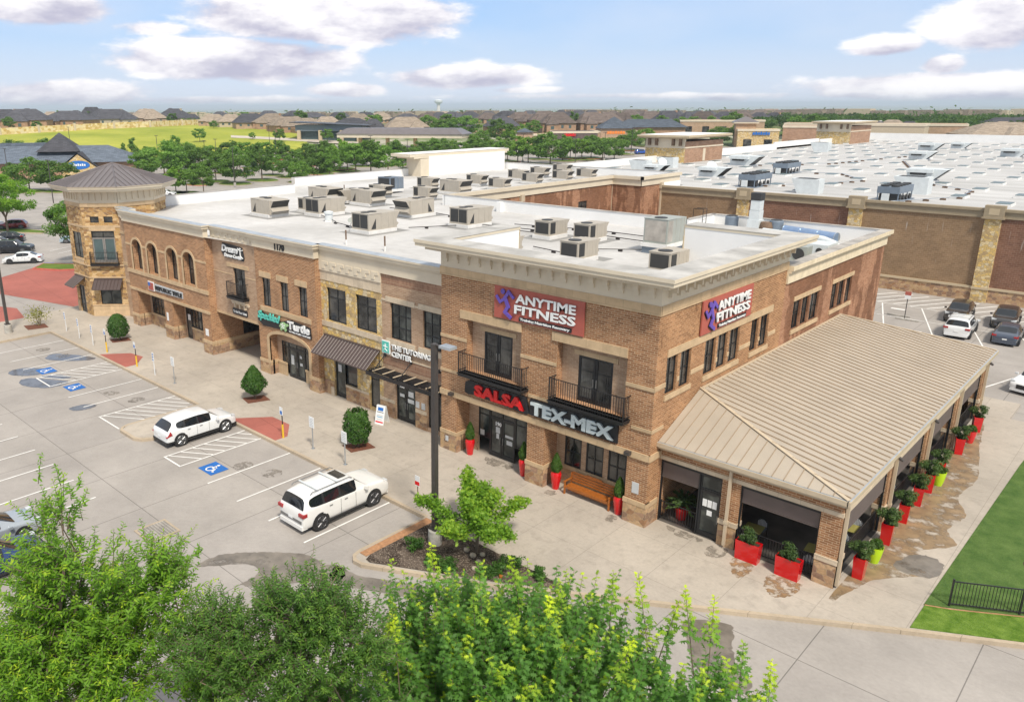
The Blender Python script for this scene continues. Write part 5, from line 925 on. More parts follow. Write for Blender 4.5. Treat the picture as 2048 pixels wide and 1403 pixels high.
# ---- plants made of leaves
def leafmesh(name, C_, N_, S_, tint, mat, shape=0, up=None):
    """C_ (n,3) centres, N_ (n,3) normals, S_ (n,) sizes; one real leaf polygon per entry"""
    n = len(C_); rs = np.random.RandomState(n % 9973)
    tpl = {0: [(-.5, 0), (0, -.32), (.5, 0), (0, .32)], 1: [(-.6, 0), (-.2, -.18), (.25, -.16), (.7, 0), (.25, .16), (-.2, .18)],
           2: [(-.6, -.03), (-.38, -.10), (-.34, -.40), (-.16, -.13), (.06, -.48), (.16, -.12), (.42, -.34), (.40, -.06), (.75, 0), (.40, .06), (.42, .34), (.16, .12), (.06, .48), (-.16, .13), (-.34, .40), (-.38, .10), (-.6, .03)]}[shape]
    k = len(tpl); N_ = N_/(np.linalg.norm(N_, axis=1, keepdims=True)+1e-9)
    if up is None: up = rs.normal(size=(n, 3))
    T = up-(up*N_).sum(1, keepdims=True)*N_; T /= np.linalg.norm(T, axis=1, keepdims=True)+1e-9; Bv = np.cross(N_, T)
    V = np.zeros((n, k, 3))
    for i, (a, b) in enumerate(tpl): V[:, i] = C_+T*(a*S_)[:, None]+Bv*(b*S_)[:, None]+N_*((-abs(b)*.5-a*a*.25)*S_)[:, None]
    me = bpy.data.meshes.new(name); me.vertices.add(n*k); me.vertices.foreach_set('co', V.reshape(-1).astype('f')); me.loops.add(n*k); me.loops.foreach_set('vertex_index', np.arange(n*k, dtype='i'))
    me.polygons.add(n); me.polygons.foreach_set('loop_start', np.arange(0, n*k, k, dtype='i')); me.update(calc_edges=True); a = me.attributes.new('tint', 'FLOAT', 'FACE'); a.data.foreach_set('value', np.clip(tint, 0, 1).astype('f'))
    me.materials.append(MATS[mat]); return me
def mesh_obj(name, me, parent):
    o = bpy.data.objects.new(name, me); COL.objects.link(o)
    if parent is not None: o.parent = parent
    return o
def crown_points(rs, n, rx, ry, rz, zc, nclump=40, spread=.22, shell=.65, flat=1.0, lumps=None):
    d = rs.normal(size=(nclump, 3)); d /= np.linalg.norm(d, axis=1, keepdims=True); r = shell+(1-shell)*rs.rand(nclump, 1)**.6; cl = d*r*(.82+.3*rs.rand(nclump, 1))
    cl[:, 2] = np.where(cl[:, 2] < -.72, -.72+rs.rand(nclump)*.3, cl[:, 2]); ci = rs.randint(0, nclump, n); g = rs.normal(size=(n, 3)); g /= np.linalg.norm(g, axis=1, keepdims=True)+1e-9; g *= rs.rand(n, 1)**.4
    sz = spread*(.7+.7*rs.rand(nclump)); P = cl[ci]+g*sz[ci][:, None]*np.array([1, 1, .8]); ct = rs.rand(nclump)
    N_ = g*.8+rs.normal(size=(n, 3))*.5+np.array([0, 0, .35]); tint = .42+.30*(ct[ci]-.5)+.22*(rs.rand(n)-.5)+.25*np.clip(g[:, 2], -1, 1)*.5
    return P*np.array([rx, ry, rz])+np.array([0, 0, zc]), N_, tint
def limb(m, a, b, r0, r1, n=6): m.cyl(a, b, r0, r1, n)
# clipped shrubs in square mulch pits along the front
def shrub(x, y, r, h, kind, label, n=3800):
    t = thing('clipped_shrub', label, 'shrub', (x, y, 0), group='shrubs in square mulch pits'); rs = np.random.RandomState(int(abs(x)*10))
    z = rs.rand(n); a = rs.rand(n)*2*PI
    if kind == 'egg': prof = lambda z: np.sqrt(np.clip(1-((z-.42)/.60)**2, 0, 1))*(1-.15*z)
    elif kind == 'cone': prof = lambda z: np.where(z < .35, np.sqrt(np.clip(z/.35, 0, 1))*.95+.05, 1-((z-.35)/.65)**1.25*.88)
    else: prof = lambda z: np.where(z < .25, .75+z, 1-.35*((z-.25)/.75)**3)
    rr = prof(z)*r*(.93+.10*np.sin(a*5+z*9)+.06*np.sin(a*11-z*17))*(.72+.30*rs.rand(n)**.5); P = np.stack([rr*np.cos(a), rr*np.sin(a), .42+z*(h-.42)], 1); N_ = np.stack([np.cos(a), np.sin(a), (z-.3)], 1)+rs.normal(size=(n, 3))*.45
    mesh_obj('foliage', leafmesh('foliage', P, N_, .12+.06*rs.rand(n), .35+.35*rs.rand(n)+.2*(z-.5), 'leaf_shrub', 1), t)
    m = MB(); m.cyl((-.05, 0, 0), (-.12, 0, .6), .05, .04, 6).cyl((.06, .03, 0), (.12, .05, .6), .05, .04, 6); m.build('stem', 'trunk', t, world=False)
    return t
for x, y, r, h, k, lb in ((-47.4, -3.3, .95, 2.25, 'egg', 'round clipped shrub in front of the arcade'), (-27.25, -3.2, .92, 2.35, 'cone', 'pointed cone-shaped shrub in front of the stone shopfront'), (-16.45, -3.4, .82, 2.25, 'col', 'stubby column-shaped shrub in front of the tutoring door')):
    m = MB(); c_, s_ = math.cos(.42), math.sin(.42); a = .62
    m.prism([(x-.75, y-.5), (x-.25, y+.85), (x+.85, y+.65), (x+.35, y-.75)], -.05, .03); struct(m.build('mulch_pit', 'mulch_red')); shrub(x, y, r, h, k, lb)
m = MB(); m.prism([(-57.95, -7.3), (-57.4, -5.7), (-55.9, -5.9), (-56.3, -7.5)], -.05, .03); struct(m.build('mulch_pit', 'mulch_red'))
t = thing('sparse_shrub', 'sparse yellowing shrub in the mulch pit near the kerb corner', 'shrub', (-57.2, -6.3, 0), group='shrubs in square mulch pits'); rs = np.random.RandomState(3); n = 420; P = rs.normal(size=(n, 3))*np.array([.5, .5, .35])+np.array([0, 0, 1.05]); mesh_obj('foliage', leafmesh('foliage', P, rs.normal(size=(n, 3)), .13+.05*rs.rand(n), rs.rand(n), 'leaf_yellow', 1), t)
m = MB(); [m.cyl((.03*i, .02*i, 0), (.55*math.cos(i*1.3), .5*math.sin(i*1.3), 1.2+.1*i), .02, .008, 4) for i in range(7)]; m.build('stem', 'shrub_wood', t, world=False)
# tall glossy red pots with clipped cypress by the front doors
def potproto():
    t = thing('potted_cypress', 'x', 'planter', group='tall red pots by the front entrance'); m = MB(); m.lathe((0, 0, 0), [(.17, 0), (.18, .04), (.235, .45), (.275, .72), (.27, .84), (.235, .90), (.235, .93), (.20, .93), (.20, .88)], 28); m.build('pot', 'red_gloss', t, smooth=50, world=False)
    rs = np.random.RandomState(5); n = 2600; z = rs.rand(n); a = rs.rand(n)*2*PI; pr = np.where(z < .3, .65+z*1.1, .98-((z-.3)/.7)**1.5*.85); rr = pr*.27*(.6+.45*rs.rand(n)**.5)*(1+.12*np.sin(a*4+z*8)); P = np.stack([rr*np.cos(a), rr*np.sin(a), .90+z*1.02], 1); N_ = np.stack([np.cos(a), np.sin(a), z*0+.4], 1)+rs.normal(size=(n, 3))*.5
    mesh_obj('foliage', leafmesh('foliage', P, N_, .06+.03*rs.rand(n), .3+.5*rs.rand(n), 'leaf_cypress', 1), t); return t
PP = Proto(potproto())
for x, y, lb, sc in ((-11.15, .38, 'tall glossy red pot with clipped cypress left of the front doors', 1.0), (-7.35, .38, 'tall glossy red pot with clipped cypress between front doors and middle pillar', 1.0), (-5.25, .35, 'tall glossy red pot with clipped cypress left of the orange bench', 1.02), (-1.55, .3, 'tall glossy red pot with clipped cypress right of the orange bench', 1.0)): PP.put((x, y, 0), random.uniform(0, 6), lb, sc)
# square red planters round the patio
def bushy(t, rs, rx, rz, z, n, mat='leaf_boxwood', ls=.09, ry=None):
    P, N_, ti = crown_points(rs, n, rx, ry or rx, rz, z, 16, .5, .3); mesh_obj('foliage', leafmesh('foliage', P, N_, ls*(.7+.6*rs.rand(n)), ti+.1, mat, 1), t)
def planter(wx, wy, h, taper, mat, name, seed):
    t = thing(name, 'x', 'planter', group='planters around the covered patio'); m = MB(); a, b = wx*taper/2, wy*taper/2; A, B_ = wx/2, wy/2
    m.add([(-a, -b, 0), (a, -b, 0), (a, b, 0), (-a, b, 0), (-A, -B_, h), (A, -B_, h), (A, B_, h), (-A, B_, h), (-A+.04, -B_+.04, h), (A-.04, -B_+.04, h), (A-.04, B_-.04, h), (-A+.04, B_-.04, h), (-A+.04, -B_+.04, h-.08), (A-.04, -B_+.04, h-.08), (A-.04, B_-.04, h-.08), (-A+.04, B_-.04, h-.08)],
          [(0,3,2,1), (0,1,5,4), (1,2,6,5), (2,3,7,6), (3,0,4,7), (4,5,9,8), (5,6,10,9), (6,7,11,10), (7,4,8,11), (8,9,13,12), (9,10,14,13), (10,11,15,14), (11,8,12,15)]); m.build('pot', mat, t, world=False)
    m = MB(); m.box(-A+.045, A-.045, -B_+.045, B_-.045, h-.1, h-.06); m.build('soil', 'soil', t, world=False)
    m = MB(); [m.cyl((0, 0, h-.1), (.12*math.cos(i), .1*math.sin(i), h+.25), .012, .008, 4) for i in range(5)]; m.build('stem', 'shrub_wood', t, world=False); return t
t1 = planter(1.02, .42, .88, .93, 'red_gloss', 'red_planter', 1); bushy(t1, np.random.RandomState(2), .40, .36, 1.12, 1500, ry=.24)
P1 = Proto(t1); P1.put((4.58, .68, 0), R(1), 'wide red box planter left in front of the large patio opening'); P1.put((6.3, .62, 0), R(0), 'wide red box planter right in front of the large patio opening', (.98, 1, 1))
t2 = planter(.46, .46, .95, .82, 'red_gloss', 'red_planter', 2); bushy(t2, np.random.RandomState(4), .40, .42, 1.3, 1700); P2 = Proto(t2)
names = ['nearest the patio corner downspout', 'behind the first lime pot', 'at the second patio pillar', 'beside the third patio opening', 'left of the second lime pot', 'just past the third patio pillar', 'with the round olive crown by the fourth opening', 'second last before the far pillar', 'farthest one at the end of the patio']
for i, y in enumerate((2.6, 6.3, 8.9, 11.2, 13.1, 15.2, 19.4, 21.6, 23.7)):
    if i == 7: continue
    P2.put((8.42, y, 0), R(3*i), 'tapered square red planter with leafy shrub '+names[i], 1+.04*math.sin(i*2))
t3 = thing('lime_pot', 'round lime green pot behind the nearest red side planter', 'planter', group='planters around the covered patio'); m = MB(); m.lathe((0, 0, 0), [(.20, 0), (.27, .3), (.31, .6), (.32, .74), (.28, .74), (.27, .66)], 24); m.build('pot', 'lime_gloss', t3, smooth=50, world=False); bushy(t3, np.random.RandomState(9), .30, .22, .86, 900, 'leaf_cypress')
P3 = Proto(t3); P3.put((8.5, 4.3, 0), 0, 'round lime green pot behind the nearest red side planter'); P3.put((8.6, 14.3, 0), 1, 'round lime green pot farther along, beside the third patio pillar')
t4 = copy_tree(P3.o, (8.5, 21.6, 0), 0, 'round red pot with small green shrub near the far end of the patio'); 
for c in t4.children:
    if c.name.startswith('pot'): c.data = c.data.copy(); c.data.materials.clear(); c.data.materials.append(MATS['red_gloss'])
t4.name = 'round_pot'
# palm in red ribbed pot inside the patio
t = thing('potted_palm', 'bushy palm in a red ribbed pot behind the small patio railing', 'planter', (.85, 1.95, 0)); m = MB(); m.lathe((.85, 1.95, 0), [(.22, 0), (.30, .35), (.33, .62), (.29, .62)], 22); m.build('pot', 'red_gloss', t, smooth=30)
rs = np.random.RandomState(8); P = []; N_ = []; U = []
for i in range(42):
    a = rs.rand()*2*PI; l = .7+.5*rs.rand(); e = .5+.8*rs.rand()
    for k in range(22): s_ = k/22; P.append((math.cos(a)*l*s_*math.cos(e*(1-s_*.2)), math.sin(a)*l*s_*math.cos(e*(1-s_*.2)), .75+l*s_*math.sin(e)-.55*s_*s_*l)); N_.append((rs.normal()*.5, rs.normal()*.5, 1)); U.append((math.cos(a)+rs.normal()*.7, math.sin(a)+rs.normal()*.7, 0))
mesh_obj('foliage', leafmesh('foliage', np.array(P), np.array(N_), np.full(len(P), .22), .3+.5*rs.rand(len(P)), 'leaf_boxwood', 1, np.array(U)), t)
# patio tables and chairs
def table():
    t = thing('patio_table', 'x', 'table', group='patio tables'); m = MB(); m.box(-.38, .38, -.38, .38, .71, .745); m.build('tabletop', 'table_olive', t, world=False); m = MB(); m.cyl((0, 0, .02), (0, 0, .71), .035, n=8); m.box(-.28, .28, -.03, .03, 0, .03); m.box(-.03, .03, -.28, .28, 0, .03); m.build('leg', 'black_metal', t, world=False); return t
def chair():
    t = thing('patio_chair', 'x', 'chair', group='patio chairs'); m = MB(); m.box(-.22, .22, -.22, .22, .44, .46); m.build('seat', 'hvac_slate', t, world=False); m = MB()
    for i in range(-3, 4): m.box(i*.06-.02, i*.06+.02, .20+.0*i, .22, .52, .84-.012*i*i)
    m.build('backrest', 'sign_grey', t, world=False); m = MB(); m.tube([(-.23, .21, .0), (-.23, .22, .7), (-.14, .22, .88), (.14, .22, .88), (.23, .22, .7), (.23, .21, 0)], .014, 5); m.build('back_frame', 'black_metal', t, world=False)
    for x in (-.2, .2): m = MB(); m.cyl((x, -.2, 0), (x, -.2, .44), .013, n=5); m.build('leg', 'black_metal', t, world=False)
    return t
TB = Proto(table()); CH = Proto(chair())
for i, (x, y, lb) in enumerate(((4.15, 2.2, 'olive table behind the left wide red planter'), (6.75, 2.3, 'olive table behind the right wide red planter'), (7.2, 5.2, 'olive table inside the first side opening'), (7.2, 10.2, 'olive table inside the second side opening'), (7.2, 16, 'olive table inside the third side opening'))):
    TB.put((x, y, 0), .1, lb)
    CH.put((x, y-.62, 0), PI+.1, 'black patio chair in front of the '+lb.replace('olive table', 'table')); CH.put((x+.05, y+.62, 0), 0, 'black patio chair at the back of the '+lb.replace('olive table', 'table'))
# low black fence on the turf
t = thing('metal_fence', 'black metal picket fence at the edge of the artificial turf', 'fence', (11.6, 2.95, 0)); F = (11.6, 2.95, .857, .515); m = MB(); L_ = 13.
m.fb(F, 0, L_, -.02, .02, .1, .14).fb(F, 0, L_, -.02, .02, 1.08, 1.12); [m.fb(F, u*.115, u*.115+.018, -.009, .009, .14, 1.08) for u in range(int(L_/.115))]; m.build('picket_panel', 'black_metal', t)
for u in (0, 2.4, 4.8, 7.2, 9.6, 12): m = MB(); m.fb(F, u-.03, u+.03, -.03, .03, 0, 1.2); m.build('post', 'black_metal', t)
rs = random.Random(4); m = MB(); m.lathe((13.6, 8.6, .0), [(.5, .02), (.5, .035)], 20); struct(m.build('rock_ring_bed', 'soil')); 
for i in range(14): m = MB(); a = rs.uniform(0, 6.28); r = rs.uniform(0, .42); m.lathe((13.6+r*math.cos(a), 8.6+r*math.sin(a), .03), [(.05, 0), (.08, .03), (.05, .07)], 7); tag(m.build('stone', 'rock'), 'small pale stone in the round bed on the turf', 'stone', 'stones in the round bed')
# rocks and a stump in the island
for i, (x, y, r) in enumerate(((-4.5, -7.25, .13), (-4.0, -7.4, .14), (-3.75, -7.05, .12), (-3.55, -7.55, .10), (-3.3, -8.1, .12))):
    m = MB(); m.lathe((x, y, .02), [(r*.7, 0), (r, r*.5), (r*.8, r*1.1), (r*.3, r*1.3)], 8, sx=1.2); tag(m.build('stone', 'rock', smooth=60), 'rounded pale stone at the foot of the small island tree', 'stone', 'stones at the island tree')

# ================================================================ rooftop equipment
def rtu(name, label, W, L, H, body='hvac_beige', big=True, hood=True):
    t = local_thing(name, label, 'rooftop unit', 'air handling units on the flat roof'); m = MB(); m.box(-W-.12, .12, -.1, L-.1, 0, .26); m.build('roof_curb', 'curb_white', t, world=False)
    m = MB(); m.box(-W, 0, 0, L, .3, .3+H); m.box(-W-.03, .03, -.03, L*.45, .3+H, .33+H); m.box(-W-.02, .02, -.02, L+.02, .26, .3); o = m.build('cabinet', body, t, world=False)
    m = MB()
    if big: m.box(-W+.12, -W/2-.03, -.015, 0, .42, .22+H); m.box(-W/2+.03, -.12, -.015, 0, .42, .22+H); m.add([(.012, .25, .36), (.012, .75, .36), (.012, .75, .3+H*.72)], [(0, 1, 2)]); m.add([(-W-.012, .25, .36), (-W-.012, .75, .36), (-W-.012, .75, .3+H*.72)], [(0, 2, 1)])
    else: m.box(-W+.1, -.1, -.015, 0, .40, .2+H); m.box(0, .015, .12, .72, .40, .22+H); m.box(-W-.015, -W, .12, .72, .40, .22+H)
    m.build('coil_grille', 'hvac_dark', t, world=False); m = MB()
    for y in ((.55, 1.25) if big else (.62,)):
        for x in ((-W/2,) if not big else (-W*.5,)): m.cyl((x, y, .33+H), (x, y, .37+H), .42 if not big else .36, n=18)
    m.build('fan', 'hvac_dark', t, world=False)
    m = MB(); [m.box(0, .012, y, y+.012, .34, .28+H) for y in (L*.45, L*.7, L*.88)]; m.box(.0, .02, L*.62, L*.66, .2+H, .25+H); m.box(-W-.012, -W, L*.5, L*.5+.02, .34, .28+H); m.build('panel_seam', 'cap_metal', t, world=False)
    if hood:
        m = MB(); a, b = -W+.1, -.1; z1 = .3+H
        m.add([(a, L, z1-.02), (b, L, z1-.02), (b, L+.42, z1-.05), (a, L+.42, z1-.05), (a, L, .3+H*.45), (b, L, .3+H*.45)], [(0,1,2,3), (0,3,4), (1,5,2)])
        m.add([(a, L, .3+H*.42), (b, L, .3+H*.42), (b, L+.3, .3+H*.2), (a, L+.3, .3+H*.2), (a, L, .32), (b, L, .32)], [(0,1,2,3), (0,3,4), (1,5,2)]); m.build('air_hood', body, t, world=False)
        m = MB(); m.add([(a+.03, L+.40, z1-.07), (b-.03, L+.40, z1-.07), (b-.03, L+.02, .32+H*.46), (a+.03, L+.02, .32+H*.46)], [(0, 3, 2, 1)]); m.build('filter', 'hvac_dark', t, world=False)
    return t
UL = Proto(rtu('rooftop_unit', 'x', 2.0, 2.95, 1.22, big=True)); UM = Proto(rtu('rooftop_unit', 'x', 1.36, 2.25, 1.0, big=False)); US = Proto(rtu('rooftop_unit', 'x', 1.3, 2.3, .98, big=False))
DIM = {'L': (UL, 2.0, 2.95), 'M': (UM, 1.36, 2.25), 'S': (US, 1.3, 2.3)}
RU = [('L', 'A', -43.38, 9.73, 'beige rooftop unit standing alone, leftmost on the front roof'), ('S', 'A', -42.79, 14.04, 'small beige rooftop unit just behind the left one of the two-panel units'), ('L', 'B', -40.7, 13.1, 'beige rooftop unit with twin coil panels at the left group by the round exhaust can'),
      ('L', 'A', -47.86, 19.55, 'large beige rooftop unit at the back left of the left group'), ('M', 'R', -46.9, 21.2, 'beige rooftop unit with many fittings at the back of the left group'), ('L', 'A', -43.0, 21.15, 'large beige rooftop unit on the right of the left group, facing its hood right'),
      ('S', 'A', -47.64, 27.03, 'small beige rooftop unit left of the slate grey unit'), ('S', 'A', -50.22, 36.92, 'small beige rooftop unit behind the slate grey unit'), ('S', 'A', -42.55, 28.81, 'small beige rooftop unit in front right of the slate grey unit'),
      ('L', 'A', -43.61, 34.65, 'large beige rooftop unit by the start of the courtyard cornice'), ('S', 'A', -48.44, 43.73, 'small beige rooftop unit on a tall white kerb before the raised parapet'), ('S', 'A', -43.2, 41.8, 'small beige rooftop unit hugging the courtyard cornice, nearest the camera'),
      ('L', 'R', -34.03, 17.99, 'large beige rooftop unit with its hood turned left, mid roof'), ('L', 'B', -29.88, 9.52, 'large beige rooftop unit nearest the front parapet, with twin coil panels'), ('L', 'B', -26.38, 16.97, 'large beige rooftop unit before the white rear parapet, with twin coil panels'),
      ('S', 'A', -49.27, 52.89, 'small beige rooftop unit left of the far row by the raised parapet'), ('S', 'A', -49.83, 58.39, 'small beige rooftop unit far left in the back row'), ('S', 'A', -44.72, 50.06, 'small beige rooftop unit with a round duct elbow at the courtyard side'),
      ('S', 'A', -51.0, 65.2, 'small beige rooftop unit, farthest against the back parapet'), ('S', 'A', -44.27, 55.89, 'small beige rooftop unit above the drain pipes of the courtyard wall'), ('S', 'A', -43.6, 60.4, 'small beige rooftop unit at the right end of the far row'),
      ('M', 'B', -18.3, 16.92, 'beige rooftop unit, left of the pair behind the corner block'), ('M', 'B', -15.3, 17.6, 'beige rooftop unit, right of the pair behind the corner block'), ('M', 'B', -11.59, 10.76, 'beige rooftop unit in the middle of the corner block roof'),
      ('M', 'B', -5.6, 11.2, 'beige rooftop unit tucked behind the right parapet of the corner block'), ('S', 'B', -15.95, 8.4, 'beige rooftop unit half hidden at the end of the corner cornice')]
for k, o_, x, y, lb in RU:
    P_, W, L = DIM[k]; ang, dx, dy = {'A': (-PI/2, -L, 0), 'B': (0, 0, 0), 'R': (PI, -W, L)}[o_]; P_.put((x+dx, y+dy, ZR), ang, lb)
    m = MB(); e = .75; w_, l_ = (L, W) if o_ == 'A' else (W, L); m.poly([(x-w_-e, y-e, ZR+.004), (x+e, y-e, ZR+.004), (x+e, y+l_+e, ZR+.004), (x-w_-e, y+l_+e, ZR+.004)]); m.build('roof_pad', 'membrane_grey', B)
t = rtu('rooftop_unit', 'slate grey rooftop unit on a white kerb among the beige ones', 2.0, 2.1, 1.25, 'hvac_slate', False, False); t.location = (-50.2, 30.4, ZR+.2)
t = rtu('rooftop_unit', 'tall grey-green rooftop unit on a blue-grey steel stand', 1.7, 2.5, 1.55, 'hvac_grey', False, False); t.location = (-9.0, 17.0, ZR+.45); m = MB(); m.box(-1.75, 0, 0, 2.6, -.45, .0); m.build('stand', 'hvac_slate', t, world=False)
for c in t.children:
    if c.name.startswith('coil'): c.data.materials[0] = MATS['cap_metal']
def pipe(pts, label):
    t = thing('roof_pipe', label, 'pipe', pts[0], 0, 'dark pipes on roof blocks'); m = MB(); m.tube(pts, .035, 5); m.build('pipe', 'pipe_black', t); m = MB()
    for a, b in zip(pts[:-1], pts[1:]):
        a = Vector(a); b = Vector(b); n = max(1, int((b-a).length/2.6))
        for i in range(n): c = a.lerp(b, (i+.5)/n); m.box(c.x-.14, c.x+.14, c.y-.07, c.y+.07, ZR+.005, c.z-.02)
    m.build('support_block', 'pipe_black', t)
z = ZR+.16
for pts, lb in (([(-46, 15.5, z), (-36.5, 11.6, z), (-36.2, 11.3, z), (-31.9, 10.4, z)], 'black roof pipe from the left group to the front parapet unit'), ([(-40, 21, z), (-33.9, 21.2, z), (-26.5, 20.0, z)], 'black roof pipe behind the unit with the left-turned hood'), ([(-29.5, 13.4, z), (-26.6, 18.6, z), (-20, 19.5, z)], 'black roof pipe between the two twin-panel units'), ([(-24.6, 18.0, z), (-19.8, 18.2, z)], 'short black roof pipe left of the pair behind the corner block'), ([(-24.5, 20.6, z), (-18, 22.4, z), (-11, 22.2, z)], 'long black roof pipe along the white rear parapet'), ([(-16, 20.5, z), (-10.8, 20.2, z)], 'black roof pipe towards the tall grey-green unit'), ([(-16.9, 13.2, z), (-12.9, 12.4, z)], 'black roof pipe left of the middle corner unit'), ([(-13.3, 15.2, z), (-10.6, 17.4, z)], 'short black roof pipe by the tall grey-green unit'), ([(-8.9, 20.4, z), (-3.5, 24.5, z)], 'black roof pipes behind the tall grey-green unit')): pipe(pts, lb)
def vent_pipe(x, y, h, lb):
    t = thing('vent_pipe', lb, 'vent pipe', (x, y, ZR), group='white-footed vent pipes'); m = MB(); m.cyl((x, y, ZR), (x, y, ZR+h*.35), .07, n=8); m.build('collar', 'curb_white', t); m = MB(); m.cyl((x, y, ZR+h*.35), (x, y, ZR+h), .055, n=8); m.build('pipe', 'rust_brown', t)
for x, y, lb in ((-27.6, 5.4, 'vent pipe left of the pair near the front parapet'), (-23.6, 5.5, 'vent pipe right of the pair near the front parapet'), (-50, 14.5, 'vent pipe near the far left parapet'), (-53.5, 26.5, 'vent pipe beside the parapet jog'), (-52.5, 33.5, 'vent pipe behind the slate grey unit'), (-53.0, 46.5, 'vent pipe near the raised parapet')): vent_pipe(x, y, 1.05, lb)
t = thing('exhaust_fan', 'round white exhaust can beside the twin-panel unit', 'exhaust fan', (-37.8, 11.9, ZR)); m = MB(); m.lathe((-37.8, 11.9, ZR), [(.42, 0), (.42, .12)], 4); m.build('kerb', 'curb_white', t); m = MB(); m.lathe((-37.8, 11.9, ZR+.12), [(.33, 0), (.33, .55), (.40, .55), (.40, .72), (.12, .80)], 16); m.build('housing', 'hvac_white', t, smooth=30)
def dish(x, y, s_, lb, stand='tripod'):
    t = thing('satellite_dish', lb, 'satellite dish', (x, y, ZR)); m = MB(); m.lathe((0, 0, 0), [(.02, 0), (.22*s_, .03*s_), (.42*s_, .12*s_)], 16); o = m.build('dish', 'hvac_grey', t, smooth=60, world=False); o.location = (0, 0, .75*s_); o.rotation_euler = (.5, .3, 0); m = MB(); [m.cyl((.3*math.cos(a)*s_, .3*math.sin(a)*s_, 0), (0, 0, .75*s_), .02, n=4) for a in (0, 2.1, 4.2)]; m.build('tripod', 'pipe_black', t, world=False)
dish(-33.4, 10.8, .8, 'small grey satellite dish left of the front twin-panel unit'); dish(-6.6, 15.6, 1.3, 'dark satellite dish on cinder blocks by the cut cornice end')
m = MB(); m.box(-7.2, -6.0, 14.95, 15.35, ZR+.01, ZR+.2); tag(m.build('cinder_block', 'cinder'), 'row of cinder blocks weighting the dark satellite dish', 'cinder block')
# kitchen exhaust stack, condensers, ducts behind the block
t = thing('exhaust_stack', 'tall square white exhaust stack with soot-black mouth', 'exhaust stack', (-9.7, 33.0-3.2, ZR)); x, y = -8.6, 29.8
m = MB(); m.box(x-.45, x+.45, y-.45, y+.45, ZR, ZR+1.1); m.box(x-.38, x+.38, y-.38, y+.38, ZR+1.1, ZR+1.8); m.box(x-.35, x+.35, y-.35, y+.35, ZR+1.82, ZR+2.55); m.build('shaft', 'hvac_white', t); m = MB(); m.box(x-.38, x+.38, y-.38, y+.38, ZR+2.55, ZR+3.1); m.build('soot_mouth', 'hvac_dark', t); m = MB(); m.lathe((x+.85, y, ZR+.6), [(.38, -.38), (.5, 0), (.38, .38)], 14); m.build('fan_scroll', 'rust_brown', t)
for x, y, lb in ((-10.7, 30.4, 'round condenser left of the exhaust stack'), (-7.2, 30.3, 'round condenser right of the exhaust stack')):
    t = thing('condenser', lb, 'condenser', (x, y, ZR), group='round condensers'); m = MB(); m.lathe((x, y, ZR+.2), [(.48, 0), (.5, .1), (.5, .85), (.44, .92)], 20); m.build('coil', 'hvac_slate', t); m = MB(); m.lathe((x, y, ZR+1.12), [(.42, 0), (.40, .04), (.05, .05)], 18); m.build('fan_guard', 'hvac_dark', t)
t = thing('duct', 'long shiny blue-grey round duct along the far parapet', 'duct', (-7.2, 30.6, ZR)); m = MB(); m.cyl((-6.5, 30.2, ZR+.5), (-2.4, 28.9, ZR+.5), .33, n=18); m.build('duct_pipe', 'duct_blue', t, smooth=40); m = MB(); [m.cyl((-6.5+4.1*k, 30.2-1.3*k, ZR+.5), (-6.46+4.1*k, 30.187-1.3*k, ZR+.5), .36, n=18) for k in (.0, .33, .66, .99)]; m.build('flange', 'galvanised', t)
t = thing('duct', 'white insulated duct bending down behind the corner block', 'duct', (-3, 26, ZR)); m = MB(); m.tube([(-6.5, 26.2, ZR+.8), (-2.2, 25.4, ZR+.8), (-1.2, 25.0, ZR+.6), (-.9, 24.8, ZR+.1)], .27, 12); m.build('duct_pipe', 'hvac_white', t, smooth=50)
t = thing('condenser', 'flat grey split condenser with one round fan behind the corner cornice', 'condenser', (-1.5, 21, ZR)); m = MB(); m.box(-2.3, -1.3, 20.2, 21.1, ZR+.1, ZR+1.05); m.build('casing', 'hvac_grey', t); m = MB(); m.cyl((-1.8, 20.2, ZR+.58), (-1.8, 20.17, ZR+.58), .36, n=16); m.build('fan_guard', 'hvac_dark', t)
t = thing('make_up_air_unit', 'low white air box beside the split condenser', 'rooftop unit', (-2, 23, ZR)); m = MB(); m.box(-2.6, -.9, 22.6, 24.4, ZR+.1, ZR+.9); m.build('casing', 'hvac_white', t); m = MB(); m.cyl((-1.4, 22.6, ZR+.5), (-1.4, 22.56, ZR+.5), .2, n=12); m.build('outlet', 'hvac_dark', t)
t = thing('ladder', 'dark roof access ladder hooked over the rear parapet', 'ladder', (-12.5, 30.4, ZR)); m = MB(); [m.tube([(-12.1+q, 28.3, ZR), (-12.1+q, 28.3, ZR+1.7), (-12.9+q, 28.3, ZR+1.7), (-12.9+q, 28.3, ZR+.4)], .025, 4) for q in (0, .0)]; m.tube([(-12.1, 28.9, ZR), (-12.1, 28.9, ZR+1.7), (-12.9, 28.9, ZR+1.7)], .025, 4); [m.cyl((-12.1, 28.3, ZR+.3*k), (-12.1, 28.9, ZR+.3*k), .015, n=4) for k in range(1, 6)]; m.build('rail', 'pipe_black', t)

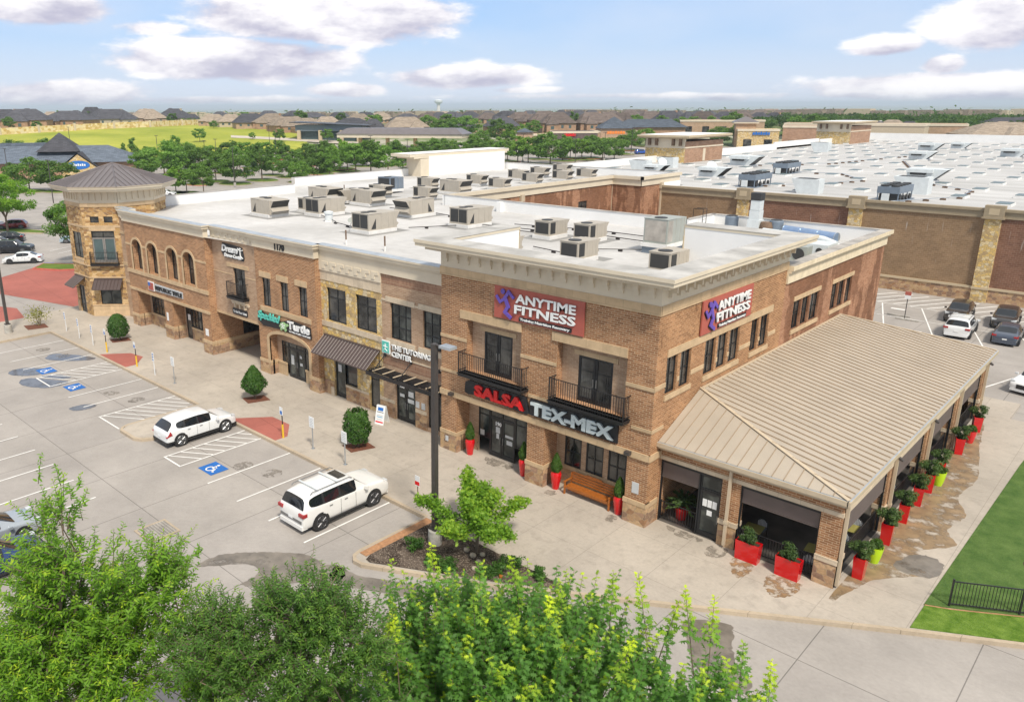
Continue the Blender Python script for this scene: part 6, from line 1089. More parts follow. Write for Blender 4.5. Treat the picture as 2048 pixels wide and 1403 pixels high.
# ================================================================ cars
def car(name, label, L, W, H, paint, kind='suv', rim='rim_silver', r=.37, rails=False, sunroof=False, plate=True, cladding=False, roofmat=None):
    t = local_thing(name, label, {'suv': 'suv', 'crossover': 'suv', 'sedan': 'car'}[kind], None)
    w = W/2
    if kind == 'suv':
        S = [(0, .50, .50, .86, 0, 'b'), (.012, .60, .58, .93, 0, 'b'), (.022, .655, .64, .95, 0, 'G'), (.055, .93, .66, .97, .74, 'r'), (.075, .955, .66, .98, .76, 's'), (.225, .985, .655, 1, .80, 'p'), (.24, .99, .65, 1, .80, 's'), (.405, 1, .64, 1, .81, 'p'), (.42, 1, .64, 1, .81, 's'), (.575, .985, .63, 1, .79, 'q'), (.60, .965, .63, 1, .77, 'W'), (.725, .66, .635, .99, .80, 'b'), (.74, .655, .615, .995, .88, 'b'), (.85, .64, .595, .99, .88, 'b'), (.94, .605, .565, .97, .86, 'b'), (.985, .54, .51, .93, .82, 'b'), (1., .44, .42, .88, .76, 'b')]
        ax = (.19, .80)
    elif kind == 'crossover':
        S = [(0, .48, .48, .84, 0, 'b'), (.015, .57, .56, .92, 0, 'b'), (.03, .64, .62, .95, 0, 'G'), (.11, .91, .66, .97, .70, 'r'), (.14, .94, .665, .98, .73, 's'), (.25, .975, .655, 1, .77, 'p'), (.265, .98, .65, 1, .78, 's'), (.43, 1, .635, 1, .79, 'p'), (.445, 1, .63, 1, .79, 's'), (.60, .97, .62, 1, .76, 'q'), (.62, .945, .62, 1, .74, 'W'), (.75, .665, .62, .98, .78, 'b'), (.77, .655, .61, .985, .86, 'b'), (.88, .625, .575, .97, .85, 'b'), (.955, .57, .53, .93, .80, 'b'), (.988, .50, .47, .87, .74, 'b'), (1., .40, .38, .80, .68, 'b')]
        ax = (.185, .815)
    else:
        S = [(0, .50, .50, .80, 0, 'b'), (.02, .64, .62, .88, .6, 'b'), (.13, .70, .66, .95, .7, 'G'), (.28, .95, .66, .98, .66, 'r'), (.29, .96, .66, .98, .68, 's'), (.44, 1, .65, 1, .70, 'p'), (.455, 1, .645, 1, .70, 's'), (.60, .97, .635, 1, .68, 'q'), (.62, .95, .63, 1, .66, 'W'), (.76, .66, .62, .97, .74, 'b'), (.88, .62, .575, .96, .82, 'b'), (.955, .55, .51, .91, .78, 'b'), (.99, .46, .43, .84, .70, 'b'), (1., .38, .36, .76, .6, 'b')]
        ax = (.19, .80)
    def sec(s_):
        fx, zt, zb, ww, wr, _ = s_; x = (fx-.5)*L; W_ = w*ww; zt *= H; zb = min(zb*H, zt-.004)
        if wr == 0: wr = ww*.9
        re = (w*wr, zt-.055*H if zt-zb > .15*H else (zt+zb)/2+.004); g = .15*H
        return [(x, 0, g), (x, W_*.88, g), (x, W_*.98, g+.10*H), (x, W_, .42*H if zb > .44*H else zb*.9), (x, W_*.985, zb-.03*H if zb > .5*H else zb*.96), (x, W_*.955, zb), (x, re[0], re[1]), (x, re[0]*.80, zt-.012*H), (x, 0, zt)]
    B_ = MB(); secs = [sec(q) for q in S]; mats = [paint, 'car_glass', 'car_trim', roofmat or paint]
    for i in range(len(S)-1):
        f = S[i][5]
        for sg in (1, -1):
            a = [(p[0], p[1]*sg, p[2]) for p in secs[i]]; b = [(p[0], p[1]*sg, p[2]) for p in secs[i+1]]
            for j in range(8):
                q = [a[j], b[j], b[j+1], a[j+1]] if sg < 0 else [a[j], a[j+1], b[j+1], b[j]]
                mi = 0
                if f in 'sq' and j == 5: mi = 1
                if f == 'p' and j == 5: mi = 2
                if f in 'GW' and j >= 6: mi = 1
                if j <= 0 or (cladding and j == 1): mi = 2
                if roofmat and j >= 6 and f in 'rspq': mi = 3
                B_.add(q, [(0, 1, 2, 3)], mi)
    for s_, fl in ((secs[0], 0), (secs[-1], 1)):
        pts = [(p[0], p[1], p[2]) for p in s_]+[(p[0], -p[1], p[2]) for p in s_[::-1][1:-1]]; B_.add(pts, [tuple(range(len(pts))) if fl else tuple(range(len(pts)-1, -1, -1))])
    tmp = B_.build('tmp', mats, None); me = tmp.data; bm = bmesh.new(); bm.from_mesh(me); bmesh.ops.remove_doubles(bm, verts=bm.verts, dist=.0005); bmesh.ops.recalc_face_normals(bm, faces=bm.faces)
    cl = bm.edges.layers.float.get('crease_edge') or bm.edges.layers.float.new('crease_edge')
    for e_ in bm.edges:
        if len({f_.material_index for f_ in e_.link_faces}) > 1: e_[cl] = .75
        elif len(e_.link_faces) == 2 and e_.calc_face_angle(0) > .75: e_[cl] = .35
    bm.to_mesh(me); bm.free(); md = tmp.modifiers.new('s', 'SUBSURF'); md.levels = 2; md.render_levels = 2
    dg = bpy.context.evaluated_depsgraph_get(); full = bpy.data.meshes.new_from_object(tmp.evaluated_get(dg)); bpy.data.objects.remove(tmp)
    for nm, keep in (('body', (0, 2)), ('windows', (1,)), ('roof', (3,))):
        bm = bmesh.new(); bm.from_mesh(full); bmesh.ops.delete(bm, geom=[f_ for f_ in bm.faces if f_.material_index not in keep], context='FACES')
        if not bm.faces: bm.free(); continue
        m2_ = bpy.data.meshes.new(nm)
        for f_ in bm.faces: f_.material_index = {0: 0, 2: 1}.get(f_.material_index, 0) if nm == 'body' else 0
        bm.to_mesh(m2_); bm.free(); [m2_.materials.append(MATS[q_]) for q_ in ((paint, 'car_trim') if nm == 'body' else (('car_glass',) if nm == 'windows' else (roofmat or paint,)))]; m2_.shade_smooth(); o2 = bpy.data.objects.new(nm, m2_); COL.objects.link(o2); o2.parent = t
    for fx in ax:
        for sg in (1, -1):
            x = (fx-.5)*L; y = w*.99*sg
            m = MB(); m.cyl((x, y*.80, r), (x, y+.002*sg, r), r*1.14, n=26); m.build('wheel_arch', 'car_trim', t, world=False)
            m = MB(); m.cyl((x, y-.20*sg, r), (x, y+.02*sg, r), r, n=26); wo = m.build('wheel', 'rubber', t, smooth=40, world=False)
            m = MB(); m.cyl((x, y+.012*sg, r), (x, y+.024*sg, r), r*.70, n=24); q = m.build('rim_well', 'car_trim', wo, world=False)
            m = MB(); R0 = r*.70
            for k in range(10):
                a = 2*PI*k/10; m.cyl((x+math.cos(a)*.05, y+.03*sg, r+math.sin(a)*.05), (x+math.cos(a)*R0*.97, y+.03*sg, r+math.sin(a)*R0*.97), .026, .034, 4)
            m.cyl((x, y+.02*sg, r), (x, y+.04*sg, r), .06, n=10)
            for k in range(24): a, b = 2*PI*k/24, 2*PI*(k+1)/24; m.cyl((x+math.cos(a)*R0, y+.03*sg, r+math.sin(a)*R0), (x+math.cos(b)*R0, y+.03*sg, r+math.sin(b)*R0), .016, n=4, caps=False)
            m.build('rim', rim, wo, world=False)
    xr, xf = -L/2, L/2
    for sg in (1, -1):
        m = MB()
        if kind == 'sedan': m.box(xr+.02, xr+.35, w*.60*sg, w*.93*sg, .52*H, .61*H)
        elif kind == 'suv': m.box(xr-.015, xr+.25, w*.62*sg, w*.975*sg, .50*H, .585*H)
        else: m.add([(xr+.0, w*.80*sg, .43*H), (xr+.0, w*.93*sg, .43*H), (xr+.25, w*.985*sg, .64*H), (xr+.22, w*.74*sg, .67*H), (xr+.35, w*.99*sg, .5*H), (xr+.1, w*.6*sg, .60*H)], [(0, 1, 2, 3), (1, 4, 2), (0, 3, 5)])
        m.build('taillight', 'light_red', t, world=False)
        m = MB(); m.add([(xf-.02-.01*L, w*.50*sg, .475*H), (xf-.30, w*.945*sg, .53*H), (xf-.42, w*.955*sg, .585*H), (xf-.16, w*.55*sg, .545*H)], [(0, 1, 2, 3), (3, 2, 1, 0)]); 
        m.box(xf-.32, xf-.10, w*.60*sg, w*.90*sg, .47*H, .555*H); m.build('headlight', 'headlight', t, world=False)
        m = MB(); xm = (.69-.5)*L; m.box(xm-.06, xm+.09, (w+.02)*sg, (w+.20)*sg, .615*H, .70*H); m.build('wing_mirror', paint if kind != 'suv' else paint, t, world=False)
        m = MB(); [m.box((fx-.5)*L-.09, (fx-.5)*L+.09, w*1.0*sg, (w*1.0+.025)*sg, .555*H, .572*H) for fx in (.30, .47)]; m.build('door_handle', 'rim_silver', t, world=False)
        m = MB(); m.box((.27-.5)*L, (.72-.5)*L, w*.95*sg, (w*.985+.01)*sg, .15*H, .20*H); [m.box((fx-.5)*L-.004, (fx-.5)*L+.004, w*.99*sg, (w*1.0+.004)*sg, .2*H, .62*H) for fx in (.412, .583)]; m.build('sill', 'car_trim', t, world=False)
        if rails: m = MB(); m.tube([((.12-.5)*L, w*.72*sg, .965*H), ((.14-.5)*L, w*.72*sg, 1.01*H), ((.55-.5)*L, w*.73*sg, 1.02*H), ((.58-.5)*L, w*.73*sg, .97*H)], .022, 6); m.build('roof_rail', 'rim_silver', t, world=False)
    m = MB(); m.box(xf-.12, xf+.012, -w*.42, w*.42, .26*H, .44*H); m.build('grille', 'car_trim', t, world=False)
    m = MB(); m.box(xr-.02, xr+.3, -w*.86, w*.86, .15*H, .25*H); m.box(xf-.25, xf+.015, -w*.80, w*.80, .14*H, .22*H); m.build('bumper', 'car_trim' if cladding else paint, t, world=False)
    if plate: m = MB(); m.box(xr-.026, xr-.016, -.16, .16, .36*H, .43*H); m.build('licence_plate', 'sign_white', t, world=False)
    if rails and kind == 'suv':
        for fx in (.2, .42): m = MB(); m.box((fx-.5)*L-.04, (fx-.5)*L+.04, -w*.72, w*.72, 1.015*H, 1.03*H); m.build('roof_bar', 'hvac_white', t, world=False)
    if sunroof: m = MB(); m.box((.47-.5)*L, (.56-.5)*L, -w*.42, w*.42, .998*H, 1.006*H); m.build('sunroof', 'car_glass', t, world=False)
    return t
A1 = PI/2
def put(c, x, y, rz, z=Z0): c.location = (x, y, z); c.rotation_euler = (0, 0, rz); return c
c1 = put(car('parked_suv', 'large white SUV with roof rails and open sunroof, nearest the camera', 5.34, 2.0, 1.90, 'car_pearl', 'suv', 'rim_dark', .42, True, True), -11.75, -8.72, A1)
m = MB(); m.box(-2.68, -2.55, -.8, .8, .60, .74); m.build('bumper_step', 'rim_silver', c1, world=False)
c2 = put(car('parked_crossover', 'white crossover parked beside the striped bay and concrete peninsula', 4.62, 1.90, 1.62, 'car_white', 'crossover', 'rim_silver', .38, cladding=True), -25.1, -8.75, A1)
# cars behind the patio
c3 = put(car('parked_suv', 'white SUV with glass roof seen from behind, beyond the patio roof', 4.9, 1.95, 1.72, 'car_white', 'suv', 'rim_dark', .39, True, True), 2.55, 48.1, A1+R(3))
c4 = put(car('parked_car', 'slate blue sedan with sloping back beside the white SUV beyond the patio', 4.9, 1.93, 1.45, 'car_slate', 'sedan', 'rim_dark', .36), 5.85, 48.5, A1+R(3))
c5 = put(car('parked_suv', 'dark grey crossover facing the camera behind the white SUV', 4.6, 1.85, 1.65, 'car_graphite', 'crossover', 'rim_dark', .37), 1.3, 53.6, -A1+R(3))
c6 = put(car('parked_car', 'dark brown hatchback facing the camera behind the slate blue sedan', 4.7, 1.9, 1.60, 'car_graphite', 'crossover', 'rim_dark', .37), 4.75, 54.0, -A1+R(4))
c7 = put(car('parked_crossover', 'white crossover cut by the right picture edge facing the camera', 4.7, 1.9, 1.6, 'car_white', 'crossover', 'rim_dark', .38, roofmat='car_black'), 9.75, 35.6, -A1+R(-14))
# cars at the left edge near the foreground tree
put(car('parked_car', 'silver car with blue-tinted hood cut by the left picture edge', 4.9, 1.85, 1.45, 'car_silver', 'sedan', 'rim_silver', .35), -20.6, -21.9, R(90), Z0)
put(car('parked_car', 'dark navy car in front of the silver sedan at the left picture edge', 4.8, 1.85, 1.5, 'car_navy', 'sedan', 'rim_silver', .35), -18.0, -22.6, R(90))
# left lot beyond the tower
put(car('parked_suv', 'black SUV with chrome window line in the left lot', 5.1, 2.0, 1.78, 'car_black', 'suv', 'rim_silver', .38), -99.2, 5.6, R(52))
put(car('parked_car', 'white sedan beside the black SUV in the left lot', 4.6, 1.8, 1.42, 'car_white', 'sedan', 'rim_dark', .34), -90.6, 3.9, R(238))
put(car('parked_suv', 'white SUV behind the black one at the left picture edge', 4.9, 1.9, 1.75, 'car_white', 'suv', 'rim_silver', .37), -103.9, 5.2, R(52))
put(car('parked_crossover', 'dark red crossover by the grass island in the left lot', 4.5, 1.85, 1.62, 'car_red', 'crossover', 'rim_silver', .37), -122.3, 13.2, R(238))
put(car('parked_car', 'pale blue sedan half hidden behind the tree by the tower', 4.7, 1.82, 1.45, 'car_pale', 'sedan', 'rim_silver', .34), -101.5, 15.2, R(238))
put(car('parked_car', 'white sedan behind the trunk of the tree by the tower', 4.7, 1.82, 1.45, 'car_white', 'sedan', 'rim_silver', .34), -95.8, 16.4, R(238))
put(car('parked_car', 'blue sedan half hidden by the tower wall', 4.7, 1.82, 1.45, 'car_navy', 'sedan', 'rim_silver', .34), -84.3, 14.0, R(238))
put(car('parked_car', 'dark car at the left edge above the black SUV', 4.7, 1.82, 1.5, 'car_black', 'sedan', 'rim_silver', .34), -109.5, 8.2, R(238))
put(car('parked_car', 'small dark red car behind the tower cornice', 4.5, 1.8, 1.4, 'car_red', 'sedan', 'rim_silver', .34), -147.5, 33.5, R(250))
put(car('parked_car', 'small white car behind the tower roof', 4.5, 1.8, 1.4, 'car_white', 'sedan', 'rim_silver', .34), -148.5, 53.5, R(40), 0)
put(car('parked_car', 'dark car beyond the far left roof parapet', 4.6, 1.8, 1.45, 'car_black', 'sedan', 'rim_silver', .34), -131, 72, R(40))
put(car('parked_suv', 'black car beyond the roof parapet near the middle', 4.8, 1.9, 1.7, 'car_black', 'suv', 'rim_silver', .34), -141, 106, R(40))
put(car('parked_suv', 'blue pickup-sized car among the far trees', 4.9, 1.9, 1.7, 'car_blue', 'suv', 'rim_silver', .36), -131, 224.5, R(60), 2.0)
put(car('parked_suv', 'dark car on the street before the black flat-roofed office', 4.8, 1.9, 1.7, 'car_black', 'suv', 'rim_silver', .36), -238, 128, R(60), 2.2)

LT = [(-212.4,43.1,0.1,0.57,1,0,0),(-266.3,62.1,2.3,0.82,3,0,1),(-182.3,36.9,0,0.91,2,0,2),(-260.1,70.9,2.2,0.81,2,0,3),(-177.1,41.8,0,0.88,3,0,4),(-221.4,66.1,0.4,0.78,2,0,5),(-242.2,83.0,1.5,0.55,0,0,6),(-229.2,83.8,0.9,0.91,4,0,7),(-183.5,65.9,0,0.96,0,0,8),(-199.4,75.3,0.1,0.94,1,0,9),(-189.3,74.5,0.0,1.17,2,0,10),(-197.5,81.1,0.1,0.81,0,0,11),(-153.2,58.5,0,0.72,6,0,12),(-202.5,86.4,0.2,1.1,4,0,13),(-151.4,60.2,0,0.66,0,0,14),(-207.5,91.8,0.4,0.9,1,0,15),(-189.9,84.4,0.0,1.08,3,0,16),(-167.9,72.6,0,0.67,0,0,17),(-146.7,61.8,0,0.71,1,0,18),(-213.1,102.0,0.7,0.8,0,0,19),(-172.1,80.0,0,0.81,1,0,20),(-193.7,95.0,0.1,0.85,6,0,21),(-212.0,108.0,0.8,0.9,0,0,22),(-244.5,130.4,2.9,0.47,5,0,23),(-162.3,79.6,0,0.95,3,0,24),(-190.2,98.8,0.1,0.9,2,0,25),(-217.7,118.4,1.2,0.79,0,0,26),(-199.8,109.7,0.4,0.84,1,0,27),(-165.4,89.8,0,1.0,4,0,28),(-209.7,120.7,1.0,0.84,0,0,29),(-176.4,100.8,0.0,0.69,2,0,30),(-215.9,129.3,1.5,0.79,6,0,31),(-234.7,144.2,2.9,0.46,1,0,32),(-198.9,121.3,0.6,0.75,1,0,33),(-167.6,99.9,0,0.66,2,0,34),(-184.3,114.6,0.2,0.77,0,0,35),(-153.2,93.2,0,0.66,3,0,36),(-193.8,126.6,0.6,0.85,3,0,37),(-157.5,101.0,0,0.8,2,0,38),(-170.5,113.0,0.0,0.94,0,0,39),(-196.1,134.9,0.9,0.83,1,0,40),(-155.3,104.6,0,0.9,4,0,41),(-172.4,119.8,0.1,0.81,0,0,42),(-178.6,127.0,0.3,1.1,6,0,43),(-170.7,123.5,0.1,0.9,1,0,44),(-161.1,118.7,0.0,1.09,0,0,45),(-179.1,136.7,0.4,0.91,0,0,46),(-160.4,123.8,0.0,1.1,1,0,47),(-175.3,140.3,0.4,0.96,6,0,48),(-155.4,126.0,0.0,0.94,2,0,49),(-173.7,145.8,0.5,0.92,1,0,50),(-158.3,134.6,0.1,0.83,5,0,51),(-162.0,142.0,0.2,0.81,0,0,52),(-172.5,156.9,0.7,0.87,0,0,53),(-178.1,166.6,1.2,0.82,2,0,54),(-196.3,186.8,2.7,0.54,1,0,55),(-178.7,173.8,1.5,0.75,1,0,56),(-184.0,183.8,2.1,0.63,6,0,57),(-170.2,173.3,1.2,0.73,0,0,58),(-173.9,182.0,1.6,0.73,0,0,59),(-167.9,179.1,1.3,0.82,2,0,60),(-167.7,183.7,1.5,0.77,6,0,61),(-158.1,179.5,1.0,0.77,1,0,62),(-154.5,179.0,0.9,0.91,6,0,63),(-147.2,175.3,0.6,1.08,6,0,64),(-144.6,177.4,0.6,1.07,0,0,65),(-149.9,190.2,1.2,0.83,0,0,66),(-136.5,178.3,0.5,1.17,2,0,67),(-141.3,191.7,1.0,1.04,6,0,68),(-143.7,199.5,1.4,0.79,1,0,69),(-138.0,198.0,1.2,0.93,7,0,70),(-137.9,203.4,1.4,0.88,2,0,71),(-126.2,192.2,0.7,1.01,0,0,72),(-128.8,203.3,1.1,0.91,3,0,73),(-135.7,219.7,2.1,0.83,0,0,74),(-139.6,231.9,2.8,0.84,2,0,75),(-141.9,245.7,3.7,0.89,7,0,76),(-373.4,96.8,8.7,0.73,1,1,0),(-366.0,105.9,8.6,0.54,0,1,1),(-395.1,127.0,9,1.03,6,1,2),(-422.7,154.0,9,0.97,0,1,3),(-404.8,191.9,9,0.8,0,1,4),(-411.5,201.7,9,0.39,1,1,5),(-408.1,203.8,9,0.43,0,1,6),(-404.9,205.8,9,0.38,1,1,7),(-277.7,136.0,5.0,0.69,0,1,8),(-402.4,208.1,9,0.43,0,1,9),(-387.7,203.4,9,0.45,1,1,10),(-333.5,175.4,8.6,0.45,2,1,11),(-390.6,229.6,9,0.85,0,1,12),(-272.7,157.3,5.4,0.37,1,1,13),(-257.6,160.4,4.7,0.68,0,1,14),(-294.6,193.4,7.7,0.43,6,1,15),(-325.4,220.8,9.0,0.9,1,1,16),(-244.7,174.5,4.6,0.67,0,1,17),(-341.5,260.6,9,0.78,0,1,18),(-268.4,220.3,7.5,0.91,0,1,19),(-306.2,256.8,9,0.65,1,1,20),(-250.1,210.9,6.4,0.47,6,1,21),(-244.0,211.2,6.1,0.72,2,1,22),(-250.1,237.5,7.4,0.9,3,1,23),(-224.9,219.7,5.6,0.95,0,1,24),(-232.6,232.8,6.6,1.09,0,1,25),(-217.1,226.9,5.6,1.12,3,1,26),(-183.3,198.0,2.7,0.84,2,1,27),(-227.0,256.6,7.4,0.67,0,1,28),(-191.2,219.2,4.1,1.11,2,1,29),(-175.5,204.6,2.7,0.96,6,1,30),(-202.7,246.4,6.0,0.66,6,1,31),(-203.6,256.6,6.5,0.7,2,1,32),(-202.3,265.8,6.9,0.72,1,1,33),(-197.2,279.4,7.4,0.89,4,1,34),(-151.8,223.6,2.8,0.62,2,1,35),(-199.9,297.9,8.2,0.56,0,1,36),(-172.2,290.0,7.1,0.86,2,1,37),(-165.9,299.6,7.4,0.4,0,1,38),(-168.1,304.5,7.7,0.74,1,1,39),(-158.0,303.9,7.4,0.76,3,1,40),(-158.7,316.4,8.0,0.69,0,1,41),(-155.3,325.9,8.3,0.63,1,1,42),(-120.6,263.2,4.1,0.83,3,1,43),(-140.0,314.3,7.5,0.94,2,1,44),(-122.9,281.1,5.2,0.67,1,1,45),(-117.2,326.2,7.6,0.77,3,1,46),(-110.2,329.5,7.6,0.84,2,1,47)]
HO = [(-398.6,104.0,9,16.6,8.9,'s',0),(-382.0,107.7,8.9,20.1,9.1,'s',1),(-531.4,174.5,9.0,10.4,7.0,'t',2),(-523.5,179.0,9.0,8.8,7.3,'s',3),(-390.2,129.9,9,20.8,8.0,'s',4),(-422.2,155.1,9,12.1,9.7,'s',5),(-412.3,161.4,9,20.9,8.6,'s',6),(-468.1,195.7,9,6.1,6.1,'s',7),(-429.8,189.9,9,18.9,8.5,'t',8),(-428.3,206.0,9,18.5,8.6,'s',9),(-431.5,219.1,9,8.1,4.9,'s',10),(-364.0,193.7,9,14.0,5.9,'t',11),(-541.1,304.1,8.8,13.2,6.2,'s',12),(-340.5,189.4,8.9,13.8,6.1,'t',13),(-504.9,306.4,8.9,11.0,4.6,'t',14),(-321.5,188.8,8.5,15.3,6.9,'s',15),(-498.3,319.3,8.9,13.8,6.7,'s',16),(-495.7,320.3,8.9,10.2,6.2,'s',17),(-314.6,196.2,8.5,15.3,6.9,'t',18),(-293.4,191.2,7.6,16.9,6.5,'t',19),(-478.7,327.9,8.9,14.8,6.6,'s',20),(-547.2,377.7,8.4,14.0,6.6,'t',21),(-287.5,196.7,7.5,14.4,6.0,'t',22),(-477.9,345.0,8.9,12.1,4.4,'b',23),(-428.8,309.0,9,14.2,5.0,'s',24),(-279.6,202.1,7.4,13.1,6.7,'t',25),(-401.5,306.5,9,10.2,5.8,'s',26),(-465.0,361.3,8.9,10.7,4.7,'s',27),(-260.6,201.0,6.5,19.4,7.1,'s',28),(-342.9,274.9,9,13.5,5.1,'t',29),(-454.5,373.9,8.9,9.4,4.7,'s',30),(-426.0,354.1,9.0,9.3,4.8,'s',31),(-250.3,204.2,6.1,9.5,7.2,'s',32),(-445.9,383.7,8.9,11.6,4.6,'t',33),(-331.2,282.6,9,10.7,4.7,'t',34),(-240.2,214.2,6.1,16.9,7.9,'t',35),(-318.1,289.8,9,14.7,4.7,'s',36),(-431.7,399.0,8.9,11.0,5.5,'t',37),(-284.5,271.0,9.0,11.9,5.7,'b',38),(-420.0,410.9,8.9,10.4,4.5,'b',39),(-320.9,319.2,9,11.1,5.9,'s',40),(-445.1,453.4,8.6,11.5,5.3,'t',41),(-335.3,345.5,9,13.1,5.9,'s',42),(-234.3,244.2,7.1,11.8,5.7,'s',43),(-305.9,329.2,9,11.0,6.1,'s',44),(-397.3,432.2,8.9,10.8,4.5,'s',45),(-279.7,314.9,9,12.1,5.8,'b',46),(-387.5,440.8,8.9,11.3,5.0,'s',47),(-217.2,251.3,6.8,13.9,7.0,'s',48),(-271.3,319.5,9,13.2,6.6,'s',49),(-367.1,442.3,8.9,10.9,5.8,'s',50),(-244.9,299.5,8.9,12.0,6.4,'b',51),(-349.4,442.5,9.0,12.6,5.9,'s',52),(-232.8,294.2,8.7,13.0,5.7,'b',53),(-316.0,414.4,9,10.3,5.8,'b',54),(-223.4,291.1,8.5,14.0,7.4,'b',55),(-200.9,270.4,7.1,14.1,8.5,'b',56),(-313.0,430.5,9.0,9.7,6.4,'s',57),(-204.8,287.1,7.9,12.3,7.8,'s',58),(-377.1,543.5,8.4,14.1,6.0,'s',59),(-191.3,283.4,7.4,14.3,8.1,'b',60),(-300.1,447.6,9.0,11.8,6.2,'s',61),(-192.6,298.9,8.0,12.4,7.4,'b',62),(-281.7,446.0,9.0,11.2,5.6,'b',63),(-197.2,318.6,8.7,13.0,6.2,'b',64),(-288.5,478.3,9.0,12.7,6.2,'b',65),(-314.4,538.4,8.7,11.3,4.9,'b',66),(-186.0,326.1,8.7,13.0,6.8,'b',67),(-254.9,464.3,9.0,10.3,5.7,'s',68),(-168.6,311.2,8.0,12.8,7.9,'s',69),(-260.1,491.6,9.0,11.3,5.3,'s',70),(-184.4,360.7,9,8.4,6.1,'s',71),(-286.8,576.0,8.6,11.8,5.3,'s',72),(-161.4,330.9,8.5,11.5,6.9,'b',73),(-230.0,477.1,9.0,12.1,5.6,'s',74),(-229.8,500.1,9.0,11.4,5.3,'b',75),(-160.8,353.1,9.0,12.1,6.2,'s',76),(-154.5,356.8,9.0,10.7,5.9,'b',77),(-254.5,583.7,8.6,13.9,4.8,'b',78),(-155.4,379.1,9,9.9,5.6,'s',79),(-243.9,589.7,8.6,14.1,6.1,'b',80),(-153.6,393.4,9,10.1,4.9,'s',81),(-191.8,496.4,9.0,9.1,5.9,'b',82),(-95.1,325.8,7.2,12.3,4.3,'s',83),(-86.6,320.6,6.8,13.4,5.3,'w',84),(-80.6,327.7,7.1,9.9,5.2,'t',85),(-73.6,323.4,6.7,8.1,3.5,'w',86),(-40.7,307.3,5.3,28.2,7.0,'t',87),(-46.7,350.5,7.9,20.6,5.1,'s',88)]
LAMPS = [(-145.5,28.5,0),(-198.9,38,0),(-271.7,82.6,3.1),(-226,91.6,1),(-197.3,91.8,.2),(-201.2,97.8,.3),(-156.4,75.9,0),(-239.8,143.3,3.1),(-201,119.2,.7),(-158,102.5,0),(-179.3,140.4,.5),(-157.3,135.6,.1),(-147.9,178.8,.7),(-130.4,183.2,.5),(-129.8,198.8,1),(-132,219.2,1.9)]
LOT_TREES = [(x, y, g, s_, k, ('%s parking-lot tree from the left, beyond the flat roof' if nm == 0 else '%s tree from the left among the far houses and shops') % ORD[n]) for (x, y, g, s_, k, nm, n) in LT]

# ================================================================ trees
def tree_parts(t, seed, rx, ry, rz, zc, n, leaf, mat='leaf_far', shape=0, nclump=45, spread=.26, shell=.6, trunk_h=None, r0=.16, tb=0., low=None):
    rs = np.random.RandomState(seed); P, N_, ti = crown_points(rs, n, rx, ry, rz, zc, nclump, spread, shell)
    if low is not None: k = P[:, 2] > low; P, N_, ti = P[k], N_[k], ti[k]
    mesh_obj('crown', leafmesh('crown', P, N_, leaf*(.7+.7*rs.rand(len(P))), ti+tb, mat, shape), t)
    m = MB(); th = trunk_h or zc*.6; m.cyl((0, 0, -.3), (0, 0, th), r0, r0*.7, 7); nl = 6
    for i in range(nl):
        a = 2*PI*i/nl+rs.rand(); e = (rx*.6*math.cos(a), ry*.6*math.sin(a), zc+rz*(.1+.4*rs.rand())); mid = (e[0]*.4, e[1]*.4, th+(e[2]-th)*.5); m.cyl((0, 0, th*.85), mid, r0*.5, r0*.33, 5); m.cyl(mid, e, r0*.33, r0*.1, 4)
    m.build('trunk', 'trunk', t, world=False)
def ptree(i, kind):
    t = local_thing('tree', 'x', 'tree')
    if kind == 'round': tree_parts(t, 10+i, 3.3, 3.1, 2.9, 4.7, 3600, .42, nclump=38+4*i)
    elif kind == 'wide': tree_parts(t, 20+i, 4.3, 4.0, 3.0, 4.3, 4200, .45, nclump=50)
    elif kind == 'tall': tree_parts(t, 30+i, 2.9, 2.8, 3.6, 5.2, 3600, .42, nclump=40)
    elif kind == 'bright': tree_parts(t, 40+i, 3.0, 3.0, 2.8, 4.4, 3000, .42, 'leaf_bright', nclump=36)
    return t
TP = [Proto(ptree(0, 'round')), Proto(ptree(1, 'round')), Proto(ptree(0, 'wide')), Proto(ptree(1, 'wide')), Proto(ptree(0, 'tall')), Proto(ptree(1, 'tall')), Proto(ptree(0, 'bright')), Proto(ptree(1, 'bright'))]
rt = random.Random(12)
# (ground pixel-free world positions) parking-lot trees: x, y, ground height, scale, prototype
for i, (x, y, g, s_, k, lb) in enumerate(LOT_TREES): TP[k].put((x, y, g-.1), rt.uniform(0, 6.28), lb, (s_*rt.uniform(1.12, 1.3), s_*rt.uniform(1.12, 1.3), s_*1.08), group='trees in the parking lots' if 'parking-lot' in lb else 'trees among the houses')
# two detailed trees at the left edge
t = thing('tree', 'broad green tree at the left picture edge beside the dark red crossover', 'tree', (-119.5, 11.5, Z0)); tree_parts(t, 71, 4.6, 4.4, 3.1, 5.6, 11000, .30, 'leaf_maple', 1, 70, .22, .5, 2.6, .2, low=3.0)
t = thing('tree', 'green tree leaning behind the stone tower in the left lot', 'tree', (-83.5, 7.9, Z0)); tree_parts(t, 72, 3.3, 3.3, 2.6, 5.4, 9000, .26, 'leaf_live', 1, 60, .24, .5, 3.0, .16, low=2.8)
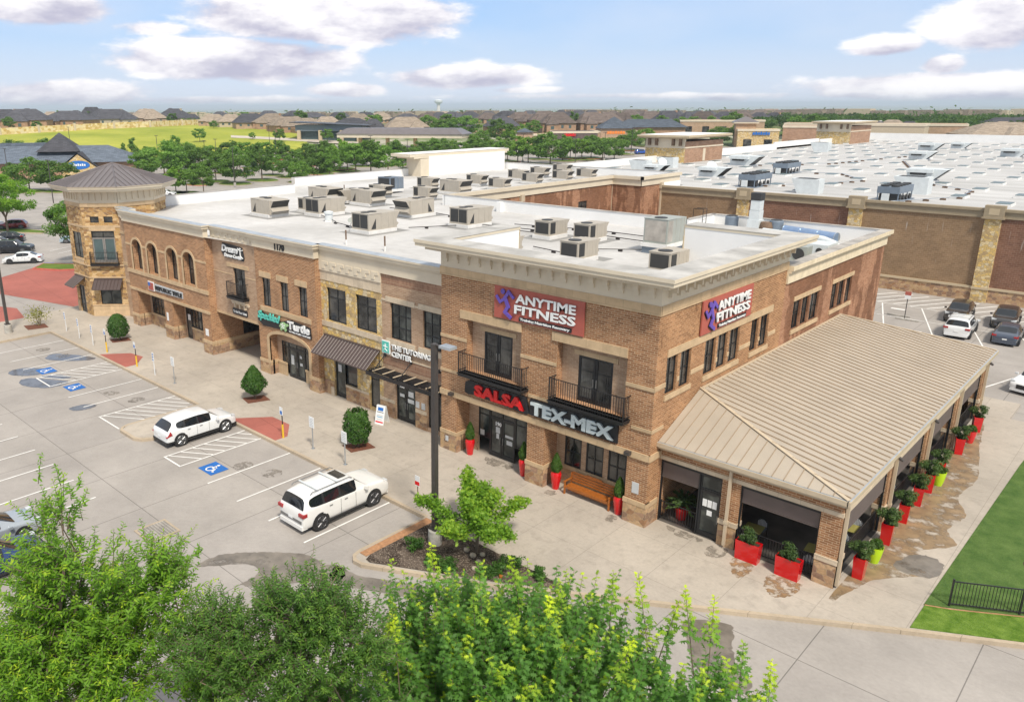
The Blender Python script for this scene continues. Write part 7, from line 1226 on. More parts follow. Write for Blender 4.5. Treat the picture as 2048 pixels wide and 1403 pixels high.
# small maple in the island
t = thing('tree', 'small bright green tree with spreading limbs in the mulch island', 'tree', (-4.15, -7.0, 0)); rs = np.random.RandomState(21)
P = []; N_ = []; T_ = []; m = MB(); m.cyl((0, 0, -.1), (.05, .02, 1.3), .085, .07, 7)
for i in range(17):
    a = 2*PI*i/17*2+rs.rand()*.5; L_ = (1.2, 2.2, 1.9, 2.6, 1.7)[i % 5]*(.85+.3*rs.rand()); e = (1.15, .30, .75, .42, 1.0)[i % 5]+.15*rs.rand(); b0 = np.array([.05, .02, 1.1+.3*rs.rand()]); d = np.array([math.cos(a)*math.cos(e), math.sin(a)*math.cos(e), math.sin(e)]); tip = b0+d*L_; mid = b0+d*L_*.5+np.array([0, 0, -.08]); m.cyl(b0, mid, .04, .028, 5).cyl(mid, tip, .028, .008, 4)
    for k in range(int(330*L_)):
        s_ = .38+.68*rs.rand(); c = b0+d*L_*s_+rs.normal(size=3)*np.array([.20, .20, .15])*(1.25-.5*s_)+np.array([0, 0, .12*math.sin(s_*9+i)]); P.append(c); N_.append(rs.normal(size=3)*.6+np.array([0, 0, .7])); T_.append(.30+.4*rs.rand()+.2*(s_-.6)+.1*math.sin(i*2.3))
mesh_obj('crown', leafmesh('crown', np.array(P), np.array(N_), .11+.06*rs.rand(len(P)), np.array(T_), 'leaf_maple', 2), t); m.build('trunk', 'trunk', t, world=False)
# low shrubs in the island
for i, (x, y, r, lb) in enumerate(((-6.35, -8.7, .42, 'left of the lamp base'), (-4.9, -9.0, .36, 'in front of the lamp base'), (-4.1, -8.9, .34, 'between lamp base and kerb'), (-2.7, -8.1, .38, 'nearest the kerb, left of the cut stump'), (-2.4, -7.6, .34, 'behind the cut stump'), (-2.3, -6.9, .46, 'right of the small tree trunk'), (-.9, -6.75, .34, 'towards the thin right corner'), (-6.6, -6.75, .4, 'behind the lamp base at the pavement'))):
    t = thing('low_shrub', 'low green shrub in the mulch island '+lb, 'shrub', (x, y, 0), 0, 'low shrubs in the mulch island'); rs = np.random.RandomState(50+i); bushy(t, rs, r, r*.75, r*.75, 620, 'leaf_shrub', .11); m = MB(); [m.cyl((0, 0, 0), (.2*math.cos(k*1.6), .2*math.sin(k*1.6), r), .012, .006, 4) for k in range(4)]; m.build('stem', 'shrub_wood', t, world=False)
m = MB(); m.lathe((-2.15, -7.75, 0), [(.08, 0), (.085, .12), (.07, .13)], 10); tag(m.build('tree_stump', 'wood_bench'), 'small cut stump in the mulch island', 'stump')
# ---- foreground trees: every crown is built from leafy shoots
def shoot_tree(name, label, base, h_tr, crown, nshoot, per, leafsize, mat, shape, seed, slen=(.7, 1.4), upw=.75, extra=(), tipc=.9, basec=.35, inner=.35, clus=12, csp=.26):
    t = thing(name, label, 'tree', base); rs = np.random.RandomState(seed); C_ = []; N_ = []; S_ = []; T_ = []; U_ = []; m = MB(); bx, by, bz = base
    roots = []
    for (cx, cy, cz, rx, ry, rz, wgt) in crown:
        k = int(nshoot*wgt); d = rs.normal(size=(k, 3)); d /= np.linalg.norm(d, axis=1, keepdims=True); r = (inner+(1-inner)*rs.rand(k, 1)**.45); d[:, 2] = np.where(d[:, 2] < -.75, -d[:, 2], d[:, 2]); kc = max(3, int(k/clus)); pick = rs.randint(0, kc, k); dc, rc = d[:kc], r[:kc]; jit_ = rs.normal(size=(k, 3))*csp; d = dc[pick]; r = rc[pick]; c = np.array([cx-bx, cy-by, cz-bz])+d*r*np.array([rx, ry, rz])+jit_; d = d+jit_*.8; d /= np.linalg.norm(d, axis=1, keepdims=True); roots += [(c[i], d[i], r[i, 0], (cx-bx, cy-by, cz-bz)) for i in range(k)]
    m.cyl((0, 0, -.1), (0, 0, h_tr), .19, .13, 8)
    for (cx, cy, cz, rx, ry, rz, wgt) in crown: m.cyl((0, 0, h_tr*.8), (cx-bx, cy-by, cz-bz), .07, .035, 6)
    for i, (c, d, r, cc) in enumerate(roots):
        up = np.array([0, 0, upw+.3*rs.rand()]); dv = d*.65+up+rs.normal(size=3)*.28; dv /= np.linalg.norm(dv); L_ = slen[0]+(slen[1]-slen[0])*rs.rand(); C0 = c; bright = rs.rand()
        if r > .5 and i % 7 == 0: m.cyl(tuple(np.array(cc)*.45+c*.55), tuple(c), .018, .010, 4)
        m.cyl(tuple(C0), tuple(C0+dv*L_), .010, .004, 3)
        side = np.cross(dv, rs.normal(size=3)); side /= np.linalg.norm(side); oth = np.cross(dv, side)
        for k in range(per):
            s_ = (k+.5)/per; a = k*2.4+rs.rand()*.5; out = side*math.cos(a)+oth*math.sin(a); sz = leafsize*(1.05-.45*s_)*(.75+.5*rs.rand()); o = out*.85+dv*.55; o /= np.linalg.norm(o)
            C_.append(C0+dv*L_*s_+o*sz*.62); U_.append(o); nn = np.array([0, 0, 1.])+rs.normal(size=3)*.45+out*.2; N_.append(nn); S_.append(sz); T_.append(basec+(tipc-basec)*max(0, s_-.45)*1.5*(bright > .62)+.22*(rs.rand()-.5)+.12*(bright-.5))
    for (x, y, z, L_, br) in extra:        # tall leader shoots rising above the crown
        C0 = np.array([x-bx, y-by, z-bz]); dv = np.array([rs.normal()*.12, rs.normal()*.12, 1.]); dv /= np.linalg.norm(dv); m.cyl(tuple(C0-dv*1.0), tuple(C0+dv*L_), .018, .004, 4); side = np.cross(dv, [1., .2, 0]); side /= np.linalg.norm(side); oth = np.cross(dv, side); K = int(46*L_/1.3)
        for k in range(K):
            s_ = (k+.5)/K; a = k*2.4; out = side*math.cos(a)+oth*math.sin(a); sz = leafsize*(1.1-.55*s_)*(.8+.4*rs.rand()); o = out*.9+dv*.45; o /= np.linalg.norm(o); C_.append(C0+dv*L_*s_+o*sz*(.6+.5*(1-s_))); U_.append(o); N_.append(np.array([0, 0, 1.])+rs.normal(size=3)*.5); S_.append(sz); T_.append(.45+br*s_+.15*(rs.rand()-.5))
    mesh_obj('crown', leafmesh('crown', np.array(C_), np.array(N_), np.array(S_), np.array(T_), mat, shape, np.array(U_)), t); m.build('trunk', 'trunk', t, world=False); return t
shoot_tree('foreground_oak', 'big lobed-leaf oak with tall yellow-green shoots at the bottom centre', (6.4, -17.2, Z0), 3.2,
    [(6.4, -17.2, 4.0, 4.1, 3.4, 2.6, .66), (4.1, -18.6, 4.3, 1.9, 1.8, 2.2, .16), (9.2, -15.6, 4.1, 1.9, 1.8, 2.0, .16), (6.6, -17.0, 5.6, 2.6, 2.2, 1.0, .10)], 1500, 24, .175, 'leaf_oak', 2, 31, (.7, 1.5), .75,
    [(4.0, -17.9, 7.2, 1.3, .45), (4.9, -17.2, 6.9, 1.2, .1), (5.5, -16.5, 7.0, 1.35, .35), (6.0, -16.3, 6.9, 1.0, .15), (6.5, -16.0, 6.6, 1.1, .3), (7.4, -15.3, 6.8, 1.45, .3), (8.2, -15.0, 6.7, 1.4, .5), (8.6, -14.8, 6.5, 1.2, .45), (9.1, -14.5, 6.6, 1.6, .4), (9.5, -14.3, 6.5, 1.3, .5), (10.2, -14.1, 5.9, 1.1, .15), (10.8, -13.8, 5.3, 1.4, .5), (3.2, -18.9, 5.6, 1.2, .6), (7.0, -17.2, 6.9, 1.2, .6), (5.6, -18.2, 6.9, 1.2, .2), (8.4, -16.9, 6.4, 1.3, .5), (4.3, -19.5, 6.3, 1.2, .5), (9.9, -15.6, 5.3, 1.2, .1), (3.2, -20.0, 5.2, 1.2, .6)], tipc=.85, basec=.33, clus=9, csp=.24)
shoot_tree('foreground_live_oak', 'dark small-leaved evergreen oak between the two bigger foreground trees', (3.2, -22.2, Z0), 3.5,
    [(3.3, -22.1, 5.9, 1.9, 2.0, 2.1, .50), (1.7, -22.6, 4.9, 1.5, 1.5, 1.4, .16), (4.4, -20.9, 5.4, 1.2, 1.2, 1.6, .12), (3.55, -21.45, 8.0, .8, .8, .95, .16), (4.25, -20.8, 7.5, .7, .7, .9, .10), (2.5, -23.1, 7.2, 1.0, 1.0, 1.0, .17)], 2000, 22, .10, 'leaf_live', 1, 33, (.3, .6), .35, [(3.6, -21.4, 8.3, .8, .1), (3.2, -22.0, 8.3, .7, .1), (4.15, -20.75, 7.9, .8, .1), (2.65, -22.9, 7.7, .8, .1), (2.9, -22.7, 7.5, .8, .1)], tipc=.8, basec=.38, clus=26, csp=.22)
shoot_tree('foreground_elm', 'big yellow-green fine-leaved tree filling the bottom left corner', (-.8, -26.2, Z0), 4.0,
    [(-.7, -26.2, 5.5, 2.7, 2.4, 2.4, .60), (-.35, -24.9, 9.6, .4, .4, .9, .04), (.15, -23.5, 8.0, .8, .8, .75, .09), (-.4, -24.8, 8.3, .9, .9, 1.0, .12), (.3, -24.3, 6.4, 1.4, 1.3, 1.3, .13), (-.4, -25.6, 7.4, .8, .8, .8, .05)], 2600, 24, .125, 'leaf_elm', 1, 35, (.35, .75), .28, [(-.4, -24.9, 10.2, .8, .1), (.3, -23.2, 8.7, .9, .1), (-.2, -24.0, 8.9, .9, .1), (.5, -23.0, 8.3, .8, .1)], tipc=.75, basec=.40, clus=24, csp=.30)
# raised planting bed under the foreground trees
sheet('mulch_bed', [(-5, -27.5), (-3.4, -22.6), (-1.2, -19.8), (.6, -19.2), (3, -20), (9, -15.2), (11.5, -13.6), (13.5, -15), (10, -22), (2, -30)], Z0+.1, 'mulch', h=.2)
struct(strip([(-5, -27.5), (-3.4, -22.6), (-1.2, -19.8), (.6, -19.2), (3, -20), (9, -15.2), (11.5, -13.6), (13.5, -15), (10, -22), (2, -30)], .18, Z0-.1, Z0+.12).build('kerb', 'concrete_curb'))


# ================================================================ big store behind
G_ = thing('store_building', 'very large flat-roofed store behind with skylights, brick bays and stone piers', 'building')
FK = (0, 62.4, 1, 0); zt = 9.0
piers = [(-24.2+12.3*i, -22.85+12.3*i) for i in range(7)]; xs = [-34.2]+[q for p in piers for q in p]+[50]
for k in range(0, len(xs)-1, 2):
    m = MB(); a, b = xs[k], xs[k+1]; m.quad(fp(FK, a, 0, -.15), fp(FK, b, 0, -.15), fp(FK, b, 0, 8.1), fp(FK, a, 0, 8.1)); m.build('brick_bay', 'brick_store' if (k//2) % 2 == 0 else 'brick_store_red', G_)
m = MB(); [m.fb(FK, a, b, -.3, .35, -.15, 8.1) for a, b in piers]; m.build('stone_pier', 'stone_gold', G_)
m = MB(); m.fb(FK, -34.2, 50, 0, .12, -.15, 1.12); m.build('stone_plinth', 'stone_base', G_); m = MB(); m.fb(FK, -34.2, 50, -.02, .2, 1.12, 1.34); [m.fb(FK, a-.06, b+.06, .2, .42, 1.12, 1.34) for a, b in piers]; m.build('stone_cap', 'stucco_wedge', G_)
m = MB(); m.fb(FK, -34.2, 50, -.3, .15, 8.1, 8.75).fb(FK, -34.2, 50, -.3, .3, 8.75, 9.0); [m.fb(FK, a-.15, b+.15, -.35, .5, 8.2, 9.32) for a, b in piers]; [m.fb(FK, a-.25, b+.25, -.35, .62, 8.05, 8.22) for a, b in piers]; m.build('cornice', 'stucco_dark', G_)
m = MB(); [m.fb(FK, a+.25, b-.25, .5, .515, 8.45, 9.05) for a, b in piers]; m.build('pier_inset', 'stucco_wedge', G_)
m = MB(); m.poly([(x, y, 8.6) for x, y in ((-59, 68), (-34.2, 68), (-34.2, 62.5), (50, 62.5), (50, 226), (-59, 226))]); m.build('roof', 'roof_store', G_)
m = MB(); strip([(-59, 67.6), (-59, 105)], .4, 8.6, 9.7, m); strip([(-59, 120), (-59, 160)], .4, 8.6, 9.9, m); strip([(-59.5, 160), (-59.5, 188)], .4, 8.6, 10.2, m); strip([(-59, 188), (-59, 226)], .4, 8.6, 10.0, m); strip([(-59, 226), (50, 226)], .4, 8.6, 10.6, m); strip([(-34.4, 67.2), (-34.4, 62.6)], .3, 8.6, 9.3, m); m.build('parapet', 'white_membrane', G_)
m = MB(); m.quad((-59.3, 226.3, -.1), (-59.3, 226.3, 9), (-59.3, 68, 9), (-59.3, 68, -.1)); m.quad((50, 226.3, -.1), (50, 226.3, 9), (-59.3, 226.3, 9), (-59.3, 226.3, -.1)); m.quad((50, 62.4, -.1), (50, 226.3, -.1), (50, 226.3, 9), (50, 62.4, 9)); m.build('back_wall', 'brick_store', G_)
def entrance_tower(x0, x1, y0, y1, z0, z1, top, nm, lb=None):
    m = MB(); m.box(x0, x1, y0, y1, z0, z1*.62+z0*.38); o = m.build(nm, 'stone_gold', G_); m = MB(); m.box(x0+.05, x1+.02, y0+.05, y1+.02, z0, z1-.9); m.build('brick_side', 'brick_far', G_)
    m = MB(); m.box(x0, x1-.05, y0-.05, y0+.3, z1*.62+z0*.38, z1-.3); m.box(x0-.1, x1+.1, y0-.1, y1+.1, z1*.62+z0*.38-.25, z1*.62+z0*.38); m.build('frieze', 'stucco', G_)
    m = MB(); m.box(x0-1.2, x1+1.2, y0-1.2, y1+1.2, z1-.1, z1+.25); m.box(x0-.9, x1+.9, y0-.9, y1+.9, z1-.35, z1-.1); m.build('cornice', 'stucco_wedge', G_); m = MB(); m.box(x0-.9, x1+.9, y0-.9, y1+.9, z1+.25, z1+.27); m.build('cornice_cap', 'white_membrane', G_)
    m = MB(); [m.box(x0+(x1-x0)*f-.2, x0+(x1-x0)*f+.2, y0-.6, y0-.05, z1-1.6, z1-.35) for f in (.12, .3, .72, .9)]; m.build('bracket', 'rust_brown', G_)
entrance_tower(-61.3, -53.4, 105, 120, 8.5, 13.2, 13.5, 'entrance_tower'); entrance_tower(-63, -54.5, 196, 212, 8.5, 14.0, 14.3, 'entrance_tower')
m = MB(); m.box(-53.39, -53.33, 112, 112.9, 8.7, 10.9); m.build('roof_door', 'stucco', G_)
sk = local_thing('skylight', 'x', 'skylight', 'skylights in a staggered grid on the store roof'); m = MB(); m.box(-.75, .75, -1.25, 1.25, 0, .26); m.build('kerb', 'curb_white', sk, world=False); m = MB(); m.box(-.64, .64, -1.14, 1.14, .26, .33); m.build('dome', 'skylight', sk, world=False)
SK = Proto(sk); n = 0; cols_ = []
for i in range(-1, 12):
    x = .6-5.08*i; y = 69.6+(5.1 if i % 2 else 0)-(10.2 if (i % 2) else 0)
    while y < 222:
        if y > 64.5 and x < 4-.155*(y-62)+2 and not (x < -34 and y < 71) and not (x < -52 and 103 < y < 121): cols_.append((x, y))
        y += 10.2
for n, (x, y) in enumerate(cols_):
    r = sorted({round(q[1]) for q in cols_}).index(round(y)); c = sorted([q[0] for q in cols_ if round(q[1]) == round(y)]).index(x)
    SK.put((x, y, 8.6), 0, 'grey skylight, %s from left in the %s row of the store roof' % (ORD[c], ORD[r]))
def hood_unit(name, lb, body='hvac_white'):
    t = local_thing(name, lb, 'rooftop unit', 'white units on the store roof'); m = MB(); m.box(-1.3, 1.3, -1, 1, 0, 1.5); m.build('cabinet', body, t, world=False); m = MB(); m.add([(1.3, -1, 1.5), (1.3, 1, 1.5), (2.6, 1, 1.45), (2.6, -1, 1.45), (1.3, -1, .3), (1.3, 1, .3)], [(0, 3, 2, 1), (0, 4, 3), (1, 2, 5)]); m.build('air_hood', body, t, world=False)
    m = MB(); m.add([(2.58, -.95, 1.42), (2.58, .95, 1.42), (1.32, .95, .32), (1.32, -.95, .32)], [(0, 1, 2, 3), (3, 2, 1, 0)]); m.box(-.9, .6, -1.35, -1, .85, 1.25); m.build('filter', 'hvac_dark', t, world=False); m = MB(); m.box(-1.3, 1.3, -1.5, -1, 1.1, 1.45); m.build('rain_hood', body, t, world=False); m = MB(); m.box(-1.5, 1.5, -1.2, 1.2, -.0, .25); m.build('kerb', 'curb_white', t, world=False); return t
HU = Proto(hood_unit('rooftop_unit', 'x'))
for x, y, s_, lb in ((-46.5, 82, .9, 'white hooded unit nearest the front, left of the satellite dish on the store roof'), (-36.4, 80.3, 1.05, 'white hooded unit below the large satellite dish'), (-42, 103.5, 1.25, 'white hooded unit behind the slate condenser racks'), (-12.8, 93.2, 1.2, 'large white hooded unit behind the right condenser rack'), (-24.7, 140, 1.1, 'white hooded unit in the middle distance of the store roof'), (-31.2, 173, 1.2, 'white hooded unit far back, left of two'), (-28.1, 186, 1.0, 'white hooded unit far back, right of two'), (-13.5, 158, 1.2, 'white hooded unit far back at the right')): HU.put((x, y, 8.6), .0, lb, s_)
BX = local_thing('air_box', 'x', 'rooftop unit', 'flared white boxes on the store roof'); m = MB(); m.add([(-1.1, -.9, 0), (1.3, -.9, 0), (1.3, .9, 0), (-1.1, .9, 0), (-1.9, -.9, 1.7), (1.3, -.9, 1.7), (1.3, .9, 1.7), (-1.9, .9, 1.7)], [(0,3,2,1), (4,5,6,7), (0,1,5,4), (1,2,6,5), (2,3,7,6), (3,0,4,7)]); m.build('casing', 'hvac_white', BX, world=False); m = MB(); m.box(-1.5, .8, -.7, .7, 1.7, 1.72); m.build('opening', 'hvac_dark', BX, world=False); BXP = Proto(BX)
for x, y, s_, lb in ((-18.5, 68.6, 1.0, 'flared white air box at the near edge of the store roof'), (-9.4, 76.5, 1.15, 'flared white air box behind the right condenser rack'), (-47.4, 156, 1.2, 'flared white air box far left on the store roof'), (-50.5, 94, 1.0, 'pale air box before the stone entrance tower'), (-50, 84.5, 1.0, 'pale air box near the left parapet of the store')): BXP.put((x, y, 8.6), 0, lb, s_)
def rack(lb):
    t = local_thing('condenser_rack', lb, 'condenser', 'slate blue condenser racks on the store roof'); m = MB(); m.box(-1.1, 1.1, -2.6, 2.6, .9, 1.6); m.build('coil', 'hvac_slate', t, world=False); m = MB(); [m.box(x-.05, x+.05, y-.05, y+.05, 0, .9) for x in (-1, 1) for y in (-2.5, -.8, .8, 2.5)]; m.box(-1.3, 1.3, -2.8, 2.8, 0, .1); m.build('stand', 'hvac_slate', t, world=False)
    m = MB(); [m.cyl((x, y, 1.6), (x, y, 1.78), .42, n=12) for x in (-.52, .52) for y in (-2.1, -1.05, 0, 1.05, 2.1)]; m.build('fan', 'hvac_dark', t, world=False); m = MB(); [m.cyl((1.0, y, .4), (1.15, y, .4), .3, n=10) for y in (-2, -.9, .3, 1.5)]; m.box(-.9, .9, -2.4, -1.2, .12, .85); m.build('compressor', 'hvac_dark', t, world=False); m = MB(); m.box(-.5, .2, -3.0, -2.7, .1, .9); m.build('control_box', 'hvac_white', t, world=False); return t
RK = Proto(rack('x'))
for x, y, lb in ((-26.9, 73.0, 'slate blue condenser rack nearest the corner block chimney'), (-31.6, 95.5, 'slate blue condenser rack farther back left of centre'), (-9.2, 67.8, 'slate blue condenser rack at the near right edge of the store roof')): RK.put((x, y, 8.6), 0, lb)
for x, y, s_, lb in ((-38.2, 84.0, 1.6, 'large white satellite dish on the store roof'), (-49.5, 90, 1.4, 'white satellite dish before the stone entrance tower')):
    t = thing('satellite_dish', lb, 'satellite dish', (x, y, 8.6)); m = MB(); m.lathe((0, 0, 0), [(.02, 0), (.3*s_, .05*s_), (.5*s_, .16*s_)], 16); o = m.build('dish', 'hvac_white', t, smooth=60, world=False); o.location = (0, 0, .8*s_); o.rotation_euler = (1.0, 0, .9); m = MB(); m.cyl((0, 0, 0), (0, 0, .8*s_), .06, n=6); m.build('mast', 'galvanised', t, world=False)

# ================================================================ land beyond
def patch(name, a0, a1, r0, r1, mat, dz=.12, na=14, nr=10, kind='structure'):
    v = []; f = []
    for j in range(nr+1):
        for i in range(na+1):
            a = a0+(a1-a0)*i/na; ra = r0(i/na) if callable(r0) else r0; rb = r1(i/na) if callable(r1) else r1; r = ra+(rb-ra)*j/nr; x, y = 15.869+r*math.sin(a), -30.027+r*math.cos(a); v.append((x, y, TH(x, y)+dz))
    for j in range(nr):
        for i in range(na): q = j*(na+1)+i; f.append((q, q+na+1, q+na+2, q+1))
    m = MB(); m.v = v; m.f = f; m.m = [0]*len(f); return tag(m.build(name, mat, smooth=60), kind=kind)
lerp = lambda a, b: (lambda t: a+(b-a)*t)
patch('grass_field', -1.40, -1.043, lerp(262, 300), lerp(384, 482), 'field_grass', .15, 20, 24)
patch('grass_field', -1.043, -.93, 300, lerp(470, 370), 'field_grass', .15); patch('footpath', -1.40, -.94, lerp(266, 296), lerp(268, 299), 'concrete_pale', .22); patch('side_street', -1.02, -.86, lerp(352, 318), lerp(362, 328), 'concrete_pale', .22)
patch('grass_field', -.98, -.90, 292, 325, 'lawn', .15); patch('town_lawn', -1.4, -.2, 385, 740, 'lawn_far', .05, 60, 14) if 0 else None
patch('housing_ground', -1.5, .4, lerp(388, 340), 760, 'grass_mixed', .10, 70, 20)
def long_wall(pts, h, th, mat, name, lb, cat='wall'):
    t = thing(name, lb, cat, pts[0]); m = MB(); P = MB()
    for a, b in zip(pts[:-1], pts[1:]):
        n = 8
        for k in range(n):
            x0, y0 = a[0]+(b[0]-a[0])*k/n, a[1]+(b[1]-a[1])*k/n; x1, y1 = a[0]+(b[0]-a[0])*(k+1)/n, a[1]+(b[1]-a[1])*(k+1)/n; z = min(TH(x0, y0), TH(x1, y1)); strip([(x0, y0), (x1, y1)], th, z-.5, z+h, m)
            if k % 4 == 0: P.box(x0-.5, x0+.5, y0-.5, y0+.5, z, z+h+.5)
    m.build('panel', mat, t); P.build('post', 'limestone_pale' if mat == 'stone_wall_far' else mat, t); return t
long_wall([(-345, 60, 7.2), (-348.3, 84.5, 7.7), (-356.1, 118.5, 8.5), (-365.1, 158.9, 9.0), (-397.5, 211.0, 9)], 2.9, .4, 'stone_wall_far', 'stone_wall', 'long yellow stone wall along the top of the green field')
long_wall([(-392, 206, 9), (-352, 197, 9), (-322, 194, 8.6), (-290, 187, 7.6), (-262, 184, 6.2)], 2.2, .4, 'brick_store', 'brick_wall', 'brown garden wall continuing right from the yellow stone wall')
# ---- houses
SHW = {'s': 'shingle_slate', 't': 'shingle_tan', 'b': 'shingle_brown', 'w': 'shingle_slate'}; CN = {'s': 'slate', 't': 'tan', 'b': 'brown', 'w': 'slate'}
rh = random.Random(5)
def house(x, y, z, w_, h, c, n, rz):
    wallm = 'siding_white' if c == 'w' else rh.choice(['brick_far', 'brick_far', 'siding_cream', 'brick_tan'])
    t = thing('house', '%s-roofed house in the housing rows, %s from the left' % (CN[c], ORD[n] if n < len(ORD) else 'number %d' % (n+1)), 'house', (x, y, z-.1), rz, 'suburban houses beyond the lots')
    d = w_*rh.uniform(.55, .8); hw = h*rh.uniform(.40, .48); hr = h-hw; m = MB(); m.box(-w_/2, w_/2, -d/2, d/2, -1, hw); wx = rh.uniform(-.25, .25)*w_; ww = w_*.34; dd = d/2+d*.22; m.box(wx-ww/2, wx+ww/2, -dd, -d/2+.02, -1, hw*.9); o = m.build('wall', wallm, t, world=False)
    R_ = MB(); e = .6; rl = max(.1, w_/2-d*.42)
    def hip(cx, cy, hx, hy, z0, z1, rx_): R_.add([(cx-hx-e, cy-hy-e, z0), (cx+hx+e, cy-hy-e, z0), (cx+hx+e, cy+hy+e, z0), (cx-hx-e, cy+hy+e, z0), (cx-rx_, cy, z1), (cx+rx_, cy, z1)], [(0, 1, 5, 4), (1, 2, 5), (2, 3, 4, 5), (3, 0, 4), (3, 2, 1, 0)])
    hip(0, 0, w_/2, d/2, hw, hw+hr, rl)
    gx = wx; R_.add([(gx-ww/2-.4, -dd-.4, hw*.88), (gx+ww/2+.4, -dd-.4, hw*.88), (gx+ww/2+.4, 0, hw*.88), (gx-ww/2-.4, 0, hw*.88), (gx, -dd*(.55 if c != 'w' else 1.05), hw+hr*.62), (gx, 0, hw+hr*.62)], [(0, 4, 5, 3), (1, 2, 5, 4), (0, 1, 4)])
    if w_ > 18: sx_ = -wx+rh.uniform(-1, 1); hip(sx_, d*.1, w_*.2, d*.3, hw+hr*.25, hw+hr*1.05, w_*.05)
    ro = R_.build('roof', SHW[c], t, world=False)
    if n % 3 == 0: m = MB(); m.box(w_*.22, w_*.22+.9, -.4, .5, hw, hw+hr*1.02); m.build('chimney', wallm, ro, world=False)
    for k in range(4):
        u = -w_/2+w_*(k+.6)/4.4
        if abs(u-wx) < ww/2+.6: continue
        q = MB(); q.box(u-.55, u+.55, -d/2-.03, -d/2, hw*.45, hw*.8); q.build('window', 'glass_slate', o, world=False)
    q = MB(); q.box(wx-.7, wx+.7, -dd-.03, -dd, hw*.35, hw*.7); q.build('window', 'glass_slate', o, world=False)
    if c == 'w': q = MB(); q.add([(gx-ww/2-.1, -dd-.35, hw*.88), (gx+ww/2+.1, -dd-.35, hw*.88), (gx, -dd*1.02-.35, hw+hr*.55)], [(0, 1, 2)]); q.build('gable', 'siding_white', t, world=False)
for (x, y, z, w_, h, c, n) in HO:
    az = math.atan2(x-15.9, y+30); house(x, y, z, w_*rh.uniform(.95, 1.1), max(5.5, min(11, h*1.02)), c, n, -az+rh.choice([-.5, -.25, .2, .45, .7])) 
# ---- shops and other buildings in the middle distance
def bld(name, lb, x, y, z, rz): return thing(name, lb, 'building', (x, y, z), rz)
t = bld('pet_shop', 'long brick shop with slate hip roof, gable and blue oval sign at the left edge', -214, 52, 0, R(122-90+25)); 
m = MB(); m.box(-42, 24, 0, 16, -.2, 4.2); m.build('wall', 'brick_far', t, world=False); m = MB(); m.add([(-42, -1, 4.2), (25, -1, 4.2), (25, 17, 4.2), (-42, 17, 4.2), (-42, 8, 8.4), (16, 8, 8.4)], [(0, 1, 5, 4), (1, 2, 5), (2, 3, 4, 5)]); m.box(-42, 4, 8.5, 10, 8.3, 9.2); m.build('roof', 'shingle_blue', t, world=False)
m = MB(); m.add([(-2, 2, 7), (9, 2, 7), (9, 13, 7), (-2, 13, 7), (3.5, 7.5, 12)], [(0, 1, 4), (1, 2, 4), (2, 3, 4), (3, 0, 4)]); m.build('cupola_roof', 'shingle_slate', t, world=False)
m = MB(); m.add([(5, -2.2, 3.0), (14, -2.2, 3.0), (9.5, -2.2, 6.5), (5, 6, 3.0), (14, 6, 3), (9.5, 6, 6.5)], [(0, 1, 2)]); m.box(5, 14, -2.2, 0, -.2, 3.05); m.build('gable_wall', 'stone_gold', t, world=False); m = MB(); m.add([(4.4, -2.6, 2.9), (9.5, -2.6, 6.9), (9.5, 7, 6.9), (4.4, 7, 2.9), (14.6, -2.6, 2.9), (14.6, 7, 2.9)], [(0, 1, 2, 3), (1, 4, 5, 2)]); m.build('gable_roof', 'shingle_slate', t, world=False)
m = MB(); m.add([(9.5+2.9*math.cos(i*PI/12), -2.3, 3.6+1.15*math.sin(i*PI/12)) for i in range(24)], [tuple(range(24))]); q = m.build('oval_sign', 'sign_blue', t, world=False); m = MB(); [m.box(7.6+i*.55, 7.98+i*.55, -2.36, -2.32, 3.35, 3.85+.12*(i % 2)) for i in range(7)]; m.build('lettering', 'sign_white', q, world=False)
# fuel canopy
t = bld('fuel_canopy', 'long brown-roofed fuel station canopy with white fascia on brick posts', -205, 170, 2.4, math.atan2(21, 45.2-26)); L_ = 46
ax_, ay_, bx_, by_ = -235.1, 168, -189.9, 196
t.location = (-210, 181, 2.6); t.rotation_euler = (0, 0, math.atan2(by_-ay_-4, bx_-ax_+0)); m = MB(); m.box(-22, 27, -7, 7, 4.6, 6.0); m.build('fascia', 'stucco', t, world=False); m = MB(); m.add([(-22.4, -7.4, 6.0), (27.4, -7.4, 6.0), (27.4, 7.4, 6.0), (-22.4, 7.4, 6.0), (-19, -4, 8.0), (24, -4, 8.0), (24, 4, 8), (-19, 4, 8)], [(0,1,5,4), (1,2,6,5), (2,3,7,6), (3,0,4,7), (4,5,6,7)]); m.build('roof', 'roof_brown_metal', t, world=False)
for u in (-14, -3, 8, 19): m = MB(); m.box(u-.6, u+.6, -3.6, -2.4, -.5, 4.6); m.build('post', 'stone_gold', t, world=False)
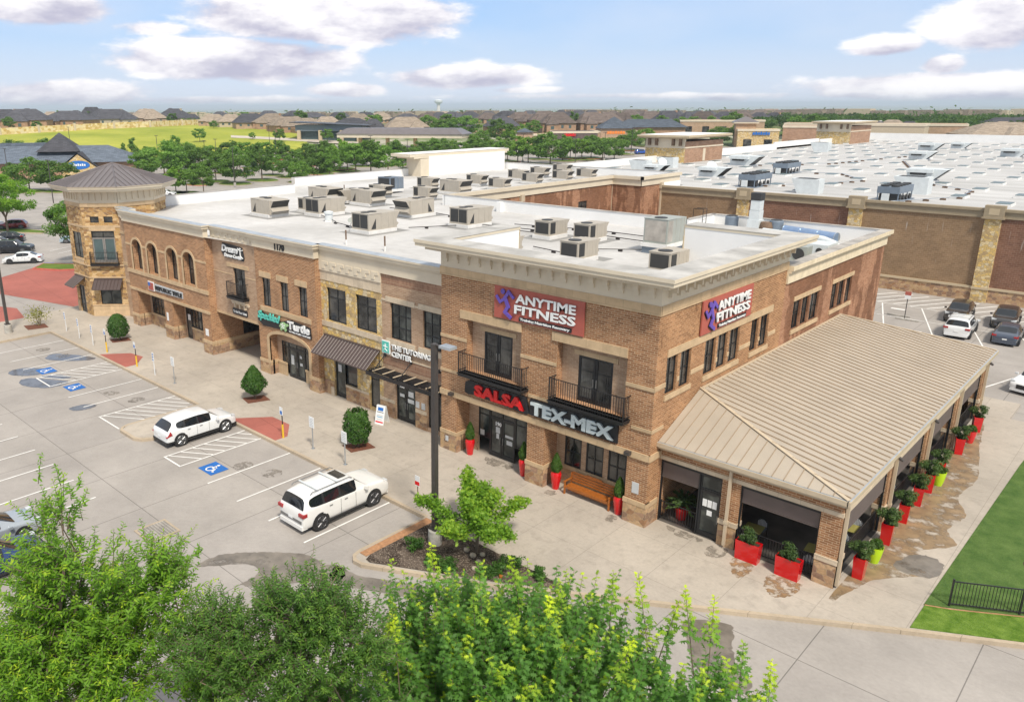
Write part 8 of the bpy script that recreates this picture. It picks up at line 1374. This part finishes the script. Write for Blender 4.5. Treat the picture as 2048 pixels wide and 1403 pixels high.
# black office
t = bld('office_building', 'black flat-roofed office with glass front and stone columns beyond the lots', -250, 180, 4.6, R(38)); m = MB(); m.box(-13, 13, 0, 12, -.5, 4.2); m.build('wall', 'glass_slate', t, world=False); m = MB(); m.box(-14, 14, -2, 13, 4.2, 6.6); m.build('upper_wall', 'hvac_slate', t, world=False); m = MB(); m.add([(-16, -4, 7.6), (17, -4, 6.2), (17, 14, 6.2), (-16, 14, 7.6), (-16, -4, 7.9), (17, -4, 6.5), (17, 14, 6.5), (-16, 14, 7.9)], [(4,5,6,7), (0,1,5,4), (1,2,6,5), (3,0,4,7), (0,3,2,1)]); m.build('roof', 'black_metal', t, world=False)
for u in (-12.5, -3.5, 5.5, 12.5): m = MB(); m.box(u-.7, u+.7, -2.6, -1.4, -.5, 4.6); m.build('column', 'stucco_wedge', t, world=False)
def shop(lb, x, y, z, rz, w_, d, h, wm, sign=None, roof=None, name='shop'):
    t = bld(name, lb, x, y, z, rz); m = MB(); m.box(-w_/2, w_/2, 0, d, -.5, h); m.build('wall', wm, t, world=False); m = MB(); m.box(-w_/2-.2, w_/2+.2, -.2, .2, h-.7, h+.05); m.box(-w_/2-.2, -w_/2+.1, .2, d, h-.7, h+.05); m.box(w_/2-.1, w_/2+.2, .2, d, h-.7, h+.05); m.build('cornice', 'stucco', t, world=False); m = MB(); m.box(-w_/2+.1, w_/2-.1, .2, d, h-.4, h-.3); m.build('roof', 'white_membrane', t, world=False)
    for k in range(int(w_/7)): u = -w_/2+3.5+k*7; m = MB(); m.box(u-1.4, u+1.4, -.05, 0, 0, 2.6); m.build('window', 'glass_dark', t, world=False)
    if sign: su, sw, sz, mt_ = sign; m = MB(); [m.box(su-sw/2+sw*i/7, su-sw/2+sw*(i+.8)/7, -.4, -.2, sz, sz+.9+.15*(i % 2)) for i in range(7)]; m.build('sign_lettering', mt_, t, world=False)
    if roof: ru, rw, rz_, rt_, mt_ = roof; m = MB(); m.box(ru-rw/2+.6, ru+rw/2-.6, -.3, rw-1, 0, rz_); m.build('raised_wall', 'brick_tan', t, world=False); m = MB(); m.add([(ru-rw/2, -1, rz_), (ru+rw/2, -1, rz_), (ru+rw/2, rw-1, rz_), (ru-rw/2, rw-1, rz_), (ru, rw/2-1, rt_)], [(0, 1, 4), (1, 2, 4), (2, 3, 4), (3, 0, 4)]); m.build('hip_roof', mt_, t, world=False)
    return t
a45 = R(42)
shop('small brick building with blue-grey hip roof on its left end', -176, 222, 3.6, a45, 15, 10, 4.4, 'brick_far', None, (-4, 7, 5.0, 6.6, 'shingle_blue'))
shop('dark brick shop with red lettering left of the slate pyramid roof', -163, 230, 3.6, a45, 17, 12, 5.4, 'brick_dark', (-2, 4.5, 3.6, 'sign_red'))
shop('tan brick shop with orange and red lettering under a slate pyramid roof', -152, 241, 3.8, a45, 16, 12, 5.4, 'brick_tan', (0, 7, 4.2, 'sign_orange'), (0, 13, 6.2, 10.5, 'shingle_blue'))
t = bld('clubhouse', 'long low building with blue-grey hip roof behind the pyramid-roofed shop', -160, 282, 6.2, a45); m = MB(); m.box(-14, 14, 0, 12, -.5, 3.2); m.build('wall', 'brick_far', t, world=False); m = MB(); m.add([(-15, -1, 3.2), (15, -1, 3.2), (15, 13, 3.2), (-15, 13, 3.2), (-9, 6, 6.5), (9, 6, 6.5)], [(0, 1, 5, 4), (1, 2, 5), (2, 3, 4, 5), (3, 0, 4)]); m.build('roof', 'shingle_blue', t, world=False)
shop('low cream shop row with raised centre beyond the entrance tower', -140, 305, 7.0, R(30), 34, 14, 5.2, 'brick_tan', None)
shop('gold stone shop with blue lettering right of the entrance tower', -106, 262, 3.8, R(30), 14, 10, 6.2, 'stone_gold', (1, 6, 4.2, 'sign_blue'), None)
t = bld('corner_tower_shop', 'square brick tower shop with brown hip roof beyond the big store', -113, 266, 3.9, R(30)); m = MB(); m.box(-3.5, 3.5, -3.5, 3.5, -.5, 8); m.build('wall', 'brick_tan', t, world=False); m = MB(); m.box(-4.3, 4.3, -4.3, 4.3, 8, 8.5); m.build('cornice', 'stucco', t, world=False); m = MB(); m.add([(-4.4, -4.4, 8.5), (4.4, -4.4, 8.5), (4.4, 4.4, 8.5), (-4.4, 4.4, 8.5), (0, 0, 10.5)], [(0, 1, 4), (1, 2, 4), (2, 3, 4), (3, 0, 4)]); m.build('hip_roof', 'roof_brown_metal', t, world=False)
shop('long cream shop row reaching right behind the store parapet', -80, 300, 5.0, R(14), 60, 16, 6.5, 'brick_tan', None); shop('red brick shop block behind the far store tower', -92, 270, 3.6, R(20), 16, 12, 7.6, 'brick_far', None)
t = shop('cream shop block with stepped parapet near the white gabled houses', -70, 275, 4.0, R(8), 26, 14, 8.0, 'siding_cream', None)
t = bld('apartment_block', 'distant red brick apartment block with pale balconies on the horizon plain', -700, 1860, -10, -math.atan2(-716, 1890)); p_ = t
m = MB(); [m.box(u, u+30, 0, 20, -4, 15+2*(k % 2)) for k, u in enumerate(range(-95, 80, 34))]; m.build('wall', 'brick_far', t, world=False); m = MB(); [m.box(u+4, u+26, -1, 0, z_, z_+2.2) for u in range(-95, 80, 34) for z_ in (1, 6, 11)]; m.build('balcony', 'siding_white', t, world=False); m = MB(); [m.box(u+30, u+34, 2, 18, -4, 12) for u in range(-95, 70, 34)]; m.box(-120, 40, -25, -12, -4, 3); m.build('pale_wall', 'siding_cream', t, world=False)
t = thing('water_tower', 'pale water tower standing above the far plain', 'water tower', (-1795, 1841, -27)); m = MB(); m.lathe((-1795, 1841, -27), [(9, 0), (5.5, 6), (5.2, 48)], 16); m.build('shaft', 'siding_white', t); m = MB(); m.lathe((-1795, 1841, 21), [(5.2, 0), (13, 7), (13.5, 12), (8, 15), (1, 16)], 18); m.build('tank', 'hvac_white', t)
def streetlamp(i, x, y, g, h, lb, double=True):
    t = thing('parking_lot_lamp', lb, 'lamp post', (x, y, g), group='thin lamp posts in the far lots'); m = MB(); m.cyl((x, y, g), (x, y, g+.8), .3, n=8); m.build('concrete_base', 'concrete_post', t); m = MB(); m.cyl((x, y, g+.8), (x, y, g+h), .11, .08, 5); m.build('pole', 'lamp_bronze', t); m = MB(); m.box(x-.9, x+.9, y-.15, y+.15, g+h, g+h+.12); m.build('lamp_head', 'lamp_bronze', t)
for i, (x, y, g) in enumerate(LAMPS): streetlamp(i, x, y, g, 9.0, 'thin dark lamp post in the far lots, %s from the left' % ORD[i])
# grass islands with red kerbs below the lot trees
for (x, y, g, s_, k, nm, n) in LT:
    if nm == 0: m = MB(); m.lathe((x, y, g-.15), [(3.3*s_+.8, 0), (3.3*s_+.8, .12)], 14, sx=1.3); o = m.build('red_kerb' if n % 2 else 'kerb', 'paint_red_soft' if n % 2 else 'concrete_curb'); struct(o); m = MB(); m.lathe((x, y, g-.02), [(3.3*s_+.6, 0), (3.3*s_+.5, .06)], 14, sx=1.3); struct(m.build('grass_island', 'lawn_dull'))
# islands in the left lot
def island(pts, kerbmat='concrete_curb', z=0.0): m = strip(pts+[pts[0]], .2, Z0-.1, z); struct(m.build('kerb', kerbmat)); sheet('grass_island', pts, z-.02, 'lawn_dull')
island([(-85.2, 3.2), (-82.0, 5.0), (-79.6, 8.2), (-80.8, 9.4), (-84.5, 7.6), (-87.5, 5.2)], 'paint_red_soft'); island([(-126, 9), (-118, 11.5), (-113.5, 14.6), (-115, 16), (-122, 13.6), (-128, 11)])
# woods and far plain, too many to count
rs = np.random.RandomState(77); C_ = []; S_ = []; 
for k in range(420):
    a = rs.uniform(-.375, .2) if k > 12 else rs.uniform(-.40, -.375); r = rs.uniform(375, 520); x, y = 15.9+r*math.sin(a), -30+r*math.cos(a); z = TH(x, y); n = 130; rad = rs.uniform(3.5, 6.0); hh = rs.uniform(2.4, 4.0); g = rs.normal(size=(n, 3)); g /= np.linalg.norm(g, axis=1, keepdims=True); C_.append(np.array([x, y, z+hh*.7])+g*np.array([rad, rad, hh*.55])*(.7+.3*rs.rand(n, 1))); S_.append(np.full(n, 1.5))
C_ = np.concatenate(C_); tag(mesh_obj('woods', leafmesh('woods', C_, rs.normal(size=C_.shape)+np.array([0, 0, .6]), np.concatenate(S_), np.clip(np.repeat(rs.rand(420)*.7, 130)+.35*rs.rand(len(C_)), 0, 1), 'leaf_wood', 1), None), 'dark green belt of woods beyond the big store', 'woods', kind='stuff')
C_ = []; 
for k in range(5200):
    a = rs.uniform(-1.45, .35); r = 700*math.exp(rs.rand()*2.3); x, y = 15.9+r*math.sin(a), -30+r*math.cos(a); z = TH(x, y)+(6*math.sin(x*.0013)*math.cos(y*.0011) if r > 900 else 0); n = 8; sc_ = 7+r*.004; C_.append(np.array([x, y, z+3])+rs.normal(size=(n, 3))*np.array([sc_*2.2, sc_*2.2, 1.8]))
C_ = np.concatenate(C_); dd = np.linalg.norm(C_, axis=1); tag(mesh_obj('distant_treetops', leafmesh('distant_treetops', C_, rs.normal(size=C_.shape)*.4+np.array([0, 0, 1.]), 2.2+dd*.0016, .3+.6*rs.rand(len(C_)), 'leaf_wood', 1), None), 'hazy tree cover spread over the far plain', 'trees', kind='stuff')
for nm, mt_, cnt in (('distant_houses', 'siding_cream', 900), ('distant_roofs', 'shingle_tan', 1500)):
    m = MB()
    for k in range(cnt):
        a = rs.uniform(-1.45, .35) if k % 3 else rs.uniform(-.6, .3); r = 700*math.exp(rs.rand()*1.9); x, y = 15.9+r*math.sin(a), -30+r*math.cos(a); z = TH(x, y)+(6*math.sin(x*.0013)*math.cos(y*.0011) if r > 900 else 0); s_ = rs.uniform(4, 9)*(1+r*.0002); m.box(x-s_, x+s_, y-s_*.7, y+s_*.7, z-2, z+rs.uniform(3.5, 6.5))
    tag(m.build(nm, mt_), 'countless pale specks of '+('houses' if 'houses' in nm else 'roofs')+' on the far plain', 'houses', kind='stuff')

def roof_line(pts, lb):
    t = thing('roof_pipe', lb, 'pipe', (*pts[0], 8.6), 0, 'brown-blocked pipes on the store roof'); m = MB(); m.tube([(x, y, 8.85) for x, y in pts], .04, 4); m.build('pipe', 'galvanised', t); m = MB()
    for a, b in zip(pts[:-1], pts[1:]):
        n = int(math.dist(a, b)/2.4)
        for i in range(n): x, y = a[0]+(b[0]-a[0])*i/n, a[1]+(b[1]-a[1])*i/n; m.box(x-.28, x+.28, y-.12, y+.12, 8.605, 8.8)
    m.build('support_block', 'rust_brown', t)
roof_line([(-8.5, 64.0), (-4.2, 73.5), (-4.8, 82), (-12, 90)], 'thin roof pipe with brown blocks at the near right of the store roof'); roof_line([(-27, 71), (-21, 78.5), (-18.5, 88), (-24, 97), (-31, 96)], 'thin roof pipe with brown blocks winding between two condenser racks'); roof_line([(-42, 105), (-33, 118), (-30, 140), (-27, 160)], 'thin roof pipe with brown blocks running far back on the store roof'); roof_line([(-13, 95), (-18, 110), (-26, 135)], 'thin roof pipe with brown blocks behind the large hooded unit')

# ================================================================ air
m = MB(); m.box(-41000, 41000, -41000, 41000, -60, 48); m.v = [(x, y, z) for x, y, z in m.v]
hz = bpy.data.materials.new('haze'); hz.use_nodes = True; t = hz.node_tree; t.nodes.clear(); o_ = t.nodes.new('ShaderNodeOutputMaterial'); pv = t.nodes.new('ShaderNodeVolumePrincipled'); pv.inputs['Color'].default_value = (.78, .90, 1.0, 1); pv.inputs['Density'].default_value = 1.7e-4; t.links.new(pv.outputs[0], o_.inputs['Volume']); MATS['haze'] = hz
tag(m.build('haze', 'haze'), kind='stuff')
